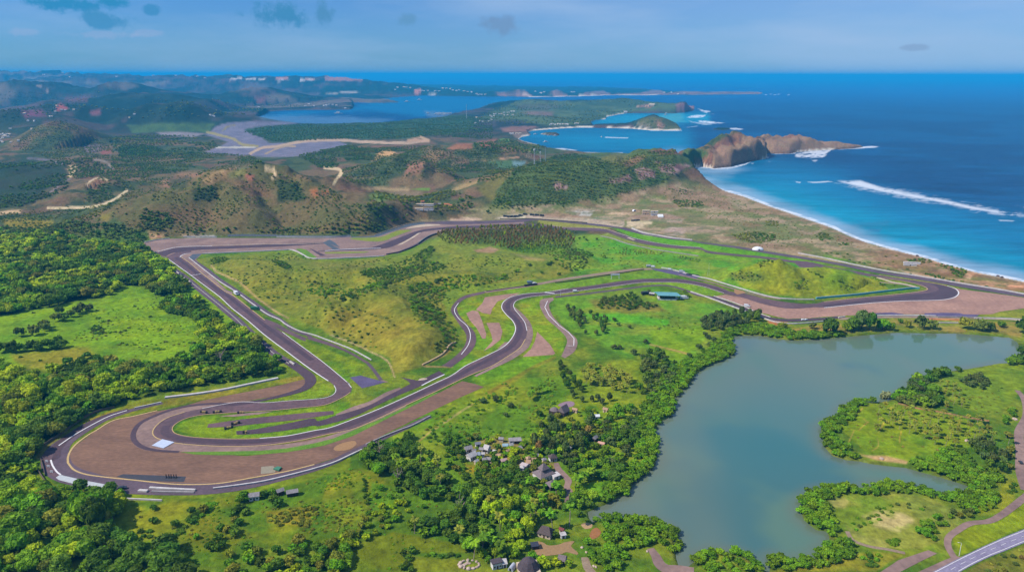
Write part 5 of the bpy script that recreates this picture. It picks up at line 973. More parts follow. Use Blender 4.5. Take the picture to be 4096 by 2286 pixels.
def trunk_np(seed, h=.75, r=.07, limbs=4, lean=.06):
    rs = np.random.RandomState(seed); m = MB()
    top = (rs.uniform(-lean, lean), rs.uniform(-lean, lean), h)
    m.tube([(0, 0, -.15), (top[0]*.4, top[1]*.4, h*.45), top], [r, r*.75, r*.5], 6)
    for i in range(limbs):
        a = i*2*math.pi/limbs+rs.uniform(-.4, .4); l = rs.uniform(.35, .55)
        s = (top[0]*.6, top[1]*.6, h*rs.uniform(.5, .8))
        m.tube([s, (s[0]+math.cos(a)*l*.5, s[1]+math.sin(a)*l*.5, s[2]+.14), (s[0]+math.cos(a)*l, s[1]+math.sin(a)*l, s[2]+.36)], [r*.45, r*.3, r*.12], 5)
    return m
def palm_parts(seed, nf=18, L=1.0, droop=.75):
    """fronds of length ~1 round the origin"""
    rs = np.random.RandomState(seed); V = []; F = []; b = 0
    for i in range(nf):
        a = i*2.4+rs.uniform(-.2, .2); e = rs.uniform(-.1, 1.15); l = L*rs.uniform(.8, 1.1)
        d = np.array([math.cos(a), math.sin(a), 0]); sd = np.array([-d[1], d[0], 0]); p = np.zeros(3); ang = e
        pts = [p.copy()]
        for k in range(5):
            p = p+l/5*(d*math.cos(ang)+np.array([0, 0, math.sin(ang)])); ang -= droop*.42; pts.append(p.copy())
        wd = [.05, .19, .25, .23, .15, .02]
        for k in range(5):
            for sg in (-1, 1):
                V += [pts[k], pts[k+1], pts[k+1]+sd*sg*wd[k+1]-np.array([0, 0, wd[k+1]*.55]), pts[k]+sd*sg*wd[k]-np.array([0, 0, wd[k]*.55])]
                F.append([b, b+1, b+2, b+3]); b += 4
    return np.array(V), np.array(F), rs.uniform(0, 1, len(F))
LOD0 = [crown(i, nl=15, nleaf=34, leaf=.13, core=2) for i in range(5)]
LOD1 = [crown(20+i, nl=9, nleaf=15, leaf=.21, core=1) for i in range(5)]
LOD2 = [crown(40+i, nl=4, nleaf=7, leaf=.34, core=1, lob=(.42, .6)) for i in range(4)]
BUSH0 = [crown(60+i, nl=8, nleaf=22, leaf=.2, zc=.12, squash=.55, core=1) for i in range(4)]
BUSH1 = [crown(70+i, nl=4, nleaf=10, leaf=.3, zc=.1, squash=.55, core=1, lob=(.4, .6)) for i in range(4)]
CONE1 = [crown(80+i, R=.8, nl=6, nleaf=13, leaf=.3, zc=.5, squash=1.3, core=1, lob=(.4, .62)) for i in range(4)]

# ---------------------------------------------------------------- where things grow
ga = gx.reshape(NR, NC); gb = gy.reshape(NR, NC)
AREA = np.abs(np.gradient(ga, axis=1)*np.gradient(gb, axis=0)).ravel()
AV_SH = [s[2] for s in SHEETS if s[1] == 'poly']+[np.vstack([s[2][0], s[2][1][::-1]]) for s in SHEETS if s[1] == 'strip' and 'marking' not in s[0]]
AV_CACHE = None
def clear_of_sheets(x, y, r):
    d = np.full(x.shape, 30.0)
    for o in AV_SH:
        d = np.minimum(d, sdf(x, y, o, 12)) if True else d
    return d > r
KEEP = []        # (x, y, r): ground kept free round buildings
def scatter(poly, spacing, rs, topclip=0.0, dens=None, n_max=100000, clear=2.0, minland=3, lmin=1.0):
    mn = poly.min(0); mx = poly.max(0)
    idx = np.where((VX > mn[0]) & (VX < mx[0]) & (VY > mn[1]) & (VY < mx[1]) & (VX > -330) & (VX < 4430) & (VY < 2560) & (WS > minland) & (LS > lmin))[0]
    if len(idx) == 0: return np.zeros((0, 3))
    idx = idx[sdf(VX[idx], VY[idx], poly) < 0]
    if len(idx) == 0: return np.zeros((0, 3))
    lam = AREA[idx]/(spacing**2)*2.2
    if dens is not None: lam = lam*dens(gx[idx], gy[idx])
    k = rs.poisson(lam); idx = np.repeat(idx, k)
    if len(idx) == 0: return np.zeros((0, 3))
    rs.shuffle(idx)
    sp_ = np.sqrt(AREA[idx])
    x = gx[idx]+rs.uniform(-.5, .5, len(idx))*np.minimum(sp_*1.2, 9); y = gy[idx]+rs.uniform(-.5, .5, len(idx))*np.minimum(sp_*1.2, 12)
    z = np.maximum(gz[idx], -.9)
    if topclip:
        t = proj(np.stack([x, y, z+topclip], -1)); ok = sdf(t[:, 0], t[:, 1], poly) < 6
        x, y, z = x[ok], y[ok], z[ok]
    grid_ = {}; out = []; c = spacing
    for xx, yy, zz in zip(x, y, z):
        ix, iy = int(xx//c), int(yy//c); bad = False
        for ax in (-1, 0, 1):
            for ay in (-1, 0, 1):
                for (px_, py_) in grid_.get((ix+ax, iy+ay), ()):
                    if (px_-xx)**2+(py_-yy)**2 < (c*.8)**2: bad = True; break
                if bad: break
            if bad: break
        if bad: continue
        grid_.setdefault((ix, iy), []).append((xx, yy)); out.append((xx, yy, zz))
        if len(out) >= n_max: break
    out = np.array(out) if out else np.zeros((0, 3))
    if len(out) and out[:, 1].min() < 1300:
        out = out[clear_of_sheets(out[:, 0], out[:, 1], clear)]
    if len(out):
        for (kx, ky, kr) in KEEP: out = out[(out[:, 0]-kx)**2+(out[:, 1]-ky)**2 > kr*kr]
    return out
PLANTS = []      # dict(kind, x, y, z, r, tint, where, h)
def plant(kind, pts, r, tints, where, hs=1.0):
    rs = np.random.RandomState(len(PLANTS)+3)
    pts = np.asarray(pts)
    if len(pts) == 0: return
    ps = fbm(pts[:, 0], pts[:, 1], 34, 77, 3); order = [t for t in (0, 1, 6, 3, 9, 4, 2, 5, 7, 8) for _ in range(list(tints).count(t))]
    pz = fbm(pts[:, 0], pts[:, 1], 26, 83, 3)
    for (x, y, z), pn, pr in zip(pts, ps, pz):
        u = np.clip((pn-.5)*2.6+.5+rs.normal()*.2, 0, .999); q = np.clip(rs.uniform()*.6+.4*np.clip((pr-.5)*3+.5, 0, 1), 0, 1)
        PLANTS.append(dict(kind=kind, x=x, y=y, z=z, r=r[0]+(r[1]-r[0])*q**1.25, tint=int(order[int(u*len(order))]), where=where, h=hs*rs.uniform(.85, 1.2), a=rs.uniform(0, 6.28), v=rs.randint(100)))
def at_px(c, *xy, z=0):
    g = G(P(c, *xy), z); zz = height(g[:, 0], g[:, 1])
    return np.c_[g, zz]
# ---------------------------------------------------------------- houses, barriers, vehicles, masts, boats
def pm(c, x, y):                  # metres per crop pixel, across the view, at a ground pixel
    p = P(c, x, y); g = G(p)[0]
    return (g[1]*cp+H*sp)/FS*CROP[c][2]
def gp(c, x, y):
    g = G(P(c, x, y))[0]; return float(g[0]), float(g[1]), float(height(g[:1], g[1:2])[0])
WALLS = {}
def col(name, rgb, var=.08, rough=.8):
    if name not in WALLS: WALLS[name] = flatmat('surface_'+name, rgb, var, scale=.9, rough=rough)
    return WALLS[name]
THATCH = mat_noise('thatch', alb(140, 124, 122), alb(108, 96, 98), scale=.8, stretch=(3, 3, .6), amount=.3)
THATCHD = mat_noise('dark_thatch', alb(104, 90, 84), alb(82, 70, 68), scale=.8, stretch=(3, 3, .6), amount=.3)
GLASS = flatmat('dark_window', (40, 46, 54), .1, rough=.2, spec=.5)
def hip(mb, w, d, z, h, ridge, ov=.5, th=.18, mi=0):
    """hipped roof with a ridge along x of given length, as a closed shell"""
    a, b = w/2+ov, d/2+ov; r = ridge/2
    vs = [(-a, -b, z), (a, -b, z), (a, b, z), (-a, b, z), (-r, 0, z+h), (r, 0, z+h), (-a, -b, z-th), (a, -b, z-th), (a, b, z-th), (-a, b, z-th)]
    mb.add(vs, [(0, 1, 5, 4), (1, 2, 5), (2, 3, 4, 5), (3, 0, 4), (6, 7, 1, 0), (7, 8, 2, 1), (8, 9, 3, 2), (9, 6, 0, 3), (9, 8, 7, 6)], mi)
def gable(mb, w, d, z, h, ov=.4, th=.15, mi=0):
    a, b = w/2+ov, d/2+ov
    vs = [(-a, -b, z), (a, -b, z), (a, b, z), (-a, b, z), (-a, 0, z+h), (a, 0, z+h), (-a, -b, z-th), (a, -b, z-th), (a, b, z-th), (-a, b, z-th)]
    mb.add(vs, [(0, 1, 5, 4), (2, 3, 4, 5), (3, 0, 4), (1, 2, 5), (6, 7, 1, 0), (7, 8, 2, 1), (8, 9, 3, 2), (9, 6, 0, 3), (9, 8, 7, 6)], mi)
def house(name, c, x, y, wpx, dpx, h, rz, roof, rmat, wmat, label, cat='house', group=None, rh=None, door=True, wins=2, ridge=.35):
    m = pm(c, x, y); X, Y, Z = gp(c, x, y); w = wpx*m; d = dpx*m
    KEEP.append((X, Y, max(w, d)*.62+1.0))
    e = tag(empty(name, (X, Y, Z), rz), label, cat, group)
    b = MB(); b.box(-w/2, -d/2, -.6, w/2, d/2, h); b.obj('wall', wmat, e)
    r = MB(); rh = rh or d*.38
    if roof == 'hip': hip(r, w, d, h+.2, rh, w*ridge)
    elif roof == 'gable': gable(r, w, d, h+.17, rh)
    elif roof == 'flat': r.box(-w/2-.35, -d/2-.35, h+.003, w/2+.35, d/2+.35, h+.35)
    elif roof == 'shed':
        a, bb = w/2+.4, d/2+.4
        r.add([(-a, -bb, h), (a, -bb, h), (a, bb, h+rh), (-a, bb, h+rh), (-a, -bb, h+.2), (a, -bb, h+.2), (a, bb, h+rh+.2), (-a, bb, h+rh+.2)], [(3, 2, 1, 0), (4, 5, 6, 7), (0, 1, 5, 4), (1, 2, 6, 5), (2, 3, 7, 6), (3, 0, 4, 7)])
    elif roof == 'double':
        hip(r, w, d, h+.2, rh, w*.3)
        r.box(-w*.2, -d*.2, h+.2+rh*.55, w*.2, d*.2, h+.2+rh*.95)
        hip(r, w*.5, d*.5, h+.2+rh*.95, rh*1.0, w*.06, ov=.4)
    elif roof == 'oct':
        n = 10; a = [(math.cos(2*math.pi*k/n)*w*.56, math.sin(2*math.pi*k/n)*d*.56) for k in range(n)]
        r.add([(q[0], q[1], h+.2) for q in a]+[(q[0]*.55, q[1]*.55, h+rh*.7) for q in a]+[(0, 0, h+rh)]+[(q[0], q[1], h) for q in a],
              [(k, (k+1) % n, n+(k+1) % n, n+k) for k in range(n)]+[(n+k, n+(k+1) % n, 2*n) for k in range(n)]+[(2*n+1+k, 2*n+1+(k+1) % n, (k+1) % n, k) for k in range(n)]+[tuple(2*n+1+k for k in range(n-1, -1, -1))])
    r.obj('roof', rmat, e)
    if door:
        q = MB(); q.box(-.5, -d/2-.06, -.1, .5, -d/2-.01, min(2.1, h-.3)); q.obj('door', col('brown_door', (90, 66, 50)), e)
    for k in range(wins):
        q = MB(); s = -1 if k == 0 else 1
        q.box(s*w*.3-.5, -d/2-.05, min(1.0, h*.4), s*w*.3+.5, -d/2-.012, min(2.0, h-.35)); q.obj('window', GLASS, e)
    return e
W_ = col('white_wall', (226, 220, 212)); C_ = col('cream_wall', (214, 190, 160)); GR = mat_noise('grey_sheet_roof', alb(168, 160, 158), alb(136, 128, 128), scale=.5, stretch=(4, 1, 1)); WR = mat_noise('white_sheet_roof', alb(208, 200, 194), alb(176, 168, 162), scale=.5)
DR = mat_noise('dark_tile_roof', alb(92, 80, 84), alb(76, 66, 70), scale=.8); TANR = mat_noise('tan_roof', alb(196, 160, 124), alb(170, 136, 108), scale=.8); OR = mat_noise('orange_tile_roof', alb(206, 126, 84), alb(180, 106, 74), scale=.8); BL = mat_noise('pale_blue_roof', alb(160, 186, 196), alb(140, 168, 180), scale=.6)
REDR = mat_noise('rust_red_roof', alb(140, 74, 66), alb(116, 62, 58), scale=.8); DARKW = col('dark_boards', (66, 56, 52))
house('village_hall', 'N5', 1170, 1085, 215, 175, 3.2, .62, 'double', THATCH, W_, 'large two tier grey thatched hall, the biggest roof in the village', 'hall', rh=3.6)
house('lean_to', 'N5', 1318, 1100, 95, 70, 2.6, .62, 'shed', C_ and col('pale_concrete_roof', (206, 196, 190)), W_, 'flat pale roofed annex against the big two tier thatched hall', 'annex', rh=.5, wins=0)
house('thatched_house', 'N5', 1285, 1215, 130, 110, 2.6, .5, 'hip', THATCH, DARKW, 'mauve grey thatched house in front of the two tier hall beside the lane', rh=3.0)
house('village_hut', 'N5', 1285, 875, 88, 70, 2.6, .3, 'hip', THATCHD, W_, 'small thatched hut with white walls at the top of the village lane', 'hut', rh=2.4, ridge=.15)
house('village_house', 'N5', 1448, 755, 105, 85, 2.8, .5, 'hip', GR, W_, 'grey roofed house among dark trees right above the village lane', rh=2.2)
house('round_roofed_house', 'N5', 1305, 285, 110, 95, 2.6, -.5, 'oct', THATCH, DARKW, 'mauve thatched house with rounded roof, left of a pair by the paved circle', rh=2.6, wins=0)
house('thatched_house', 'N5', 1422, 300, 105, 95, 3.0, .85, 'gable', THATCH, DARKW, 'steep mauve thatched house, right of a pair by the paved circle', rh=4.6, wins=0)
house('village_house', 'N5', 1562, 275, 60, 36, 2.4, -.5, 'gable', TANR, C_, 'tiny tan roofed house right of the steep mauve thatched house', rh=1.2, wins=0)
house('village_house', 'N5', 230, 765, 80, 62, 2.6, .5, 'gable', GR, W_, 'leftmost grey roofed house of the white village cluster', rh=1.8)
house('village_house', 'N5', 270, 855, 105, 85, 2.8, .75, 'gable', WR, W_, 'broad white roofed house at the lower left of the village cluster', rh=2.2)
house('village_house', 'N5', 462, 765, 60, 84, 2.6, -.45, 'gable', WR, W_, 'steep narrow white roofed house in the middle of the village cluster', rh=2.6)
house('shed', 'N5', 770, 660, 62, 48, 2.4, .12, 'shed', GR, W_, 'left half of the twin grey roofed sheds behind the village', 'shed', rh=.9, wins=0)
house('shed', 'N5', 845, 658, 84, 52, 2.4, .12, 'shed', GR, DARKW, 'right and wider half of the twin grey roofed sheds behind the village', 'shed', rh=1.0, wins=0)
house('village_house', 'N5', 692, 728, 62, 48, 2.6, .1, 'gable', BL, W_, 'pale blue roofed house below the twin grey sheds', rh=1.3)
house('village_house', 'N5', 762, 722, 44, 40, 2.4, .7, 'gable', WR, W_, 'small white roofed house beside the pale blue roof', rh=1.4, wins=0)
house('village_house', 'N5', 495, 895, 62, 44, 2.3, -.3, 'gable', GR, C_, 'low grey roofed house at the foot of the white village cluster', rh=1.2)
house('village_house', 'N5', 672, 912, 62, 50, 2.4, .4, 'gable', col('pink_roof', (196, 160, 152)), C_, 'small pinkish roofed house left of the thatched hall', rh=1.3)
house('village_house', 'N5', 345, 835, 56, 60, 2.4, .2, 'gable', col('bluish_roof', (150, 160, 172)), W_, 'bluish grey roofed house between the white roofs of the village', rh=1.4, wins=0)
house('village_house', 'N5', 350, 705, 60, 40, 2.4, .3, 'gable', col('slate_roof', (128, 130, 140)), W_, 'slate grey roofed house at the back of the village cluster', rh=1.3, wins=0)
house('garden_pavilion', 'N5', 925, 965, 80, 64, 2.2, -.5, 'flat', col('pale_tiles', (202, 184, 176)), W_, 'pale flat terrace roof left of the two tier thatched hall', 'pavilion', wins=0)
house('tent', 'N5', 1830, 345, 70, 40, 1.6, .1, 'gable', col('white_canvas', (232, 232, 232)), col('white_canvas', (232, 232, 232)), 'white tent among the dark trees above the village', 'tent', rh=1.4, wins=0)
house('village_house', 'N5', 1945, 272, 56, 40, 2.4, -.6, 'gable', TANR, C_, 'tan roofed house behind the white tent', rh=1.3, wins=0)
house('village_house', 'N5', 1812, 632, 58, 46, 2.4, .9, 'gable', GR, DARKW, 'white and dark roofed house among casuarinas near the lagoon', rh=1.6, wins=0)
house('village_house', 'N5', 1890, 678, 78, 46, 1.2, -.4, 'flat', col('salmon_tiles', (222, 170, 146)), C_, 'low salmon pink terrace house near the lagoon', wins=0)
house('village_hut', 'N5', 2322, 540, 52, 46, 2.6, .5, 'hip', col('ivory_roof', (206, 190, 170)), DARKW, 'little ivory roofed hut at the edge of the mangroves', 'hut', rh=1.8, wins=0)
house('thatched_house', 'N6', 1235, 640, 172, 140, 2.4, -.42, 'hip', THATCHD, C_, 'large brown grey thatched house beside the dirt yard and palms', rh=3.4, ridge=.5)
house('shed', 'N6', 1455, 672, 62, 48, 2.2, .3, 'shed', WR, W_, 'small white roofed shed right of the brown thatched house', 'shed', rh=.5, wins=0)
house('shed', 'N6', 1440, 615, 56, 40, 2.6, -.6, 'gable', REDR, C_, 'small rust red roofed shed behind the white one', 'shed', rh=1.0, wins=0)
house('shed', 'N6', 1092, 800, 86, 84, 2.0, .2, 'flat', col('dark_shade_net', (58, 60, 74)), DARKW, 'dark shade roofed shed at the left edge of the dirt yard', 'shed', wins=0)
house('flat_roofed_house', 'N6', 598, 1050, 128, 88, 3.6, .38, 'flat', DR, W_, 'dark flat roofed house with white walls at the bottom edge', wins=2)
house('lean_to', 'N6', 700, 1035, 52, 84, 2.4, .2, 'shed', WR, W_, 'white sheeted lean-to right of the dark flat roofed house', 'lean-to', rh=.6, wins=0)
house('large_hall', 'N6', 1010, 1110, 270, 250, 3.0, .2, 'oct', DR, C_, 'big dark faceted hall roof at the bottom edge', 'hall', rh=6.0, wins=0)
house('village_hut', 'N6', 1445, 990, 86, 96, 2.4, -.35, 'gable', THATCH, DARKW, 'narrow grey thatched hut below the dirt yard', 'hut', rh=2.2, wins=0)
house('farm_house', 'B1', 1862, 905, 70, 46, 2.8, .25, 'gable', GR, W_, 'grey roofed farm house with white walls in the meadow below the track', rh=1.8)
house('farm_house', 'B1', 2052, 868, 46, 34, 2.4, .7, 'gable', GR, DARKW, 'small grey roofed farm hut, middle of three in the meadow', 'hut', rh=1.5, wins=0)
house('farm_house', 'B1', 2140, 876, 76, 40, 2.4, .35, 'gable', GR, DARKW, 'long grey roofed farm shed, right of three in the meadow', 'shed', rh=1.6, wins=0)
house('kiosk', 'B1', 820, 898, 46, 30, 2.4, .1, 'gable', GR, W_, 'small grey roofed kiosk between trees below the hairpin', 'kiosk', rh=1.2, wins=0)
for k, (x, y) in enumerate(((300, 790), (395, 770), (415, 830), (330, 920), (430, 900), (560, 800), (600, 860), (730, 790), (640, 640), (880, 760), (980, 880), (1050, 900), (1180, 900), (980, 940), (900, 1000), (1080, 850))):
    house('village_hut', 'N5', x, y, random.uniform(34, 54), random.uniform(28, 40), 2.3, random.uniform(-.6, .9), random.choice(['gable', 'gable', 'hip', 'shed']), random.choice([GR, WR, TANR, GR]), random.choice([W_, C_]), 'tiny tin roofed hut squeezed between the bigger village houses', 'hut', 'tiny huts between the village houses', rh=1.2, door=False, wins=0)
# silver arched shelter
def arch(name, c, x, y, wpx, lpx, rz, mat, label, cat, h=2.4):
    m = pm(c, x, y); X, Y, Z = gp(c, x, y); w, l = wpx*m, lpx*m; KEEP.append((X, Y, max(w, l)*.6))
    e = tag(empty(name, (X, Y, Z), rz), label, cat); b = MB(); n = 10
    pr = [(w/2*math.cos(math.pi*k/n), h*math.sin(math.pi*k/n)) for k in range(n+1)]
    vs = [(p, -l/2, q) for p, q in pr]+[(p, l/2, q) for p, q in pr]
    b.add(vs, [(k, n+1+k, n+2+k, k+1) for k in range(n)]+[tuple(range(n+1)), tuple(range(2*n+1, n, -1))])
    b.obj('shell', mat, e)
    q = MB(); q.box(-w*.2, -l/2-.06, 0, w*.2, -l/2-.01, h*.7); q.obj('door', GLASS, e)
arch('arched_shelter', 'N6', 800, 1070, 74, 110, -.45, col('silver_sheet', (184, 186, 196)), 'silver arched shelter left of the big dark faceted hall', 'shelter')
# white dome by the coastal road
X, Y, Z = gp('T3', 742, 1374); b = MB(); n = 16; r = 8.5
vs = []; fs = []
for k in range(5):
    a = k/4*math.pi/2*.97
    vs += [(r*math.cos(a)*math.cos(2*math.pi*i/n), r*.75*math.cos(a)*math.sin(2*math.pi*i/n), 4.6*math.sin(a)) for i in range(n)]
fs = [(k*n+i, k*n+(i+1) % n, (k+1)*n+(i+1) % n, (k+1)*n+i) for k in range(4) for i in range(n)]+[tuple(4*n+i for i in range(n))]
b.add(vs, fs); e = tag(empty('dome_tent', (X, Y, Z)), 'white dome tent beside the coastal service road', 'dome tent'); b.obj('canopy', col('white_canvas', (232, 232, 232)), e)
q = MB(); q.box(-1.3, -r*.76, 0, 1.3, -r*.7, 2.2); q.obj('entrance', col('grey_opening', (120, 120, 124)), e)
# teal roofed pavilion
X, Y, Z = gp('N3', 2085, 1232); KEEP.append((X, Y, 17)); e = tag(empty('pavilion', (X, Y, Z), -.06), 'pavilion with curved teal roof and open white sides in the grass', 'pavilion')
b = MB(); w, d = 25, 15; n = 8
for s in (0, .35):
    pass
vs = []
for k in range(n+1):
    t = k/n; yy = -d/2+d*t; zz = 5.0+1.9*math.sin(math.pi*(.18+.62*t)); o = 2.6*(t-.5)
    vs += [(-w/2-o*1.0-1.2*t, yy, zz), (w/2-o*1.6+.6, yy, zz-.3), (-w/2-o*1.0-1.2*t, yy, zz-.3), (w/2-o*1.6+.6, yy, zz-.6)]
fs = [(4*k, 4*k+1, 4*k+5, 4*k+4) for k in range(n)]+[(4*k+6, 4*k+7, 4*k+3, 4*k+2) for k in range(n)]+[(4*k+2, 4*k, 4*k+4, 4*k+6) for k in range(n)]+[(4*k+1, 4*k+3, 4*k+7, 4*k+5) for k in range(n)]+[(2, 3, 1, 0), (4*n, 4*n+1, 4*n+3, 4*n+2)]
b.add(vs, fs); b.obj('roof', mat_noise('teal_roof', alb(112, 168, 172), alb(98, 152, 158), scale=.4, stretch=(3, .3, 1)), e)
b = MB(); b.box(-w*.42, -d*.4, -.3, w*.42, d*.4, 1.6); b.obj('wall', W_, e)
b = MB(); b.box(-w*.36, -d*.34, 1.603, w*.36, d*.34, 4.8); b.obj('glazing', GLASS, e)
for sx in (-.44, -.15, .15, .44):
    for sy in (-.43, .43):
        b = MB(); b.tube([(sx*w, sy*d, -.2), (sx*w, sy*d, 5.2)], .16); b.obj('post', col('dark_steel', (86, 90, 96)), e)
# open white sheds by the teal pavilion
house('shed', 'N3', 1898, 1190, 60, 34, 2.4, -.4, 'shed', WR, DARKW, 'white roofed shed left of the teal pavilion', 'shed', rh=.6, wins=0)
# coast: two long white roofs, building site sheds
house('long_shed', 'N4', 1095, 486, 190, 20, 2.2, -.22, 'gable', WR, W_, 'longer white roofed shed near the beach, rear of two', 'shed', rh=.9, wins=0)
house('long_shed', 'N4', 1075, 506, 150, 18, 2.2, -.22, 'gable', WR, W_, 'shorter white roofed shed near the beach, front of two', 'shed', rh=.9, wins=0)
for (x, y, w, d, rm, lab) in ((1235, 142, 250, 14, C_, 'long cream roofed site shed at the back of the left compound'), (1180, 182, 100, 16, C_, 'short cream roofed site shed at the front left of the compound'), (1300, 176, 120, 18, GR, 'grey roofed open site shed at the front right of the compound')):
    house('site_shed', 'N2', x, y, w, d, 3, 0, 'gable', rm, W_, lab, 'shed', rh=1.0, wins=0)
house('site_house', 'N2', 1385, 100, 60, 26, 3, .1, 'gable', DR, W_, 'dark grey roofed house behind the left compound', rh=1.6, wins=0); house('site_house', 'N2', 1430, 92, 40, 22, 3, .1, 'gable', GR, W_, 'light grey roofed house beside the dark grey one behind the compound', rh=1.4, wins=0)
house('site_house', 'N2', 1225, 105, 40, 24, 4, .3, 'gable', OR, C_, 'lone orange roofed house behind the compound', rh=1.8, wins=0); house('site_house', 'N2', 1525, 72, 66, 24, 3.6, -.2, 'gable', OR, C_, 'orange roofed house, left of two near the conical trees', rh=1.6, wins=0); house('site_house', 'N2', 1580, 86, 50, 20, 3.2, -.2, 'gable', OR, C_, 'orange roofed house, right of two near the conical trees', rh=1.4, wins=0)
house('site_shed', 'N3', 1825, 152, 90, 20, 3.2, 0, 'gable', C_, C_, 'cream roofed site shed, upper left of the eastern compound', 'shed', rh=1.2, wins=0); house('site_shed', 'N3', 1820, 180, 84, 14, 3.0, 0, 'gable', TANR, C_, 'tan roofed site shed, lower left of the eastern compound', 'shed', rh=1.0, wins=0); house('site_shed', 'N3', 1930, 156, 90, 16, 3.0, -.05, 'gable', C_, W_, 'cream roofed site shed, upper right of the eastern compound', 'shed', rh=1.0, wins=0)
house('site_shed', 'N3', 1925, 194, 76, 20, 3.4, 0, 'gable', GR, W_, 'pale grey roofed site shed beside the white hangar', 'shed', rh=1.0, wins=0); arch('white_hangar', 'N3', 2005, 208, 90, 60, 1.57, col('white_canvas', (232, 232, 232)), 'white arched hangar in the eastern building compound', 'hangar', 4.5)
arch('storage_tank', 'N3', 1678, 140, 40, 36, .3, col('white_canvas', (232, 232, 232)), 'small white domed store behind the green strip of the building site', 'store', 3.2)
# far settlements: one small house each
def hit(px):
    """nearest piece of the ground mesh seen at each pixel"""
    out = []
    for x, y in np.atleast_2d(px):
        for r in (5, 9, 16, 40):
            k = np.where((np.abs(VX-x) < r) & (np.abs(VY-y) < r))[0]
            if len(k): break
        j = k[np.argmin(gy[k])] if len(k) else int(np.argmin((VX-x)**2+(VY-y)**2))
        out.append((gx[j], gy[j], max(gz[j], SEA)))
    return np.array(out)
def far_house(px, rm, wm, label, group, s=1.0, rot=None):
    h_ = hit(np.array([px]))[0]
    if h_[2] <= SEA+.2: return
    d = math.hypot(h_[0], h_[1]); k = s*max(1.0, d/2600.0)*6.0
    b = MB(); b.box(-k*.6, -k*.4, -2, k*.6, k*.4, k*.35, 0); gable(b, k*1.2, k*.8, k*.37, k*.28, ov=k*.06, th=k*.02, mi=1)
    o = b.obj('far_house', [wm, rm]); o.location = h_; o.rotation_euler.z = rot if rot is not None else random.uniform(-.6, .6)
    tag(o, label, 'house', group)
FH = [
 ('white house of the settlement under the mast on the far shore', 'far houses under the mast', 'N8', [(15, 590), (68, 570), (105, 575), (165, 570), (30, 525), (222, 552), (215, 512), (245, 505), (195, 500), (310, 490), (345, 478), (378, 470), (368, 502), (415, 507), (480, 495), (480, 505), (270, 492), (438, 460), (465, 445), (495, 450), (405, 458), (240, 492)]),
 ('white beach hut on the flat behind the far bay', 'huts behind the far bay', 'N8', [(945, 610), (965, 608), (985, 606), (1005, 612), (1030, 606), (1050, 603), (1070, 608), (1090, 602), (1110, 606), (1130, 600), (1150, 606), (1175, 610), (1260, 604), (1280, 606), (1300, 604)]),
 ('pale hut standing where the two far beaches meet', 'huts between the two far beaches', 'N8', [(450, 726), (470, 728), (488, 724), (525, 718), (545, 720), (568, 718)]),
 ('white speck of a house in the far valley below the dark cone hill', 'valley houses by the cone hill', 'T1', [(10, 608), (25, 602), (40, 606), (60, 602), (75, 600), (30, 615), (48, 612), (20, 625), (35, 628), (15, 655), (25, 660), (80, 562), (140, 655), (90, 660), (235, 562), (10, 640), (62, 618)]),
 ('white house among the reddish far slopes', 'houses on the reddish slopes', 'T1', [(362, 426), (392, 428), (408, 412), (362, 478), (378, 478), (405, 448), (535, 440), (208, 510), (250, 510), (180, 458), (450, 430), (470, 430), (940, 480), (955, 480), (975, 465)]),
 ('white house on the low far point by the estuary', 'houses on the estuary point', 'T1', [(1515, 470), (1530, 472), (1545, 474), (1870, 405), (2195, 400), (2225, 388), (2330, 395), (2350, 392), (2370, 390), (2395, 388), (2410, 392), (2485, 412), (2260, 398)]),
 ('pale building of the far town along the opposite shore', 'buildings of the far town', 'T2', [(510, 280), (525, 278), (572, 266), (590, 268), (620, 272), (700, 295), (720, 300), (745, 288), (795, 295), (825, 296), (850, 278), (880, 280), (905, 275), (925, 285), (950, 290), (965, 285), (1000, 292), (1030, 298), (1060, 300), (1095, 310), (1110, 316), (1130, 318), (1160, 322), (1100, 322), (1520, 296), (1540, 302), (1560, 304), (1580, 304), (1780, 298), (1795, 300), (1660, 338), (1685, 336), (1765, 335)]),
 ('pale building at the foot of the farthest headland', 'buildings on the farthest headland', 'T3', [(100, 288), (155, 290), (200, 300), (240, 296), (480, 266), (550, 264), (195, 306)]),
 ('tiny white house on the hazy plain at the horizon', 'houses on the horizon plain', 'T1', [(460, 158), (318, 180), (508, 192), (848, 188), (1110, 180), (1270, 190), (1480, 200), (1420, 188)]),
]
for lab, grp, c, pts in FH:
    for x, y in pts: far_house(P(c, x, y)[0], WR if random.random() < .7 else C_, W_, lab, grp, .9)
far_house(P('N8', 1888, 462)[0], WR, W_, 'white villa at the corner of the small far beach', None, 1.6); far_house(P('N8', 2200, 375)[0], C_, C_, 'pale block on the bare patch of the far peninsula', None, 2.2)

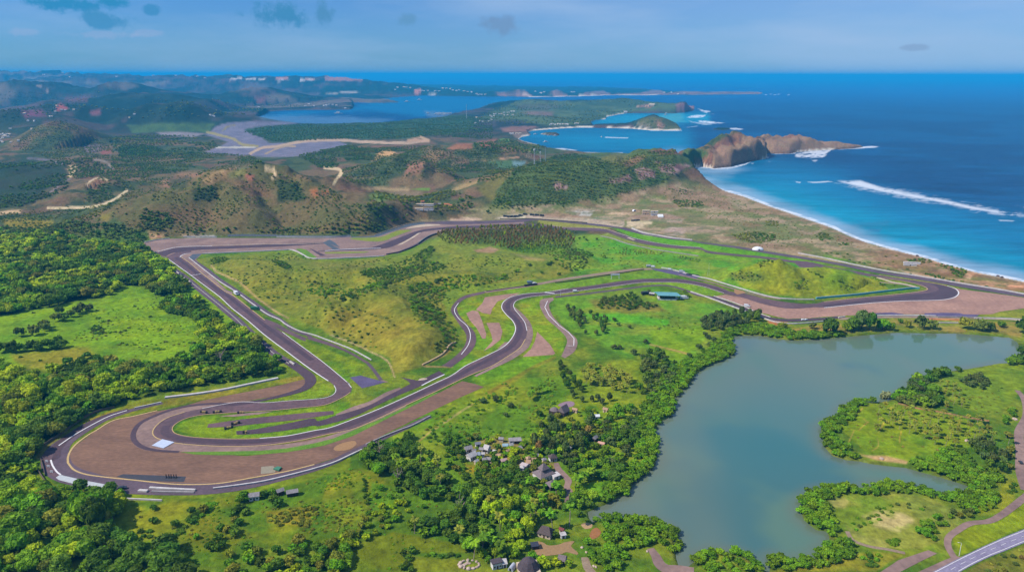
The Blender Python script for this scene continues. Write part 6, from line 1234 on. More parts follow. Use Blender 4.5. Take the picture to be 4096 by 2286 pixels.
# ---------------------------------------------------------------- barriers and fences
def barrier(name, px, h, t, mat, label, cat, group=None, smooth=True, cap=None, z0=0.0):
    p = catmull(G(px), 5) if smooth else G(px)
    tg = np.gradient(p, axis=0); tg /= np.linalg.norm(tg, axis=1)[:, None]+1e-9; nr = np.stack([-tg[:, 1], tg[:, 0]], -1)*t/2
    base = p[len(p)//2]; zz = np.maximum(height(p[:, 0], p[:, 1]), 0)+z0
    def sec(b, w, za, zb):
        L = p+nr*w-base; R = p-nr*w-base; n = len(p)
        vs = [(*L[i], zz[i]+za) for i in range(n)]+[(*R[i], zz[i]+za) for i in range(n)]+[(*L[i], zz[i]+zb) for i in range(n)]+[(*R[i], zz[i]+zb) for i in range(n)]
        fs = []
        for i in range(n-1):
            fs += [(2*n+i, 2*n+i+1, 3*n+i+1, 3*n+i), (i, i+1, 2*n+i+1, 2*n+i), (n+i+1, n+i, 3*n+i, 3*n+i+1)]
        fs += [(0, 2*n, 3*n, n), (n-1, 2*n-1, 4*n-1, 3*n-1)]
        b.add(vs, fs)
    e = tag(empty(name, (base[0], base[1], 0)), label, cat, group)
    b = MB(); sec(b, 1.0, -.3, h); b.obj('wall', mat, e)
    if cap: b = MB(); sec(b, .35, h+.003, h+cap[0]); b.obj(cap[1], cap[2], e)
    return e
CW = mat_noise('white_concrete', alb(214, 206, 200), alb(190, 180, 174), scale=.3); CG = mat_noise('grey_concrete', alb(172, 164, 160), alb(148, 140, 138), scale=.3)
MESHF = flatmat('fence_mesh_grey', (150, 156, 160), .1); TYRE = flatmat('tyre_rubber', (44, 42, 46), .2)
FENCE = (1.6, 'catch_fence', MESHF)
barrier('concrete_barrier', P('N1', 60, 470, 200, 440, 370, 420), 1.4, 1.0, CW, 'cream barrier curving round the far left corner of the run-off', 'barrier')
barrier('concrete_barrier', P('N1', 540, 402, 690, 400), 1.6, 1.2, CW, 'short white barrier behind the brown run-off at far left', 'barrier'); barrier('concrete_barrier', P('N1', 750, 402, 960, 401), 1.6, 1.2, CW, 'second white barrier piece behind the brown run-off', 'barrier')
barrier('concrete_barrier', P('N1', 1100, 398, 1400, 394, 1710, 392), 1.2, .8, CG, 'grey fenced barrier along the middle of the far run-off', 'barrier', cap=(2.2, 'catch_fence', MESHF)); barrier('concrete_barrier', P('N1', 1710, 402, 2100, 408, 2501, 405, 'N2', 320, 395), 1.5, 1.4, CW, 'long white barrier below the brown hill', 'barrier', cap=(1.8, 'catch_fence', MESHF))
barrier('concrete_barrier', P('N1', 775, 612, 1100, 598, 1500, 580, 1800, 566, 1880, 562, 1950, 580, 2040, 625, 2120, 665, 2250, 675, 2501, 668, 'N2', 300, 662, 500, 654, 740, 640), 1.3, 1.6, CW, 'white barrier between the far bends and the grassy dunes', 'barrier')
barrier('tyre_barrier', P('N2', 770, 620, 850, 605, 930, 590, 1000, 565, 1080, 535, 1150, 500), 1.4, 2.0, TYRE, 'dark tyre barrier on the inside of the far bend', 'tyre barrier'); barrier('tyre_barrier', P('N2', 1165, 490, 1230, 440, 1330, 385, 1410, 362), 1.4, 1.6, TYRE, 'dark barrier climbing towards the conifer grove', 'tyre barrier', cap=(1.2, 'catch_fence', MESHF))
barrier('concrete_barrier', P('N1', 612, 660, 800, 808, 1000, 960, 1200, 1085, 1400, 1230, 1600, 1370, 1750, 1438, 'M1', 2050, 712, 'K', 0, 245, 150, 285, 300, 340, 450, 395, 600, 455, 740, 530, 822, 575), .9, .9, CW, 'long white barrier along the inside of the home straight', 'barrier')
barrier('concrete_barrier', P('M1', 1187, 1243, 1400, 1218, 1600, 1187, 1800, 1145, 2000, 1103), 1.3, 2.4, CW, 'thick white barrier at the edge of the dark wood beside the chicane', 'barrier'); barrier('concrete_barrier', P('B1', 985, 242, 1080, 222, 1180, 200), .9, .9, CW, 'short white barrier below the end of the thick one', 'barrier')
barrier('concrete_barrier', P('B1', 1095, 828, 1250, 836, 1430, 845), 1.2, 1.6, CW, 'white barrier at the bottom of the hairpin, rear of the pair', 'barrier'); barrier('concrete_barrier', P('B1', 1015, 848, 1080, 852), 1.2, 2.2, CW, 'stubby white barrier block left at the bottom of the hairpin', 'barrier'); barrier('concrete_barrier', P('B1', 1110, 852, 1250, 856, 1420, 860), .9, 1.0, CG, 'grey barrier at the bottom of the hairpin, front of the pair', 'barrier')
barrier('concrete_barrier', P('B1', 1560, 832, 1750, 808, 1930, 780, 2100, 740, 2300, 688, 2450, 640, 'B2', 180, 590, 270, 548), 1.1, 1.1, CW, 'long white barrier between the hairpin gravel and the lower meadow', 'barrier'); barrier('concrete_barrier', P('B2', 300, 510, 420, 455, 560, 400, 640, 370, 770, 302), 1.0, 1.0, CG, 'pale grey barrier continuing up beside the long gravel strip', 'barrier')
barrier('low_wall', P('B1', 920, 906, 1000, 910, 1080, 913, 1185, 918), 1.0, .8, CW, 'low white garden wall below the hairpin barriers', 'wall')
barrier('wire_fence', P('B1', 350, 810, 290, 720, 262, 680, 228, 640, 240, 580, 330, 510, 450, 430, 560, 350, 700, 275, 840, 238), 1.8, .3, flatmat('fence_brown', (110, 94, 78), .15), 'brown fence along the wood outside the hairpin', 'fence'); barrier('wire_fence', P('B1', 300, 620, 318, 680, 330, 738), 1.6, .3, flatmat('fence_brown', (110, 94, 78), .15), 'short brown fence at the leftmost tip of the hairpin', 'fence')
barrier('concrete_barrier', P('N1', 160, 596, 280, 695, 410, 795, 540, 905, 660, 985), 1.3, .8, CW, 'white wall between the dense left wood and the straight', 'barrier'); barrier('wire_fence', P('N1', 660, 985, 800, 1098, 950, 1218, 1100, 1340, 1220, 1445, 'M1', 1800, 780, 1900, 868, 2000, 950, 2080, 1000), 1.2, .5, CG, 'grey fence along the bright field beside the straight', 'fence')
barrier('concrete_barrier', P('M1', 2085, 985, 2115, 1005), 1.4, 1.4, CW, 'short white barrier stub where the straight bends', 'barrier')
barrier('concrete_barrier', P('N3', 2020, 848, 2130, 868, 2300, 912, 2501, 966, 'M3', 420, 378, 600, 432, 760, 478, 870, 502, 1000, 512, 1130, 514), 1.2, 1.2, CW, 'white barrier round the foot of the green mound', 'barrier')
TEAL = flatmat('teal_barrier_face', (92, 180, 176), .12)
barrier('concrete_barrier', P('N4', -100, 922, 300, 890, 600, 858, 900, 825, 1130, 796, 1190, 798), 2.0, 1.6, TEAL, 'teal and white barrier inside the right hairpin', 'barrier', cap=(.5, 'white_rail', CW))
barrier('concrete_barrier', P('N4', 1190, 790, 1130, 772, 1020, 745, 850, 715, 690, 668, 665, 664), 1.0, 1.6, col('cream_concrete', (206, 190, 166)), 'cream barrier tongue between the two arms of the right hairpin', 'barrier')
barrier('concrete_barrier', P('M3', 440, 490, 560, 528, 660, 566, 740, 604, 830, 636), .8, .8, CW, 'inner white barrier of the road left of the big gravel trap', 'barrier'); barrier('concrete_barrier', P('M3', 280, 460, 400, 500, 540, 552, 680, 604, 780, 642, 860, 668, 960, 680, 1080, 676, 1200, 664), 1.2, 1.0, CW, 'outer white barrier of the road left of the big gravel trap', 'barrier')
barrier('concrete_barrier', P('N4', 180, 1160, 260, 1150), 1.2, 1.4, CW, 'short white barrier between the shore trees', 'barrier'); barrier('concrete_barrier', P('N4', 630, 1138, 900, 1134, 1150, 1134, 1400, 1140), 1.2, 1.6, CW, 'white barrier between gravel trap and lagoon trees', 'barrier'); barrier('concrete_barrier', P('N4', 1420, 1150, 1650, 1152, 1880, 1158), 1.2, 1.2, CG, 'grey barrier below the purple asphalt by the lagoon', 'barrier'); barrier('concrete_barrier', P('N4', 1880, 1164, 2200, 1168, 2501, 1184, 2900, 1210), 1.1, 1.2, CW, 'white barrier running out at the right edge above the lagoon', 'barrier'); barrier('low_wall', P('N4', 1420, 1222, 1680, 1225), .9, 1.2, CW, 'low white wall by the lagoon shore', 'wall')
barrier('concrete_barrier', P('M3', 1020, 195, 1200, 228, 1400, 272, 1600, 312, 1800, 345, 2000, 378, 2200, 412, 2400, 444, 2576, 476, 2760, 505), 1.3, 1.6, CW, 'long white barrier on the sea side of the coastal road', 'barrier'); barrier('concrete_barrier', P('N3', 1650, 356, 1800, 415, 2000, 448, 2200, 480, 2400, 500), 1.4, 2.0, CW, 'white barrier beside the building site road', 'barrier')
barrier('concrete_barrier', P('N3', 1260, 452, 1400, 480, 1500, 518, 1650, 562, 1900, 612, 2200, 660, 2480, 700), 1.0, 1.6, CG, 'grey barrier between the far straight and the bright meadow', 'barrier'); barrier('concrete_barrier', P('N2', 0, 412, 330, 398), 1.3, 1.0, CW, 'white barrier piece behind the olive strip', 'barrier')
barrier('concrete_barrier', P('N2', 620, 380, 760, 330, 930, 270, 1050, 238, 1250, 212, 1600, 204, 1900, 201), 1.0, .8, CG, 'grey barrier on the outside of the far uphill bend', 'barrier'); barrier('tyre_barrier', P('N3', 0, 238, 150, 238, 340, 236, 600, 250, 900, 272, 1090, 288), 1.4, 1.2, flatmat('dark_olive_barrier', (80, 82, 60), .15), 'dark barrier along the building site', 'tyre barrier')
barrier('tyre_barrier', P('N3', 305, 1078, 380, 1068, 462, 1058), 2.2, 2.2, TYRE, 'black tyre wall at the bend of the dirt road', 'tyre barrier'); barrier('tyre_barrier', P('N3', 690, 1036, 900, 1012, 1200, 962, 1500, 915, 1800, 868), 1.0, 1.2, flatmat('dark_bank', (84, 74, 50), .2), 'dark low bank beside the tan dirt road', 'barrier')
barrier('tyre_barrier', P('N3', 2330, 930, 2410, 940, 2490, 952), 1.6, 2.0, TYRE, 'black tyre wall beside the purple road below the green mound', 'tyre barrier')
barrier('guard_rail', P('M2', 1160, 478, 1300, 458, 1440, 438), .9, .5, flatmat('dark_rail', (96, 84, 74), .1), 'dark guard rail above the left S bend', 'guard rail')
barrier('culvert_wall', P('M2', 700, 1012, 780, 975, 850, 935, 900, 880, 940, 850), 1.0, 1.5, flatmat('sand_bank', (190, 160, 116), .1), 'sandy retaining bank at the foot of the infield dune', 'bank')

# ---------------------------------------------------------------- vehicles and loose things on the circuit
BODY = {'white': col('white_body', (232, 232, 232), rough=.4), 'dark': col('dark_body', (60, 62, 68), rough=.4), 'blue': col('blue_grey_body', (120, 140, 158), rough=.4), 'green': col('green_body', (60, 130, 96), rough=.5), 'silver': col('silver_body', (186, 188, 194), rough=.4), 'yellow': col('ochre_body', (190, 160, 84), rough=.5)}
def car(c, x, y, rz, color, label, kind='car', s=1.0):
    X, Y, Z = gp(c, x, y); e = tag(empty({'car': 'parked_car', 'van': 'parked_van', 'truck': 'parked_truck'}[kind], (X, Y, Z+.26), rz), label, kind)
    L, W, hh = {'car': (4.4, 1.8, 1.45), 'van': (5.6, 2.1, 2.4), 'truck': (7.5, 2.5, 3.0)}[kind]; L *= s; W *= s; hh *= s
    b = MB(); pr = {'car': [(-.5, .3), (.5, .3), (.5, .62), (.3, .66), (.14, 1), (-.26, 1), (-.44, .68), (-.5, .64)], 'van': [(-.5, .22), (.5, .22), (.5, .55), (.4, .62), (.3, 1), (-.5, 1)], 'truck': [(-.5, .2), (.5, .2), (.5, .55), (.42, .85), (.24, .85), (.22, .5), (.18, .5), (.16, 1), (-.5, 1)]}[kind]
    n = len(pr); vs = [(p*L, -W/2, q*hh) for p, q in pr]+[(p*L, W/2, q*hh) for p, q in pr]
    b.add(vs, [tuple(range(n)), tuple(range(2*n-1, n-1, -1))]+[(i, n+i, n+(i+1) % n, (i+1) % n) for i in range(n)]); b.obj('body', BODY[color], e)
    g = MB(); g.box(L*(.02 if kind == 'car' else .3), -W/2-.02, hh*.66, L*(.14 if kind == 'car' else .4), W/2+.02, hh*.9); g.obj('windscreen', GLASS, e)
    for sx in (-.32, .32):
        for sy in (-1, 1):
            w = MB(); w.tube([(sx*L, sy*W*.5-.12, .33*s), (sx*L, sy*W*.5+.12, .33*s)], .34*s, 10); w.obj('wheel', TYRE, e)
    return e
car('N1', 1205, 1120, -.9, 'white', 'white van parked on the pad beside the home straight', 'van', 1.6); car('N1', 1440, 1308, .05, 'green', 'green truck parked in the grass inside the home straight', 'truck', 1.2)
car('B1', 895, 832, .3, 'dark', 'dark car at the bottom of the hairpin road', 'car', 1.2); car('N3', 375, 1040, 0, 'blue', 'blue grey truck at the bend of the dirt road', 'truck', 1.0); car('N3', 433, 1046, .1, 'white', 'white car next to the blue grey truck', 'car', 1.2)
car('N3', 1915, 842, -.2, 'white', 'white van at the top of the purple road', 'van', 1.0); car('N3', 1862, 836, 0, 'silver', 'silver van left of the white one at the purple road', 'van', 1.2); car('N3', 2126, 874, -.3, 'white', 'white van on the verge halfway down the purple road', 'van', .9); car('N3', 2275, 906, -.3, 'silver', 'silver truck lower down the purple road', 'truck', 1.0)
car('M3', 668, 562, -.35, 'white', 'white truck beside the road left of the gravel trap', 'truck', .9); car('M3', 1055, 656, 0, 'white', 'white car on the dark road, left of two', 'car', 1.0); car('M3', 1075, 655, .3, 'white', 'white car on the dark road, right of two', 'car', .9)
car('N3', 1815, 1182, .3, 'dark', 'dark truck left of the teal pavilion', 'truck', 1.3); car('N3', 2300, 1236, .05, 'white', 'white truck right of the teal pavilion', 'truck', 1.3); car('N3', 2195, 1240, .05, 'white', 'white van close to the right side of the teal pavilion', 'van', 1.0); car('N3', 940, 1148, .05, 'white', 'white van beside the S bend exit', 'van', 1.0)
for i, (x, y) in enumerate(((68, 216), (116, 221), (160, 219), (205, 216), (258, 209), (313, 199), (400, 201), (460, 203), (525, 207))):
    o = car('N3', x, y, random.uniform(-.2, .3), 'dark', 'dark truck in the row on the pale sand beside the far straight', 'truck', 1.1); o['group'] = 'trucks on the pale sand'
for x, y in ((1660, 264), (1692, 262), (1728, 258)):
    o = car('N3', x, y, .2, 'dark', 'dark truck of the trio on the eastern building site', 'truck', .8); o['group'] = 'trucks on the eastern site'
car('B3', 2535, 642, 1.3, 'dark', 'dark car on the gravel lane at the right edge', 'car', .9)
def tyre_stack(c, x, y, n, rz, label, group=None):
    X, Y, Z = gp(c, x, y); e = tag(empty('tyre_stack', (X, Y, Z+.2), rz), label, 'tyre stack', group); T = flatmat('tan_tyres', (164, 140, 86), .25)
    for k in range(n):
        b = MB(); xx = (k-(n-1)/2)*1.7; hh = 1.2+.8*random.random(); b.tube([(xx, 0, 0), (xx, .1, hh*.5), (xx+.08, 0, hh)], [.85, .78, .8], 9); b.obj('stack', T if k % 3 else TYRE, e)
tyre_stack('B1', 1492, 276, 4, -.3, 'tan tyre stacks at the inner tip of the hairpin, upper left group'); tyre_stack('B1', 1590, 274, 4, .25, 'tan tyre stacks right of the upper left group'); tyre_stack('B1', 1760, 278, 3, .1, 'trio of dark and tan tyre stacks on the pale strip'); tyre_stack('B1', 1675, 390, 4, .7, 'tan tyre stacks on the hairpin grass, lower group'); tyre_stack('B1', 1725, 358, 4, .6, 'tan tyre stacks on the hairpin grass just above the lower group'); tyre_stack('B1', 1792, 424, 2, 0, 'pair of tyre stacks at the end of the dark strip')
for k, x in enumerate((1218, 1238, 1254, 1274, 1291)):
    X, Y, Z = gp('B1', x, 750); b = MB(); b.tube([(0, 0, -.2), (0, 0, 2.6)], .28, 6); b.box(-.5, -.5, 0, .5, .5, .35)
    o = b.obj('marker_post', TYRE); o.location = (X, Y, Z+.1); tag(o, 'black marker post of the row on the dark asphalt patch', 'post', 'marker posts in the hairpin gravel')
def sheet_thing(name, c, pts, h, mat, label, cat):
    p = G(P(c, *pts)); ce = p.mean(0); b = MB(); b.prism([tuple(q-ce) for q in p][::(1 if np.cross(p[1]-p[0], p[2]-p[1]) > 0 else -1)], .28, .28+h)
    o = b.obj(name, mat); o.location = (ce[0], ce[1], 0); tag(o, label, cat)
sheet_thing('tarpaulin', 'B1', (1112, 515, 1188, 470, 1276, 491, 1196, 536), .2, col('pale_blue_tarp', (196, 204, 222)), 'pale blue tarpaulin spread inside the hairpin', 'tarpaulin')
sheet_thing('tarpaulin', 'B1', (2000, 690, 2030, 675, 2062, 680, 2040, 704), .9, col('green_tarp', (70, 130, 100)), 'green tarpaulin on the dusty patch of the hairpin gravel', 'tarpaulin')
for i, (x, y, lab) in enumerate(((342, 635, 'white marker board on the dark road, uppermost of three'), (355, 672, 'blue white marker board on the dark road, middle of three'), (378, 712, 'white marker board on the dark road, lowest of three'))):
    X, Y, Z = gp('B1', x, y); b = MB(); b.box(-.9, -.12, .2, .9, .12, 1.5); b.box(-.8, -.3, -.1, -.6, .3, .2); b.box(.6, -.3, -.1, .8, .3, .2); o = b.obj('marker_board', BODY['white']); o.location = (X, Y, Z+.2); tag(o, lab, 'board')
# gantry frame in the grass, footbridge post
X, Y, Z = gp('N3', 1440, 985); e = tag(empty('sign_frame', (X, Y, Z), .1), 'white sign frame standing in the grass between dirt road and track', 'sign frame')
for sx in (-5, 5): b = MB(); b.box(sx-.3, -.3, -.3, sx+.3, .3, 5); b.obj('post', BODY['white'], e)
b = MB(); b.box(-5.6, -.4, 5.003, 5.6, .4, 6.6); b.obj('board', BODY['white'], e)

# ---------------------------------------------------------------- masts, lamp posts
def mast(c, x, yb, yt, label, cat='mast', w=1.6, mat=None, dish=False):
    h_ = hit(P(c, x, yb))[0]; d = math.hypot(h_[0], h_[1]); top = atdist(*P(c, x, yt)[0], h_[1]); hh = top[2]-h_[2]
    e = tag(empty('radio_mast', tuple(h_)), label, cat); s = w
    mat = mat or col('mast_white', (226, 222, 220))
    for k in range(3):
        a = k*2.094; b = MB(); b.tube([(math.cos(a)*s, math.sin(a)*s, -1), (math.cos(a)*s*.45, math.sin(a)*s*.45, hh)], [s*.22, s*.16], 5); b.obj('leg', mat, e)
    b = MB(); n = 9
    for k in range(n):
        z0 = hh*k/n; z1 = hh*(k+1)/n; r0 = s*(1-.55*k/n); r1 = s*(1-.55*(k+1)/n)
        for j in range(3):
            a = j*2.094; a2 = a+2.094
            b.tube([(math.cos(a)*r0, math.sin(a)*r0, z0), (math.cos(a2)*r1, math.sin(a2)*r1, z1)], s*.09, 4)
    b.obj('bracing', mat, e)
    if dish: b = MB(); b.tube([(0, 0, hh-2), (0, -.1, hh+1.5)], [s*1.2, s*1.6], 10); b.obj('antenna', mat, e)
mast('T2', 1022, 488, 392, 'tall thin mast above the far white settlement', w=2.2)
mast('N8', 745, 1112, 935, 'white mast at the left edge of the wooded headland', w=1.5, dish=True); mast('N8', 820, 1082, 968, 'short white mast right of the taller one on the headland', w=1.3, dish=True); mast('N8', 890, 1075, 905, 'pale grey mast, rightmost of three by the headland', w=1.7, mat=col('mast_grey', (176, 186, 190)))
X, Y, Z = hit(P('N8', 690, 1040))[0]; e = tag(empty('scaffold_tower', (X, Y, Z)), 'tan scaffold frame left of the headland masts', 'scaffold'); TN = col('tan_timber', (206, 186, 150))
for sx in (-9, -3, 3, 9):
    b = MB(); b.tube([(sx, 0, -1), (sx*.6, 0, 24+abs(sx)*-.8)], .9, 5); b.obj('post', TN, e)
for z in (6, 13, 20): b = MB(); b.box(-9+z*.2, -.6, z, 9-z*.2, .6, z+1.2); b.obj('beam', TN, e)
def lamp(c, x, y, h, label, mat=None):
    X, Y, Z = gp(c, x, y); e = tag(empty('lamp_post', (X, Y, Z)), label, 'lamp post'); mat = mat or col('mast_white', (226, 222, 220))
    b = MB(); b.tube([(0, 0, -.3), (0, 0, h)], [.16, .1], 7); b.obj('pole', mat, e); b = MB(); b.tube([(0, 0, h-.1), (-.9, 0, h+.25), (-1.6, 0, h+.3)], .07, 6); b.obj('arm', mat, e); b = MB(); b.box(-2.1, -.14, h+.22, -1.5, .14, h+.38); b.obj('lamp_head', mat, e)
lamp('B3', 2086, 1318, 8, 'white lamp post where the footpath meets the public road')
lamp('M2', 1694, 512, 7, 'white lamp post at the end of the loop road')
b = MB(); X, Y, Z = gp('M3', 400, 355); b.tube([(-1.2, 0, 0), (0, 0, 18), (1.2, 0, 0)], .16, 5); b.tube([(-.6, 0, 9), (.6, 0, 9)], .12, 5); o = b.obj('floodlight_mast', col('mast_grey', (176, 186, 190))); o.location = (X, Y, Z); tag(o, 'thin grey lattice pole in the meadow left of the green mound', 'pole')
# boulders round the stone garden, loose rocks at the shore
ST = mat_noise('pale_stone', alb(210, 186, 166), alb(172, 146, 130), scale=.7)
def rock(c, x, y, r, label, group, mat=None, sq=.7):
    X, Y, Z = gp(c, x, y); v, f = qsphere(3); rs = np.random.RandomState(int(x*7+y)); v = v*(1+.22*(fbm(v[:, 0]*3+x, v[:, 1]*3+v[:, 2]*2, 1.4, 3, 3)-.5)[:, None]*2)*np.array([r, r*rs.uniform(.6, 1), r*sq])
    o = link('boulder', mesh_np('boulder', v, f, [mat or ST]), None, (X, Y, Z+r*.15), rs.uniform(0, 3)); tag(o, label, 'boulder', group)
for k in range(13):
    a = k/13*2*math.pi+.2; rock('N6', 250+125*math.cos(a), 1020+56*math.sin(a), random.uniform(.8, 1.5), 'pale boulder in the ring round the stone garden at the bottom edge', 'boulders of the stone garden')
for k in range(5): rock('N6', 220+random.uniform(-50, 60), 1010+random.uniform(-20, 30), random.uniform(.9, 1.5), 'low pale slab inside the stone garden ring', 'slabs inside the stone garden', sq=.3)
DRK = mat_noise('dark_rock', alb(96, 76, 70), alb(74, 60, 58), scale=.3)
for x, y in ((1165, 386), (1800, 545), (2112, 605), (2175, 640), (2225, 656)): rock('N4', x, y, 2.2, 'dark rock on the wet sand at the right end of the beach', 'dark rocks on the beach', DRK)
for x, y in ((2140, 480), (1520, 612), (2500, 325), (2490, 320)): rock('B3', x, y, 1.5, 'pale rock on the promontory grass', 'pale rocks on the promontories')
for x, y in ((1490, 960), (1950, 880), (2540, 850), (1700, 800), (1760, 860), (1850, 1040), (1880, 1050)): rock('N6', x, y, .9, 'pale rock along the dirt lane', 'pale rocks along the dirt lane')

# ---------------------------------------------------------------- boats
def boat(c, x, y, L, label, group=None, rz=.1):
    g = G(P(c, x, y), SEA)[0]; e = tag(empty('boat', (g[0], g[1], SEA), rz), label, 'boat', group)
    b = MB(); n = 7; w = L*.16; pts = [(-L/2, w), (-L*.1, w*1.1), (L*.25, w*.8), (L/2, 0)]; o = pts+[(p, -q) for p, q in pts[-2::-1]]
    k = len(o); b.add([(p*.92, q*.8, -.3) for p, q in o]+[(p, q, L*.1) for p, q in o], [tuple(range(k-1, -1, -1))]+[(i, (i+1) % k, k+(i+1) % k, k+i) for i in range(k)]+[tuple(k+i for i in range(k))]); b.obj('hull', BODY['white'], e)
    q = MB(); q.box(-L*.25, -w*.7, L*.1+.003, L*.12, w*.7, L*.26); q.obj('cabin', W_, e)
boat('N8', 1583, 777, 16, 'white boat in the middle of the far bay left of the white wake', rz=1.2); boat('N8', 885, 840, 22, 'white boat at the left of the far bay', rz=.3); boat('N8', 757, 744, 20, 'white boat left of the dark reef'); boat('N8', 1005, 762, 20, 'white boat below the dark reef'); boat('N8', 918, 758, 12, 'small white boat below the middle of the dark reef')
boat('N8', 2395, 484, 26, 'white boat in the small upper cove, upper of two'); boat('N8', 2385, 503, 26, 'white boat in the small upper cove, lower of two'); boat('N8', 1895, 480, 26, 'white boat moored at the small far beach'); boat('N8', 2030, 474, 22, 'white boat along the shore of the upper cove'); boat('T2', 98, 460, 60, 'lone white boat on the estuary')
for x, y in ((742, 458), (800, 462), (812, 460), (826, 458), (838, 462), (850, 457), (862, 460), (875, 462), (888, 460), (905, 458), (820, 468), (856, 470)): boat('T2', x, y, 34, 'white boat of the cluster off the far settlement', 'boats off the far settlement')
for x, y in ((590, 375), (680, 362)): boat('T2', x, y, 60, 'tiny boat near the far side of the estuary', 'boats on the far side of the estuary')
# rocky reef in the far bay
for x, y, r in ((820, 746, 26), (870, 742, 30), (920, 740, 30), (960, 744, 34), (1010, 746, 30), (1050, 748, 22)):
    pass
# ---------------------------------------------------------------- planting plan
R1 = np.random.RandomState(5)
def wood(kind, poly, spacing, r, tints, where, top=0, hs=1.0, dens=None, clear=2.5, n=100000):
    plant(kind, scatter(poly, spacing, R1, top, dens, n, clear, 3, -2.6 if kind == 'mangrove' else 1.0), r, tints, where, hs)
# dense woods left of the circuit
MIXW = [0, 0, 1, 1, 1, 2, 2, 2, 3]
wood('tree', P('M1', -500, 20, 0, 30, 150, 70, 350, 56, 560, 76, 650, 130, 800, 105, 950, 130, 1050, 180, 1110, 230, 1250, 340, 1385, 430, 1290, 500, 1150, 512, 1050, 440, 900, 432, 830, 486, 700, 540, 560, 512, 430, 575, 200, 622, 0, 642, -500, 660), 7.9, (3.6, 9.5), MIXW, 'in the dense wood at the left edge above the bright field', top=7)
wood('tree', P('M1', -500, 950, 0, 950, 80, 1010, 200, 1030, 370, 1060, 380, 1010, 520, 950, 640, 905, 760, 940, 900, 965, 1150, 975, 1350, 920, 1450, 870, 1440, 740, 1380, 660, 1190, 590, 1160, 560, 1280, 500, 1420, 530, 1500, 590, 1560, 670, 1700, 710, 1830, 780, 1900, 840, 2000, 910, 2025, 1000, 2000, 1075, 1700, 1115, 1500, 1145, 1200, 1205, 900, 1275, 700, 1335, 560, 1425, 'B1', 540, 360, 430, 440, 340, 500, 240, 590, 230, 650, 262, 690, 150, 800, -500, 900), 7.0, (3.2, 8.2), MIXW, 'in the wood between bright field and hairpin', top=6)
wood('tree', P('B1', -400, 800, 0, 790, 150, 790, 300, 800, 420, 840, 520, 805, 620, 760, 790, 800, 910, 850, 920, 950, 860, 1000, 860, 1150, 940, 1240, 1100, 1240, 1260, 1230, 1330, 1330, 1400, 1600, -400, 1700), 6.6, (3.4, 8.4), [0, 1, 1, 1, 2, 2, 3], 'in the wood at the lower left corner', top=6)
plant('tree', at_px('B1', 640, 1090, 700, 1080, 760, 1040, 690, 1040, 600, 1060, 720, 1130), (6.5, 8.5), [1, 2], 'in the tallest clump of the lower left wood', 1.55)
wood('tree', P('B1', 1640, 1700, 1690, 1280, 1800, 1240, 1950, 1280, 2060, 1250, 2180, 1170, 2240, 1270, 2350, 1240, 2561, 1150, 2561, 1330, 2500, 1500, 2500, 1700), 5.6, (2.8, 4.8), [0, 1, 1, 2, 3], 'in the copse at the bottom edge left of centre', top=4)
wood('bush', P('B1', 1520, 930, 1580, 950, 1440, 1060, 1330, 1160, 1270, 1240, 1210, 1220, 1300, 1120, 1400, 1030), 3.2, (1.6, 2.6), [1, 2, 1], 'in the hedgerow crossing the lower meadow')
wood('tree', P('B1', 1720, 970, 1800, 950, 1835, 1000, 1790, 1100, 1710, 1210, 1560, 1300, 1490, 1260, 1600, 1140, 1680, 1060), 4.6, (2.2, 3.6), [2, 3, 2], 'in the dark tree row of the lower meadow', top=2)
wood('tree', P('B1', 1920, 870, 2050, 840, 2150, 880, 2140, 970, 2000, 970), 5, (2.4, 3.8), [2, 2, 1], 'round the farm huts of the lower meadow', top=2); plant('tree', at_px('B1', 1790, 915, 1760, 930), (3, 4), [1], 'left of the farm house in the lower meadow')
wood('bush', P('B1', 1940, 1010, 2110, 1000, 2250, 950, 2330, 1000, 2250, 1110, 1960, 1090), 3.6, (1.4, 2.4), [0, 3, 1], 'in the tangle of the lower meadow')
wood('bush', P('B1', 950, 1150, 1100, 1130, 1130, 1200, 980, 1220), 4, (1.5, 2.4), [1, 2], 'in the meadow beside the lower left wood')
wood('tree', P('B2', 240, 590, 330, 520, 460, 490, 560, 460, 620, 410, 680, 470, 780, 580, 860, 690, 1000, 770, 1080, 830, 1150, 820, 1280, 860, 1500, 850, 1600, 950, 1640, 1000, 1600, 1090, 1510, 1110, 1505, 1310, 1400, 1350, 1200, 1330, 1050, 1310, 1040, 1240, 900, 1230, 700, 1200, 640, 1150, 500, 1130, 560, 1080, 700, 1020, 920, 990, 960, 940, 880, 930, 740, 915, 560, 840, 480, 780, 330, 690, 250, 650), 5.8, (2.8, 5.2), [0, 1, 1, 1, 2, 2], 'in the wood below the village', top=5)
wood('tree', P('B2', -20, 1260, 200, 1110, 340, 975, 450, 960, 560, 930, 650, 985, 560, 1050, 470, 1110, 380, 1180, 250, 1240, 150, 1350, 0, 1440, -60, 1440), 4.2, (1.8, 3.2), [0, 3, 0, 1], 'in the yellowish tree row of the lower meadow', top=2)
wood('tree', P('B2', 560, 1290, 640, 1290, 620, 1360, 640, 1438, 560, 1438), 4, (1.8, 2.6), [2], 'in the dark hedge at the bottom edge', top=1); wood('bush', P('B2', 640, 1290, 1020, 1320, 1010, 1345, 700, 1330), 3.4, (1.3, 2.2), [2, 1], 'in the low hedge at the bottom edge')
wood('tree', P('B2', 280, 760, 320, 770, 310, 1000, 290, 990), 3.4, (1.2, 1.9), [2], 'in the narrow dark hedge between two meadows')
wood('tree', P('B2', 1160, 1290, 1500, 1290, 1520, 1340, 1480, 1360, 1350, 1355, 1300, 1400, 1160, 1438), 5, (2.2, 3.6), [1, 2], 'between the stone garden and the dark roofed houses', top=2, dens=lambda x, y: np.full(x.shape, .5))
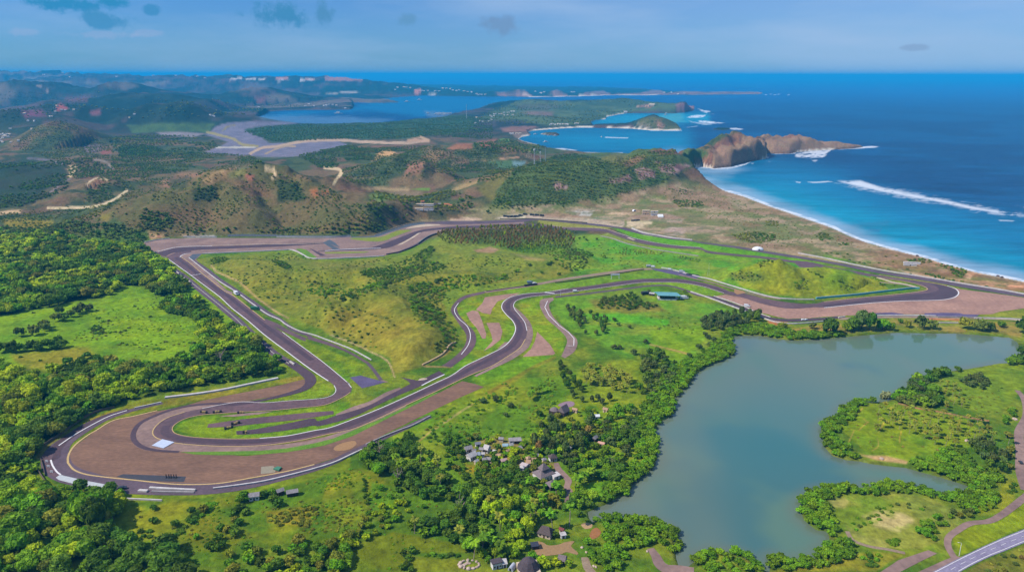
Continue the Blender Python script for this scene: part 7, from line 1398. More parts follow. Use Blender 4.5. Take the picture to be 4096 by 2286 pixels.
wood('tree', P('N6', 1080, 910, 1400, 880, 1460, 1000, 1420, 1114, 1200, 1114, 1150, 1020, 1060, 960), 4.6, (2.4, 3.6), [1, 1, 0], 'between the dark faceted hall and the thatched hut', top=2)
MEAD = lambda x, y: sstep(.46, .6, fbm(x, y, 16, 41, 3))
wood('bush', P('B1', 950, 940, 1400, 920, 1850, 900, 2561, 690, 2561, 1180, 2000, 1280, 1500, 1400, 1300, 1250, 960, 1230), 3.4, (.7, 1.5), [0, 1, 3, 1], 'low in the lush lower meadow', dens=MEAD)
wood('bush', P('B2', 0, 720, 260, 700, 420, 800, 700, 930, 900, 960, 480, 990, 0, 1180), 3.4, (.7, 1.4), [0, 1, 3], 'low in the meadow below the gravel strip', dens=MEAD); wood('bush', P('B2', 200, 1230, 500, 1140, 1040, 1230, 1050, 1300, 560, 1300, 540, 1438, 60, 1438), 3.6, (.6, 1.1), [1, 3], 'low in the dark meadow at the bottom edge', dens=MEAD)
wood('bush', P('B2', 1000, 650, 1500, 640, 1700, 700, 1720, 1000, 1500, 860, 1280, 860, 1000, 760), 3.6, (.8, 1.8), [0, 1, 2, 3], 'low between the village gardens', dens=lambda x, y: np.full(x.shape, .6))
wood('tree', P('B2', 880, 470, 1060, 440, 1260, 460, 1480, 500, 1560, 420, 1700, 300, 1900, 250, 2100, 260, 2080, 480, 1880, 640, 1800, 760, 1760, 1000, 1600, 1000, 1420, 860, 1100, 830, 900, 660), 5.2, (1.8, 3.8), [1, 2, 0, 3, 1, 2], 'scattered among the village houses', dens=lambda x, y: .4+.6*sstep(.42, .54, fbm(x, y, 24, 51, 3)))
wood('bush', P('B2', 760, 300, 1150, 150, 1500, -60, 1680, -40, 1700, 300, 1500, 480, 1250, 440, 900, 480), 3.6, (.8, 2.0), [1, 2, 3, 1], 'thick on the slope above the village', dens=lambda x, y: sstep(.48, .6, fbm(x, y, 18, 15, 3)))
wood('tree', P('B2', 320, 780, 480, 800, 700, 930, 900, 960, 640, 1000, 400, 980), 7, (1.6, 2.8), [1, 2, 0], 'dotted over the meadow under the village wood', dens=lambda x, y: np.full(x.shape, .3))
wood('tree', P('B1', 1000, 960, 1500, 930, 1700, 960, 1500, 1240, 1300, 1240, 960, 1220), 9, (1.6, 3), [1, 2, 3], 'dotted over the lower meadow beside the corner wood', dens=lambda x, y: np.full(x.shape, .4))
# village trees
wood('casuarina', P('B2', 1500, 480, 1560, 400, 1620, 330, 1700, 330, 1760, 400, 1900, 330, 1980, 270, 2000, 380, 1960, 480, 1880, 590, 1760, 640, 1640, 600, 1540, 600), 6, (2.6, 4.2), [4, 2, 9, 5], 'in the dark grove above the village lane', top=4, hs=1.15)
wood('casuarina', P('M2', 1660, 1020, 1720, 980, 1780, 1060, 1860, 1180, 1960, 1230, 2100, 1230, 2100, 1290, 1900, 1300, 1780, 1250, 1700, 1120), 6.5, (2.6, 4.2), [4, 2, 9], 'in the dark tree band above the village', top=3, dens=lambda x, y: np.full(x.shape, .7))
wood('tree', P('B2', 1860, 640, 1900, 560, 2000, 480, 2100, 250, 2220, 210, 2300, 320, 2270, 440, 2260, 560, 2200, 640, 2170, 780, 2000, 790, 1900, 740), 5.6, (2.8, 4.8), [2, 1, 4, 1, 2], 'between village and mangrove shore', top=3)
wood('tree', P('M2', 2300, 920, 2380, 900, 2516, 980, 2500, 1100, 2440, 1200, 2340, 1230, 2240, 1200, 2280, 1040), 6, (2.8, 4.6), [2, 4, 9, 2], 'on the rise above the mangrove shore', top=3, dens=lambda x, y: np.full(x.shape, .8))
wood('tree', P('B2', 940, 640, 960, 520, 1040, 500, 1050, 600, 1010, 650), 5, (2.6, 3.6), [2, 4], 'at the left end of the village'); plant('tree', at_px('B2', 1250, 600, 1270, 560, 1240, 640), (2.2, 3.0), [2], 'in the dark columnar clump of the village', 1.6)
wood('tree', P('B2', 1300, 590, 1400, 560, 1420, 620, 1500, 560, 1560, 540, 1600, 600, 1480, 640, 1320, 650), 5, (2.4, 3.8), [1, 0, 1, 2], 'among the village roofs', dens=lambda x, y: np.full(x.shape, .7))
wood('tree', P('B2', 1120, 640, 1280, 640, 1290, 740, 1180, 750, 1100, 720), 5, (2.2, 3.4), [1, 1, 0], 'below the white village cluster'); wood('tree', P('B2', 1310, 640, 1450, 640, 1480, 720, 1460, 780, 1340, 770), 6, (3.2, 4.6), [2], 'left of the two tier hall', top=1)
wood('tree', P('B2', 1640, 500, 1720, 490, 1720, 590, 1640, 590), 5.5, (3.2, 4.2), [1], 'in the bright clump left of the grey roof'); wood('tree', P('B2', 1740, 600, 1820, 580, 1820, 720, 1770, 720), 5, (2.4, 3.4), [2, 4], 'right of the village lane')
wood('tree', P('B2', 1480, 760, 1600, 780, 1620, 880, 1740, 870, 1760, 960, 1620, 980, 1500, 900, 1440, 840), 5.2, (2.2, 3.6), [1, 3, 1, 2], 'below the thatched houses', dens=lambda x, y: np.full(x.shape, .7)); wood('tree', P('B2', 1790, 900, 1850, 830, 1940, 840, 1970, 920, 1930, 990, 1820, 1000), 5, (3, 4.6), [1, 2], 'in the round clump beside the lagoon inlet', top=2)
wood('tree', P('B2', 1640, 960, 1760, 960, 1740, 1060, 1640, 1080, 1600, 1040), 5, (2.2, 3.4), [1, 3], 'between palms below the lane', dens=lambda x, y: np.full(x.shape, .7)); wood('tree', P('B2', 1800, 1000, 1940, 1010, 1930, 1080, 1820, 1080), 5, (2.0, 3.2), [1, 2], 'at the head of the lagoon inlet')
wood('tree', P('B2', 1780, 1230, 1880, 1210, 1900, 1340, 1820, 1420, 1780, 1420, 1740, 1340), 4.8, (2.2, 3.4), [1, 1, 2], 'between yard and dirt lane', top=2)
plant('tree', at_px('B2', 1680, 1180), (2.6, 3.0), [2], 'right of the large brown thatched house'); plant('tree', at_px('N5', 1330, 470), (4.6, 4.8), [8], 'with whitish crown beside the round roofed houses', 1.1)
plant('tree', at_px('B2', 1060, 470, 1110, 470, 1360, 235, 1250, 190, 1570, 300, 1320, 300, 1160, 200), (2.4, 3.6), [4, 2], 'alone in the green slope above the village')
wood('bush', P('B2', 700, 420, 1060, 200, 1500, 20, 1640, 60, 1600, 240, 1480, 420, 1100, 480, 980, 540, 760, 560), 4.6, (1.0, 2.2), [1, 2, 3, 1], 'on the green slope above the village', dens=lambda x, y: sstep(.5, .66, fbm(x, y, 30, 5, 3)))
wood('bush', P('B2', 960, 640, 1500, 640, 1560, 700, 1420, 850, 1000, 760), 4.4, (1.0, 2.0), [1, 2, 3, 0], 'in the gardens below the village', dens=lambda x, y: np.full(x.shape, .6))
# banyan grove with bare pale trunks
plant('banyan', at_px('B2', 1190, 1020, 1250, 1030, 1340, 1020, 1390, 990, 1110, 960, 1300, 990), (4.2, 5.4), [0], 'with tall bare pinkish trunks below the village', 1.35)
# mangroves
for poly, where, sp in ((P('M3', 480, 770, 560, 690, 760, 680, 900, 705, 1000, 735, 1200, 735, 1320, 740, 1310, 765, 1200, 772, 1000, 788, 900, 780, 760, 756, 620, 752, 540, 775), 'on the far lagoon shore', 3.6),
    (P('M3', 500, 760, 548, 775, 578, 835, 565, 890, 482, 935, 372, 975, 302, 1035, 262, 1095, 162, 1190, 'B2', 2555, 215, 2525, 295, 2447, 342, 2400, 410, 2425, 490, 2428, 610, 2380, 695, 2290, 755, 2225, 795, 2205, 865, 2105, 905, 2030, 940, 2010, 860, 2080, 770, 2190, 690, 2280, 590, 2270, 480, 2280, 330, 2350, 190, 2440, 60, 2500, -30, 'M3', 150, 1000, 230, 930, 330, 890, 420, 850, 470, 800), 'on the long curved west shore of the lagoon', 3.5),
    (P('B2', 1965, 1010, 2100, 985, 2200, 998, 2350, 1032, 2490, 1062, 2565, 1130, 2600, 1190, 2620, 1250, 2600, 1330, 2500, 1270, 2400, 1230, 2300, 1260, 2210, 1350, 2150, 1440, 2000, 1440, 1920, 1330, 1900, 1210, 2010, 1150, 1950, 1060), 'in the thicket below the lagoon inlet', 4.0),
    (P('B3', 105, 1360, 130, 1305, 200, 1260, 300, 1248, 440, 1253, 540, 1283, 600, 1338, 628, 1400, 632, 1520, 190, 1520, 180, 1400), 'on the islet at the bottom edge of the lagoon', 4.2), (P('B3', 685, 1400, 710, 1278, 740, 1268, 820, 1298, 940, 1288, 1050, 1262, 1150, 1228, 1140, 1170, 1280, 1195, 1315, 1260, 1250, 1350, 1150, 1395, 1000, 1405, 900, 1430, 700, 1440), 'along the lower lagoon bank', 3.6),
    (P('B3', 922, 970, 938, 880, 980, 816, 1050, 786, 1150, 760, 1280, 780, 1400, 760, 1500, 735, 1700, 740, 1800, 785, 1900, 805, 2030, 850, 2100, 815, 2220, 785, 2340, 830, 2380, 880, 2330, 960, 2200, 1005, 2050, 965, 1950, 920, 1850, 882, 1700, 856, 1500, 868, 1300, 866, 1150, 890, 1105, 940, 1155, 1030, 1205, 1110, 1160, 1185, 1115, 1125, 1035, 1118, 948, 1045), 'round the lower lagoon promontory', 3.6),
    (P('B3', 1072, 370, 1098, 315, 1180, 295, 1230, 175, 1330, 125, 1420, 115, 1520, 115, 1565, 150, 1540, 195, 1420, 200, 1330, 235, 1310, 305, 1230, 365, 1190, 440, 1260, 500, 1340, 565, 1370, 608, 1255, 606, 1158, 575, 1102, 505), 'on the tip of the upper lagoon promontory', 3.6), (P('B3', 1705, 650, 1750, 615, 1900, 605, 1960, 545, 2120, 535, 2180, 635, 2300, 675, 2400, 740, 2345, 835, 2190, 808, 2080, 776, 1950, 732, 1800, 694), 'along the creek of the upper promontory', 3.8)):
    wood('mangrove', poly, sp*.95, (2.4, 3.9), [6, 6, 6, 1], where, top=2.6, hs=1.0, clear=1)
wood('tree', P('M3', 1620, 1190, 1640, 1140, 1720, 1090, 1790, 1050, 1800, 1000, 1880, 960, 1960, 930, 2160, 920, 2300, 890, 2600, 870, 2650, 960, 2400, 955, 2200, 975, 2100, 1010, 1980, 1050, 1900, 1090, 1985, 1150, 2015, 1235, 1950, 1260, 1800, 1235, 1700, 1210), 6, (3.4, 6.2), [1, 2, 2, 6, 4], 'along the north bank of the upper promontory', top=3)
plant('tree', at_px('M3', 1622, 1185), (5.0, 5.2), [8], 'pale and standing alone above the promontory tip', 1.25)
wood('tree', P('B3', 2150, 500, 2230, 460, 2400, 560, 2430, 660, 2380, 720, 2250, 640, 2180, 600), 5.5, (3, 4.4), [2, 4, 9], 'in the dark clump near the gravel lane', top=4, hs=1.2); wood('tree', P('B3', 2080, 40, 2230, 10, 2300, 60, 2230, 110, 2120, 90), 5.5, (2.6, 4), [4, 9], 'in the greyish clump of the upper promontory')
wood('tree', P('B3', 1990, 1230, 1830, 1190, 1760, 1160, 1850, 1040, 2100, 1000, 2200, 1000, 2180, 1060, 2060, 1120), 4, (1.8, 3.0), [3, 1, 9], 'in the scrub of the lower promontory', dens=lambda x, y: np.full(x.shape, .8)); wood('bush', P('B3', 1300, 1060, 1480, 960, 1560, 920, 1900, 960, 1900, 990, 1700, 980, 1420, 1100, 1330, 1130), 4, (1.0, 2.0), [1, 9, 2], 'in the clearing of the lower promontory', dens=lambda x, y: np.full(x.shape, .6))
plant('bush', at_px('B3', 1605, 1235, 1580, 1220, 1625, 1210), (2.4, 3), [1], 'in the round clump of the lower promontory'); wood('bush', P('B3', 1380, 1340, 1440, 1300, 1530, 1330, 1500, 1390, 1400, 1390), 3, (1.8, 2.6), [1, 2], 'by the parking area'); wood('bush', P('B3', 1720, 1400, 1860, 1340, 2000, 1300, 2020, 1320, 1860, 1390, 1760, 1430), 3, (1.4, 2.2), [1, 2], 'in the hedge between parking area and road')
wood('bush', P('B3', 2280, 1400, 2400, 1300, 2561, 1240, 2750, 1200, 2750, 1440, 2300, 1440), 5, (1.2, 2.2), [3, 9, 5], 'in the rough ground below the public road', dens=lambda x, y: np.full(x.shape, .7)); wood('bush', P('B3', 2420, 820, 2480, 780, 2561, 840, 2561, 890, 2440, 880), 3.6, (1.8, 2.6), [1, 2], 'beside the path at the right edge'); wood('tree', P('B3', 2400, 300, 2500, 240, 2540, 400, 2500, 560, 2500, 760, 2440, 690, 2440, 480), 5.4, (2.2, 3.6), [9, 3, 1], 'along the gravel lane at the right edge', dens=lambda x, y: np.full(x.shape, .7))
wood('bush', P('B3', 1900, 30, 2400, 20, 2450, 250, 2250, 300, 2000, 250), 7, (.8, 1.6), [9, 3, 2], 'dotted over the upper promontory', dens=lambda x, y: np.full(x.shape, .5)); wood('bush', P('B3', 1250, 380, 1350, 260, 1600, 230, 1900, 300, 2100, 500, 1900, 580, 1500, 580, 1350, 520), 8, (.7, 1.4), [3, 9, 5], 'on the bright meadow of the upper promontory', dens=lambda x, y: np.full(x.shape, .45))
wood('tree', P('B3', 1650, 170, 1900, 150, 1960, 240, 1800, 240, 1640, 220), 6, (3.4, 4.6), [2, 9], 'in the dark row behind the bright promontory meadow', top=3)
# trees at the north end of the lagoon
wood('casuarina', P('M3', 345, 690, 420, 630, 600, 605, 740, 612, 745, 665, 640, 700, 480, 722, 380, 725), 6.5, (3.6, 5.2), [4, 2], 'in the dark row at the bend of the outer road', top=3)
for x, y, r, t_, w_, hh in ((1240, 745, 6.8, 2, 'big and dark between gravel trap and lagoon', 1.2), (1400, 722, 6, 2, 'at the left of the broad shore clump', 1.1), (1455, 715, 6.6, 4, 'tallest of the broad shore clump', 1.35), (1510, 722, 6.2, 2, 'at the right of the broad shore clump', 1.1), (1350, 728, 4.6, 1, 'at the far left of the broad shore clump', 1), (1600, 718, 5.2, 1, 'bright green at the right end of the broad shore clump', .9), (1650, 722, 4.2, 1, 'low and last of the broad shore clump', .8), (1770, 700, 3.8, 3, 'thin and left of the taller shore tree', 1.1), (1860, 712, 4.6, 9, 'tall at the middle of the lagoon head', 1.35), (1940, 712, 4.2, 9, 'right of the taller one at the lagoon head', 1.2), (2165, 712, 5.2, 3, 'olive and broad near the right end of the shore', 1.1), (2270, 725, 5.4, 9, 'dull and broad near the right end of the shore', 1), (2330, 725, 4.8, 2, 'beside the dull broad shore tree', 1), (2420, 702, 3.8, 2, 'small and round above the right lagoon shore', 1), (2590, 745, 7, 2, 'big at the right picture edge above the lagoon', 1.2), (915, 712, 4, 3, 'alone below the outer road bend', 1), (1120, 712, 3, 9, 'small between road bend and gravel trap', 1), (1722, 672, 2.4, 2, 'small and dark near the lagoon barrier', 1)):
    plant('tree', at_px('M3', x, y), (r*1.3, r*1.4), [t_], w_, hh*1.1)
plant('tree', at_px('M3', 400, 780, 440, 800, 410, 830, 380, 760, 335, 850, 270, 910), (2.8, 4.0), [4], 'in the grey green clump behind the west mangroves')
wood('casuarina', P('M2', 1725, 600, 1780, 590, 1860, 660, 1860, 760, 1960, 790, 2000, 760, 1900, 640, 1960, 640, 2050, 700, 2000, 790, 1880, 800, 1800, 720), 5.6, (2.2, 3.6), [4, 9, 2], 'in the grey green trees right of the loop road', top=2); plant('tree', at_px('M2', 2305, 850, 2080, 890, 2120, 890, 2220, 930, 2280, 960, 2080, 690, 2110, 720, 2190, 740), (2.2, 3.4), [4, 9], 'on the green slope right of the loop road')
wood('tree', P('M2', 1950, 600, 2010, 530, 2100, 520, 2200, 500, 2300, 560, 2400, 580, 2350, 600, 2200, 610, 2000, 610), 5.5, (2.0, 3.4), [2, 9, 1], 'in front of the teal pavilion', top=1); plant('tree', at_px('N3', 1680, 1215, 1710, 1225, 1860, 1150, 2310, 1160, 2300, 1210, 2350, 1210, 2260, 1200), (2.4, 3.4), [2, 1, 9], 'round the teal pavilion')
wood('bush', P('M3', 0, 640, 120, 600, 300, 640, 400, 700, 260, 760, 0, 720), 7, (1, 2), [9, 1], 'in the grass south of the teal pavilion', dens=lambda x, y: np.full(x.shape, .35))
# conical grove
wood('conifer', P('N2', 1390, 395, 1450, 320, 1560, 300, 1900, 285, 2200, 265, 2501, 235, 'N3', 420, 300, 620, 330, 800, 365, 905, 430, 940, 520, 905, 600, 820, 640, 600, 560, 400, 620, 100, 620, 0, 600, 'N2', 2300, 540, 2000, 500, 1700, 505, 1500, 480), 6.2, (1.8, 2.7), [0, 3, 3, 3, 5], 'in the close grove in the middle of the circuit', top=5, hs=1.2, clear=1.5)
wood('bush', P('N3', 100, 600, 320, 560, 600, 560, 900, 620, 1080, 650, 1080, 760, 850, 760, 620, 690, 400, 660, 150, 640), 5, (1.4, 2.6), [2, 9, 1], 'below the slender tree grove'); plant('tree', at_px('N3', 995, 490, 1050, 480, 1080, 510, 945, 420, 1210, 500), (1.8, 2.4), [9, 2], 'right of the slender tree grove', 1.3)
# infield scrub
IN = 'in the scrub of the infield dunes'
for q in (P('N2', 430, 830, 720, 770, 1000, 690, 1180, 590, 1330, 515, 1385, 530, 1310, 640, 1260, 690, 1500, 740, 1510, 785, 1300, 840, 1000, 930, 760, 1000, 790, 1060, 640, 1060, 520, 1100, 400, 1165, 220, 1205, 200, 1100, 430, 1020, 640, 940), P('N2', 1020, 1020, 1440, 920, 1700, 875, 1900, 885, 2080, 905, 2290, 865, 2285, 915, 2000, 985, 1700, 1045, 1500, 1085, 1480, 1185, 1340, 1240, 1330, 1335, 1200, 1305, 1080, 1275, 1060, 1180, 1100, 1100, 1000, 1060), P('M2', 620, 585, 760, 560, 870, 640, 905, 720, 960, 800, 930, 890, 800, 925, 755, 870, 850, 800, 820, 740, 720, 705, 640, 650), P('N2', -200, 950, 0, 950, 180, 985, 200, 1050, 100, 1110, 0, 1150, -200, 1100)):
    wood('bush', q, 4.0, (1.5, 3.4), [2, 1, 2, 9, 6], IN, top=1, dens=lambda x, y: .35+.65*sstep(.4, .55, fbm(x, y, 22, 6, 3)))
wood('bush', P('N1', 760, 690, 1900, 610, 2501, 720, 'N2', 1000, 640, 2300, 620, 'N3', 600, 900, 0, 1050, 'M2', 900, 560, 620, 760, 900, 940, 700, 1000, 480, 980, 0, 770, 'M1', 2000, 590), 7, (.8, 2.2), [2, 9, 1], 'dotted over the infield dunes', dens=lambda x, y: sstep(.44, .6, fbm(x, y, 36, 16, 3))*.9)
wood('bush', P('N1', 900, 660, 1080, 650, 1110, 680, 1000, 730, 900, 740), 3.4, (1.4, 2.4), [2, 9], 'in the dark patch near the start of the dunes'); wood('bush', P('N1', 1640, 680, 1780, 700, 1880, 760, 1860, 800, 1760, 780, 1680, 730), 3.4, (1.6, 2.6), [2, 9], 'in the clump on the first dune'); plant('bush', at_px('N1', 1300, 965, 1330, 970, 1350, 1010, 1600, 1155, 1990, 1190, 1830, 1240, 2330, 1330, 1420, 1055, 1740, 610, 2020, 780, 2050, 800, 1820, 1045, 1100, 840, 1140, 850), (1.6, 2.6), [2, 9], 'standing alone on the infield dunes')
plant('tree', at_px('N3', 370, 850, 200, 900, 225, 900, 690, 820, 640, 840, 600, 850, 740, 940, 1150, 720, 1300, 725, 520, 920, 50, 970), (2.4, 3.6), [1, 2], 'on the green slope in the middle of the circuit'); wood('bush', P('N3', 820, 620, 1000, 600, 1130, 660, 1100, 760, 1060, 850, 900, 900, 700, 800, 780, 690), 5, (1.6, 3), [2, 9, 1], 'in the hollow right of the slender tree grove'); wood('bush', P('N3', 1420, 680, 1560, 600, 1800, 620, 2050, 660, 2040, 690, 1800, 680), 4, (1, 2), [9, 3, 2], 'beside the grey barrier of the far straight'); wood('bush', P('N3', 2170, 710, 2250, 690, 2501, 740, 2501, 780, 2300, 750), 4, (1, 2), [1, 9], 'in the meadow left of the green mound')
wood('bush', P('N3', 900, 500, 1400, 500, 2000, 780, 2400, 820, 1500, 860, 1000, 920), 12, (1, 2), [2, 9], 'dotted over the bright meadow', dens=lambda x, y: np.full(x.shape, .5))
for q in (P('M3', 540, 340, 620, 315, 740, 325, 780, 370, 640, 390, 560, 375), P('M3', 985, 395, 1050, 365, 1100, 400, 1080, 440, 1000, 440), P('M3', 1070, 310, 1120, 310, 1190, 350, 1190, 365, 1120, 340), P('M3', 1240, 385, 1330, 370, 1345, 390, 1270, 405), P('M3', 1365, 365, 1400, 370, 1430, 410, 1410, 420), P('M3', 1460, 320, 1560, 335, 1620, 420, 1600, 430, 1550, 375, 1480, 345), P('M3', 1310, 420, 1380, 410, 1390, 440, 1330, 455), P('M3', 740, 260, 830, 240, 830, 270, 760, 290)):
    wood('bush', q, 3.6, (1.2, 2.2), [9, 2, 1], 'on the green mound inside the right hairpin')
plant('bush', at_px('M3', 1678, 425, 825, 390), (2.2, 2.6), [2], 'alone at the foot of the green mound'); 
# bright field on the left
wood('tree', P('M1', 1150, 585, 1200, 535, 1300, 510, 1400, 540, 1500, 590, 1480, 665, 1340, 672, 1200, 632), 5.5, (3.2, 4.8), [2, 2, 1], 'in the clump at the right of the bright field', top=3)
plant('tree', at_px('M1', 140, 800, 245, 790, 320, 740, 330, 760, 470, 690, 520, 660, 430, 640, 560, 640, 590, 620, 645, 620, 410, 690, 450, 880, 400, 890, 350, 890, 290, 900, 240, 900, 190, 905, 90, 915, 130, 910, 20, 910, 420, 850), (4.4, 6.8), [2, 9, 2], 'standing free in the bright field', 1.15)
wood('bush', P('M1', 640, 770, 680, 720, 760, 740, 740, 790), 4, (2, 2.8), [2, 9], 'in the bright field clump'); plant('bush', at_px('M1', 790, 775, 830, 770, 870, 770, 900, 760, 880, 850, 910, 860, 860, 860, 1130, 890, 1150, 895, 1110, 890, 1370, 845, 1390, 850, 290, 975, 150, 950, 740, 695, 710, 670, 780, 690, 970, 585, 1080, 660, 1150, 750, 240, 630, 1190, 840, 970, 860, 930, 740), (1.8, 2.8), [2, 9, 1], 'low and scattered over the bright field')
wood('bush', P('M1', 700, 560, 1300, 470, 1440, 700, 1430, 880, 1000, 950, 560, 900, 500, 700), 5, (.6, 1.5), [1, 3, 9], 'small and scattered over the bright field', dens=lambda x, y: sstep(.48, .62, fbm(x, y, 20, 45, 3))*.8)
plant('tree', at_px('M1', 1065, 345), (3.4, 3.5), [7], 'yellow flowering at the edge of the left wood', 1.1); plant('tree', at_px('M1', 1240, 470), (3.6, 3.8), [3], 'olive at the tip of the left wood')
# palms
def palms(c, pts, h, where, s=1.0):
    for x, y, z in at_px(c, *pts): PLANTS.append(dict(kind='palm', x=x, y=y, z=z, r=s*R1.uniform(3.6, 4.5), tint=1, where=where, h=R1.uniform(*h), a=R1.uniform(0, 6.28), v=R1.randint(100)))
palms('N6', (1200, 300, 1190, 285), (8, 9), 'below the village lane'); palms('N6', (1540, 525), (13, 13.5), 'tall and slender by the lagoon inlet'); palms('N6', (1322, 560), (10, 11), 'behind the large brown thatched house'); palms('N6', (305, 940, 415, 905), (9, 11), 'leaning at the wood edge above the stone garden'); palms('N6', (545, 850, 640, 890, 500, 760), (7, 9), 'in the wood right of the leaning ones')
palms('N5', (1020, 1250, 1330, 1290, 1000, 1240), (6, 8), 'among the thatched houses'); palms('B2', (1690, 860, 1830, 810, 1850, 820, 1900, 780, 1930, 770), (6, 8), 'beside the village lane')
for q in scatter(P('B2', 400, 560, 800, 640, 1080, 860, 1500, 900, 1600, 1050, 1480, 1300, 1060, 1240, 640, 1150, 900, 960, 600, 800), 13, R1, 0, dens=lambda x, y: np.full(x.shape, .7))[:34]: PLANTS.append(dict(kind='palm', x=q[0], y=q[1], z=q[2], r=R1.uniform(3.4, 4.4), tint=R1.choice([1, 3]), where='rising out of the wood below the village', h=R1.uniform(9, 12), a=R1.uniform(0, 6.28), v=R1.randint(100)))
pts = scatter(P('M2', 1850, 1070, 1900, 1030, 2050, 1040, 2200, 1110, 2190, 1190, 2150, 1215, 2000, 1180, 1870, 1160), 4.8, R1, 0)
for q in pts[:46]: PLANTS.append(dict(kind='palm', x=q[0], y=q[1], z=q[2], r=R1.uniform(2.9, 3.7), tint=3, where='in the olive palm grove above the village', h=R1.uniform(4.5, 7), a=R1.uniform(0, 6.28), v=R1.randint(100)))
palms('M2', (1470, 1250, 1490, 1240, 1500, 1215, 1540, 1210, 1560, 1200, 1480, 1262), (5, 7), 'in the small group on the green slope', .9)
for q in scatter(P('B3', 1480, 260, 1620, 240, 1900, 310, 2200, 330, 2500, 420, 2450, 530, 2300, 480, 2060, 540, 1900, 510, 1750, 440, 1600, 420, 1480, 420), 6.4, R1, 0, dens=lambda x, y: np.full(x.shape, .8))[:80]: PLANTS.append(dict(kind='palm', x=q[0], y=q[1], z=q[2], r=R1.uniform(2.5, 3.4), tint=3, where='in the plantation of the upper promontory', h=R1.uniform(4.5, 7.5), a=R1.uniform(0, 6.28), v=R1.randint(100)))
for q in scatter(P('B3', 1950, 60, 2060, 60, 2130, 250, 1980, 260), 4.6, R1, 0)[:16]: PLANTS.append(dict(kind='palm', x=q[0], y=q[1], z=q[2], r=R1.uniform(2, 2.6), tint=3, where='in the upright group behind the promontory meadow', h=R1.uniform(4.5, 7), a=R1.uniform(0, 6.28), v=R1.randint(100)))
# coast
for q in (P('N4', 1005, 450, 1080, 415, 1330, 430, 1340, 475, 1200, 470), P('N4', 1340, 480, 1480, 470, 1620, 530, 1600, 565, 1480, 530), P('N4', 1600, 560, 1640, 520, 1780, 580, 1790, 610, 1700, 660, 1620, 620), P('N4', 1240, 610, 1400, 620, 1640, 700, 1600, 720, 1400, 660), P('T3', 560, 1275, 700, 1250, 860, 1270, 870, 1310, 760, 1330, 660, 1325), P('T3', 1120, 1275, 1200, 1260, 1260, 1300, 1180, 1312), P('T3', 790, 1180, 880, 1180, 870, 1215, 810, 1210), P('T3', 110, 955, 260, 955, 300, 995, 200, 995), P('T3', 150, 1040, 240, 1030, 370, 1045, 360, 1080, 200, 1085), P('T3', 1300, 1330, 1370, 1330, 1360, 1350, 1310, 1350)):
    wood('bush', q, 5, (1.6, 3.4), [9, 2, 3], 'in the scrub of the coastal plain', top=1)
wood('bush', P('T3', 650, 1230, 1120, 1300, 1090, 1345, 880, 1370, 600, 1340), 9, (.9, 1.8), [9, 5, 2], 'dotted over the dry coastal plain', dens=lambda x, y: np.full(x.shape, .5)); wood('bush', P('T3', 20, 1000, 350, 920, 700, 1080, 1200, 1250, 1600, 1378, 1000, 1330, 500, 1200), 13, (.9, 2.0), [9, 2, 5], 'thinly scattered over the coastal plain')
plant('bush', at_px('N4', 30, 355, 90, 350, 165, 362, 245, 400, 295, 368, 320, 438, 375, 468, 440, 470, 500, 480, 560, 472, 690, 478, 770, 398, 865, 462, 808, 560, 770, 490, 905, 385, 1110, 470, 1720, 705, 2030, 765, 1080, 615, 1040, 555), (2.0, 3.0), [2, 9], 'round and single on the grass strip by the coastal road')
plant('tree', at_px('T2', 1168, 1190, 1245, 1155, 1325, 1165, 985, 1145, 1040, 1140), (4.5, 6), [2], 'single behind the building site'); plant('bush', at_px('N2', 1455, 130, 1560, 140, 1610, 130, 1075, 190, 1140, 140, 1450, 180), (3, 4), [2, 9], 'round the left compound')
# hills and country beyond
def hd(lo, hi, s=90, k=1.0): return lambda x, y: k*sstep(lo, hi, fbm(x, y, s, 23, 4))
HB = [9, 2, 9, 4, 3]
wood('scrub', P('T1', -200, 1200, 0, 1160, 330, 1150, 800, 1100, 1040, 940, 1480, 860, 1720, 800, 2000, 840, 2300, 960, 2516, 1080, 'T2', 180, 1080, 400, 1180, 440, 1280, 330, 1320, 0, 1330, 'T1', 1400, 1335, 1060, 1340, 900, 1380, 600, 1330, 0, 1300, -200, 1300), 7.0, (1.4, 3.2), [9, 3, 9, 2], 'hill', dens=lambda x, y: sstep(.5, .57, fbm(x, y, 55, 23, 4))*.95+.06, clear=4)
wood('scrub', P('T1', -200, 1290, 0, 1280, 300, 1290, 480, 1240, 700, 1240, 900, 1260, 1000, 1320, 1050, 1370, 1000, 1420, 900, 1380, 700, 1350, 300, 1350, 0, 1350), 7, (3, 5), [4, 9, 2], 'hill'); wood('scrub', P('N1', 0, 130, 60, 60, 300, 100, 400, 200, 380, 290, 100, 320, 0, 330), 6, (3, 4.6), [2, 9], 'hill', top=2); wood('scrub', P('N1', 350, 370, 560, 345, 1100, 340, 1600, 350, 2501, 355, 'N2', 300, 340, 680, 320, 700, 270, 540, 190, 200, 220, 0, 280, 'N1', 2000, 290, 1500, 300, 1000, 290, 700, 330, 450, 330), 6, (2.4, 4), [2, 9, 3], 'hill', dens=lambda x, y: np.full(x.shape, .8))
wood('scrub', P('T1', 1380, 1080, 1420, 990, 1540, 980, 1590, 1090), 6, (2.6, 4), [2, 4], 'hill'); wood('scrub', P('T1', 1990, 930, 2150, 950, 2200, 1080, 2010, 1090), 7, (2.4, 3.4), [2, 9], 'hill'); wood('scrub', P('T1', 850, 720, 950, 690, 1080, 690, 1180, 720, 1050, 765, 860, 770), 8, (2.6, 4.4), [2], 'hill'); wood('scrub', P('T1', 600, 1080, 650, 980, 780, 960, 820, 1060, 700, 1110), 7, (2.6, 4), [2, 9], 'hill')
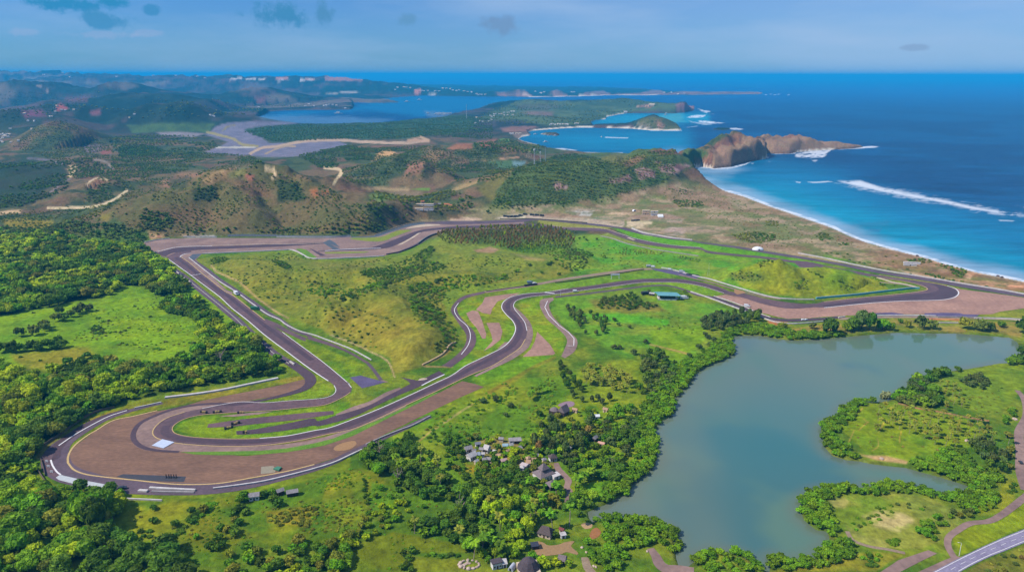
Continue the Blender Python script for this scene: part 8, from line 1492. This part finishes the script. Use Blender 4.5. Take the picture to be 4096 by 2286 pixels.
wood('scrub', P('T2', 1200, 1110, 1270, 980, 1380, 850, 1560, 785, 1850, 755, 2050, 800, 2300, 740, 2516, 720, 2516, 890, 2430, 960, 2100, 1045, 1700, 1110, 1400, 1125), 5.0, (1.7, 3.0), [9, 9, 2, 3], 'hill', dens=lambda x, y: np.full(x.shape, .95)*(.35+.65*sstep(.36, .48, fbm(x, y, 60, 31, 3))))
wood('scrub', P('T2', 100, 760, 400, 700, 720, 690, 900, 720, 1300, 690, 1420, 700, 1400, 860, 1280, 960, 1000, 960, 620, 990, 300, 970, 140, 950), 6.5, (1.8, 3.6), [9, 2, 9, 3], 'hill', dens=hd(.40, .5, 110)); wood('scrub', P('T2', 220, 1000, 620, 1060, 900, 1010, 1150, 1090, 1000, 1150, 640, 1190, 480, 1240, 350, 1190), 7.5, (2.4, 4.2), [2, 9, 3], 'hill', dens=hd(.44, .56, 70))
wood('scrub', P('T1', 800, 780, 1200, 720, 1800, 760, 1900, 820, 1700, 800, 1400, 850, 1100, 920, 900, 1010, 700, 930, 800, 850), 6.5, (1.8, 3.6), [9, 2, 3], 'hill', dens=hd(.40, .5, 110)); wood('scrub', P('T1', 480, 800, 640, 780, 750, 830, 740, 900, 560, 930, 500, 900), 7.5, (2.6, 4), [2, 9], 'hill'); wood('scrub', P('T1', 2150, 760, 2516, 680, 'T2', 120, 680, 400, 720, 300, 820, 60, 850, 'T1', 2300, 850), 8, (2.6, 4.4), [2, 9], 'hill', dens=hd(.38, .48, 110))
wood('scrub', P('T1', -200, 830, 480, 800, 480, 1000, 200, 1120, -200, 1150), 10, (3, 5), [2, 4], 'hill', dens=hd(.42, .52, 120)); wood('scrub', P('T1', 100, 700, 250, 560, 410, 510, 560, 550, 780, 690, 850, 780, 400, 790), 8, (2, 3.6), [9, 3], 'hill', dens=hd(.42, .54, 90))
wood('scrub', P('T1', 760, 640, 1000, 610, 1500, 620, 1560, 700, 1400, 760, 850, 740), 12, (3.4, 5.4), [9, 2, 3], 'hill', dens=hd(.42, .54, 150)); wood('scrub', P('T1', 1760, 590, 1900, 550, 2200, 535, 2516, 530, 'T2', 700, 500, 1000, 470, 1200, 500, 1200, 640, 760, 620, 500, 640, 'T1', 2516, 640, 1960, 660), 11, (3, 4.8), [9, 2], 'hill', dens=lambda x, y: np.full(x.shape, .8))
wood('scrub', P('N8', 0, 860, 250, 830, 430, 800, 600, 870, 860, 880, 900, 960, 640, 1000, 560, 960, 0, 1010), 10, (3.2, 5), [9, 2, 3], 'hill', dens=hd(.36, .46, 120)); wood('scrub', P('N8', 960, 1050, 1000, 1000, 1280, 990, 1320, 1050), 9, (3, 4.4), [2, 4], 'hill'); wood('scrub', P('N8', 2020, 620, 2250, 510, 2420, 560, 2580, 640, 2300, 670), 12, (3, 5), [9, 3], 'hill', dens=hd(.42, .5, 100))
wood('scrub', P('N8', 0, 540, 400, 330, 1000, 340, 1900, 300, 2400, 400, 1800, 470, 1400, 600, 400, 620), 24, (4, 6.5), [9, 3], 'hill', dens=hd(.42, .52, 300))
wood('scrub', P('T1', 0, 300, 700, 300, 1600, 360, 1900, 300, 2400, 360, 1900, 460, 1000, 500, 0, 520), 24, (4, 6.5), [9, 3], 'hill', dens=hd(.46, .56, 300)); wood('scrub', P('T2', 1000, 1060, 1230, 1100, 1700, 1115, 2100, 1050, 2480, 960, 2480, 1010, 1900, 1110, 1500, 1150, 1000, 1140), 9, (2, 3.6), [9, 2], 'hill', dens=hd(.48, .56, 60))

for c, x, y, h_, lab in (('B2', 530, 800, 9, 'bare brown tree at the edge of the wood beside the meadow'), ('B2', 400, 600, 9, 'bare reddish tree among green crowns near the barrier end'), ('B2', 985, 1010, 9, 'bare pale tree left of the bare trunk grove'), ('B2', 1290, 930, 8, 'bare pale tree above the bare trunk grove'), ('M1', 1590, 1000, 13, 'bare pale tree in the wood right of the bright field'), ('B1', 800, 1040, 9, 'bare yellowish tree right of the tallest clump')):
    q = at_px(c, x, y)[0]; o = bare_np(int(x)).obj('bare_tree', M_BARKP); o.location = q; o.scale = (h_*.8, h_*.8, h_); tag(o, lab, 'tree')

# ---------------------------------------------------------------- build the plants
KMESH = {}
def proto(kind, lod, var, tint):
    key = (kind, lod, var, tint)
    if key not in KMESH:
        V, F, L = {'tree': LOD0, 'banyan': LOD0, 'mangrove': LOD1, 'bush': BUSH0, 'casuarina': LOD0, 'conifer': CONE1}[kind][var]
        KMESH[key] = mesh_np('crown', V, F, [LEAF[tint]], attrs={'lv': ('FACE', 'FLOAT', L)})
    return KMESH[key]
TRUNKS = [trunk_np(i).mesh('trunk', M_BARK) for i in range(3)]
def banyan_trunk(i):
    m = trunk_np(10+i, .75, .05, 3); rs = np.random.RandomState(i)
    for k in range(6):
        a = rs.uniform(0, 6.28); r = rs.uniform(.15, .4); m.tube([(math.cos(a)*r, math.sin(a)*r, -.1), (math.cos(a)*r*.9, math.sin(a)*r*.9, .4), (math.cos(a)*r*.6, math.sin(a)*r*.6, .85)], [.035, .03, .025], 5)
    return m.mesh('trunk', M_BARKP)
BTR = [banyan_trunk(i) for i in range(2)]
PF = [palm_parts(i) for i in range(4)]
PMESH = {}
def palm_mesh(v, t):
    if (v, t) not in PMESH: PMESH[(v, t)] = mesh_np('fronds', PF[v][0], PF[v][1], [LEAF[t]], attrs={'lv': ('FACE', 'FLOAT', PF[v][2])})
    return PMESH[(v, t)]
PTR = []
for i in range(3):
    b = MB(); b.tube([(0, 0, -.04), (.02*i, .01, .3), (.05*i, .02, .7), (.06*i, .03, 1)], [.028, .02, .017, .014], 6); PTR.append(b.mesh('trunk', M_BARKP))
HSC = {'tree': 1.0, 'banyan': 1.0, 'mangrove': .8, 'bush': .9, 'casuarina': 1.35, 'conifer': 1.45, 'scrub': .95}
for p in PLANTS:
    q = proj(np.array([p['x'], p['y'], p['z']+1.0])); p['px'] = q
    p['in'] = (-5 < q[0] < 4101) and (q[1] < 2286+25*FS/4096*p['r']/3)
    p['app'] = p['r']/math.hypot(p['x'], p['y'], H)*(1 if p['in'] else 0)
KN = {'tree': ('broadleaf_tree', 'tree'), 'casuarina': ('casuarina_tree', 'tree'), 'mangrove': ('mangrove_shrub', 'mangrove'), 'bush': ('bush', 'bush'), 'conifer': ('slender_tree', 'tree'), 'banyan': ('banyan_tree', 'tree'), 'palm': ('palm_tree', 'palm')}
WORD = {'tree': 'tree', 'casuarina': 'feathery tree', 'mangrove': 'mangrove', 'bush': 'bush', 'conifer': 'slender tree', 'banyan': 'banyan tree', 'palm': 'palm'}
def size_word(p):
    m = {'tree': 4.6, 'casuarina': 3.4, 'mangrove': 2.6, 'bush': 2.0, 'conifer': 2.1, 'banyan': 4.8, 'palm': 2.6}[p['kind']]
    return 'large' if p['r'] > m else 'small'
def single(p):
    nm, cat = KN[p['kind']]; s = p['r']; hz_ = s*HSC[p['kind']]*p['h'] if p['kind'] != 'palm' else 1
    lab = f"{size_word(p)} {TINT[p['tint']]} {WORD[p['kind']]} {p['where']}"; grp = lab.split(' ', 1)[1] if False else lab
    if p['kind'] in ('tree', 'banyan', 'casuarina', 'palm'):
        e = empty(nm, (p['x'], p['y'], p['z']-.1), p['a']); tag(e, lab, cat, lab)
        if p['kind'] == 'palm':
            t = link('trunk', PTR[p['v'] % 3], e); t.scale = (p['h'], p['h'], p['h'])
            f = link('fronds', palm_mesh(p['v'] % 4, p['tint']), e, (.06*(p['v'] % 3)*p['h'], .03*p['h'], p['h'])); f.scale = (s, s, s)
        else:
            t = link('trunk', (BTR[p['v'] % 2] if p['kind'] == 'banyan' else TRUNKS[p['v'] % 3]), e); t.scale = (s, s, hz_)
            c = link('crown', proto(p['kind'], 0, p['v'] % 5, p['tint']), e); u = .86+.28*((p['v']*.37) % 1); k_ = .78 if p['kind'] == 'casuarina' else 1; c.scale = (s*k_*u, s*k_/u, hz_*(.85+.3*((p['v']*.71) % 1)))
    else:
        n_ = 5 if p['kind'] == 'mangrove' else 4
        o = link(nm, proto(p['kind'], 0, p['v'] % n_, p['tint']), None, (p['x'], p['y'], p['z']-.15), p['a']); o.scale = (s, s, hz_); tag(o, lab, cat, lab)
LIM = {'tree': 300, 'casuarina': 300, 'mangrove': 300, 'bush': 300, 'conifer': 300, 'banyan': 300, 'palm': 300}
rest = []
for k in LIM:
    ps = sorted([p for p in PLANTS if p['kind'] == k], key=lambda p: -p['app'])
    ps_in = [p for p in ps if p['in']][:LIM[k]]; ids = {id(p) for p in ps_in}
    for p in ps_in: single(p)
    rest += [p for p in ps if id(p) not in ids]
rest += [p for p in PLANTS if p['kind'] == 'scrub']
def stuff(name, ps):
    if not ps: return
    Vs = []; Fs = []; Ls = []; Rn = []; Mi = []; b = 0
    for p in ps:
        d = math.hypot(p['x'], p['y'])
        k = p['kind']
        if k == 'palm': continue
        if k in ('tree', 'casuarina', 'mangrove', 'banyan'): V, F, L = (LOD1 if d < 1150 else LOD2)[p['v'] % 4]
        elif k == 'bush': V, F, L = BUSH1[p['v'] % 4]
        elif k == 'conifer': V, F, L = CONE1[p['v'] % 4]
        else: V, F, L = (LOD2 if d > 900 else LOD1)[p['v'] % 4]
        s = p['r']; hz_ = s*HSC[k]*p['h']; c, s_ = math.cos(p['a']), math.sin(p['a'])
        x = V[:, 0]*c-V[:, 1]*s_; y = V[:, 0]*s_+V[:, 1]*c; sx = s*(.78 if k == 'casuarina' else 1)
        Vs.append(np.stack([x*sx+p['x'], y*sx+p['y'], V[:, 2]*hz_+p['z']-(.25*s if k == 'scrub' else .2)], -1)); Fs.append(F+b); b += len(V)
        Ls.append(L); Rn.append(np.full(len(F), (p['v']*.618+p['a']) % 1)); Mi.append(np.full(len(F), p['tint']))
    me = mesh_np(name, np.vstack(Vs), np.vstack(Fs), LEAF, np.concatenate(Mi), attrs={'lv': ('FACE', 'FLOAT', np.concatenate(Ls)), 'rnd': ('FACE', 'FLOAT', np.concatenate(Rn))})
    tag(link(name, me), kind='stuff')
stuff('woodland', [p for p in rest if p['kind'] in ('tree', 'casuarina', 'banyan')])
stuff('mangrove_belt', [p for p in rest if p['kind'] == 'mangrove'])
stuff('scattered_scrub', [p for p in rest if p['kind'] in ('bush', 'conifer')])
stuff('hillside_scrub', [p for p in rest if p['kind'] == 'scrub'])
import collections
print('PLANTS', collections.Counter(p['kind'] for p in PLANTS), 'rest', len(rest))
SUN_E = 5.0; SKY_S = .079; SKY_TINT = (.25, .52, .92); EXPO = .64
VEIL = (3.1, 4.4, 6.4)
HAZE_D = .000065; HAZE_C = (.02, .38, .73)
CLOUDS = [(230, 18, 85, 26, 1, (.3, 2.2, 4.4)), (450, 12, 44, 24, 1, (.3, 2.2, 4.4)), (420, 85, 72, 28, .9, (.5, 2.3, 4.4)), (1115, 62, 135, 38, 1, (.5, 2.2, 4.2)), (1285, 62, 36, 38, .9, (.7, 2.3, 4.2)), (1640, 80, 44, 20, .7, (1.0, 2.5, 4.2)), (2005, 102, 70, 36, .7, (1.4, 2.4, 4.0)), (3660, 190, 60, 10, .5, (1.8, 2.6, 4.0)), (605, 36, 26, 16, .8, (.4, 2.2, 4.4)), (100, 128, 60, 14, .2, (4.0, 4.0, 5.8)), (400, 138, 90, 12, .2, (4.0, 4.0, 5.8)), (600, 136, 50, 12, .2, (4.0, 4.0, 5.8))]
# ---------------------------------------------------------------- camera, sun, sky, air
cam = bpy.data.cameras.new('camera'); co = bpy.data.objects.new('camera', cam); COL.objects.link(co); sc.camera = co
cam.sensor_width = 36; cam.lens = 36*FS/4096; cam.clip_start = 1; cam.clip_end = 400000
M3 = Matrix(((RT[0], UP[0], -FWD[0]), (RT[1], UP[1], -FWD[1]), (RT[2], UP[2], -FWD[2])))
co.matrix_world = Matrix.Translation(Vector(CAM)) @ M3.to_4x4()
EL = math.radians(47)
ld = np.array([.95, .26]); ld /= np.linalg.norm(ld)          # where the light travels
sv = Vector((-ld[0]*math.cos(EL), -ld[1]*math.cos(EL), math.sin(EL)))   # towards the sun
sun = bpy.data.lights.new('sun', 'SUN'); sun.energy = SUN_E; sun.angle = math.radians(.5); sun.color = (1, .95, .87)
so = bpy.data.objects.new('sun', sun); COL.objects.link(so); so.rotation_euler = sv.to_track_quat('Z', 'Y').to_euler(); so.location = sv*500+Vector((0, 0, 600))
w = bpy.data.worlds.new('World'); sc.world = w; w.use_nodes = True
ns = w.node_tree.nodes; ln = w.node_tree.links; bg = ns['Background']
sky = N(ns, 'ShaderNodeTexSky', sky_type='NISHITA', sun_disc=False); sky.sun_elevation = EL; sky.sun_rotation = math.atan2(sv.x, sv.y)
sky.air_density = 1.0; sky.dust_density = .3; sky.ozone_density = 4.0; sky.altitude = 200
tint = N(ns, 'ShaderNodeVectorMath', operation='MULTIPLY'); tint.inputs[1].default_value = SKY_TINT; ln.new(sky.outputs[0], tint.inputs[0])
tc = N(ns, 'ShaderNodeTexCoord')
# thin veil and small clouds, fixed to compass directions
mp = N(ns, 'ShaderNodeMapping'); mp.inputs['Scale'].default_value = (1, 1, 5); ln.new(tc.outputs['Generated'], mp.inputs['Vector'])
veil = N(ns, 'ShaderNodeTexNoise', i_Scale=3.2, i_Detail=5.0, i_Roughness=.55); ln.new(mp.outputs['Vector'], veil.inputs['Vector'])
vr = N(ns, 'ShaderNodeMapRange'); vr.inputs[1].default_value = .42; vr.inputs[2].default_value = .72; vr.inputs[4].default_value = .45; ln.new(veil.outputs['Fac'], vr.inputs[0])
sx_ = N(ns, 'ShaderNodeSeparateXYZ'); ln.new(tc.outputs['Generated'], sx_.inputs[0])
rx_ = N(ns, 'ShaderNodeMapRange'); rx_.inputs[1].default_value = -.6; rx_.inputs[2].default_value = .6; rx_.inputs[3].default_value = -.15; rx_.inputs[4].default_value = .5; ln.new(sx_.outputs[0], rx_.inputs[0])
va_ = N(ns, 'ShaderNodeMath', operation='ADD', use_clamp=True); ln.new(vr.outputs[0], va_.inputs[0]); ln.new(rx_.outputs[0], va_.inputs[1])
cur = N(ns, 'ShaderNodeMix', data_type='RGBA'); cur.inputs[7].default_value = (*VEIL, 1); ln.new(va_.outputs[0], cur.inputs[0]); ln.new(tint.outputs[0], cur.inputs[6])
cur = cur.outputs[2]
wob = N(ns, 'ShaderNodeTexNoise', i_Scale=38.0, i_Detail=5.0, i_Roughness=.65); ln.new(tc.outputs['Generated'], wob.inputs['Vector'])
def cloud(px, py, rx, ry, amt, col):
    global cur
    d = rays([(px, py)])[0]; d /= np.linalg.norm(d)
    sub = N(ns, 'ShaderNodeVectorMath', operation='SUBTRACT'); sub.inputs[1].default_value = tuple(d); ln.new(tc.outputs['Generated'], sub.inputs[0])
    m = N(ns, 'ShaderNodeVectorMath', operation='MULTIPLY'); m.inputs[1].default_value = (FS/rx, FS/rx, FS/ry); ln.new(sub.outputs[0], m.inputs[0])
    l = N(ns, 'ShaderNodeVectorMath', operation='LENGTH'); ln.new(m.outputs[0], l.inputs[0])
    a = N(ns, 'ShaderNodeMath', operation='MULTIPLY_ADD'); a.inputs[1].default_value = 3.2; a.inputs[2].default_value = -1.6; ln.new(wob.outputs['Fac'], a.inputs[0])
    s = N(ns, 'ShaderNodeMath', operation='ADD'); ln.new(l.outputs['Value'], s.inputs[0]); ln.new(a.outputs[0], s.inputs[1])
    r = N(ns, 'ShaderNodeMapRange', interpolation_type='SMOOTHSTEP'); r.inputs[1].default_value = 1.25; r.inputs[2].default_value = .45; r.inputs[3].default_value = 0; r.inputs[4].default_value = amt
    ln.new(s.outputs[0], r.inputs[0])
    x = N(ns, 'ShaderNodeMix', data_type='RGBA'); x.inputs[7].default_value = (*col, 1); ln.new(r.outputs[0], x.inputs[0]); ln.new(cur, x.inputs[6]); cur = x.outputs[2]
for a in CLOUDS: cloud(*a)
zr_ = N(ns, 'ShaderNodeMapRange'); zr_.inputs[1].default_value = .12; zr_.inputs[2].default_value = .5; zr_.inputs[3].default_value = 1; zr_.inputs[4].default_value = 1.7; ln.new(sx_.outputs[2], zr_.inputs[0])  # sky overhead, out of view, brightened to fill the shade of the trees
zs_ = N(ns, 'ShaderNodeVectorMath', operation='SCALE'); ln.new(cur, zs_.inputs[0]); ln.new(zr_.outputs[0], zs_.inputs['Scale']); cur = zs_.outputs[0]
ln.new(cur, bg.inputs['Color']); bg.inputs['Strength'].default_value = SKY_S
# air
if HAZE_D > 0:
    hz = MB(); hz.box(-115000, -600, -12, 115000, 152000, 325)
    m = bpy.data.materials.new('air'); m.use_nodes = True; nt = m.node_tree
    nt.nodes.remove(nt.nodes['Principled BSDF']); pv = nt.nodes.new('ShaderNodeVolumePrincipled')
    pv.inputs['Color'].default_value = (*HAZE_C, 1); pv.inputs['Density'].default_value = HAZE_D; pv.inputs['Anisotropy'].default_value = 0
    nt.links.new(pv.outputs[0], nt.nodes['Material Output'].inputs['Volume'])
    tag(hz.obj('haze', m), kind='stuff')
sc.view_settings.view_transform = 'Standard'; sc.view_settings.look = 'None'; sc.view_settings.gamma = 1; sc.view_settings.exposure = EXPO
sc.cycles.use_denoising = True; sc.cycles.max_bounces = 5; sc.cycles.diffuse_bounces = 2; sc.cycles.glossy_bounces = 2; sc.cycles.transmission_bounces = 2; sc.cycles.volume_bounces = 0; sc.cycles.transparent_max_bounces = 4
sc.cycles.volume_step_rate = 10; sc.cycles.use_adaptive_sampling = True; sc.cycles.adaptive_threshold = .02; sc.cycles.caustics_reflective = False; sc.cycles.caustics_refractive = False
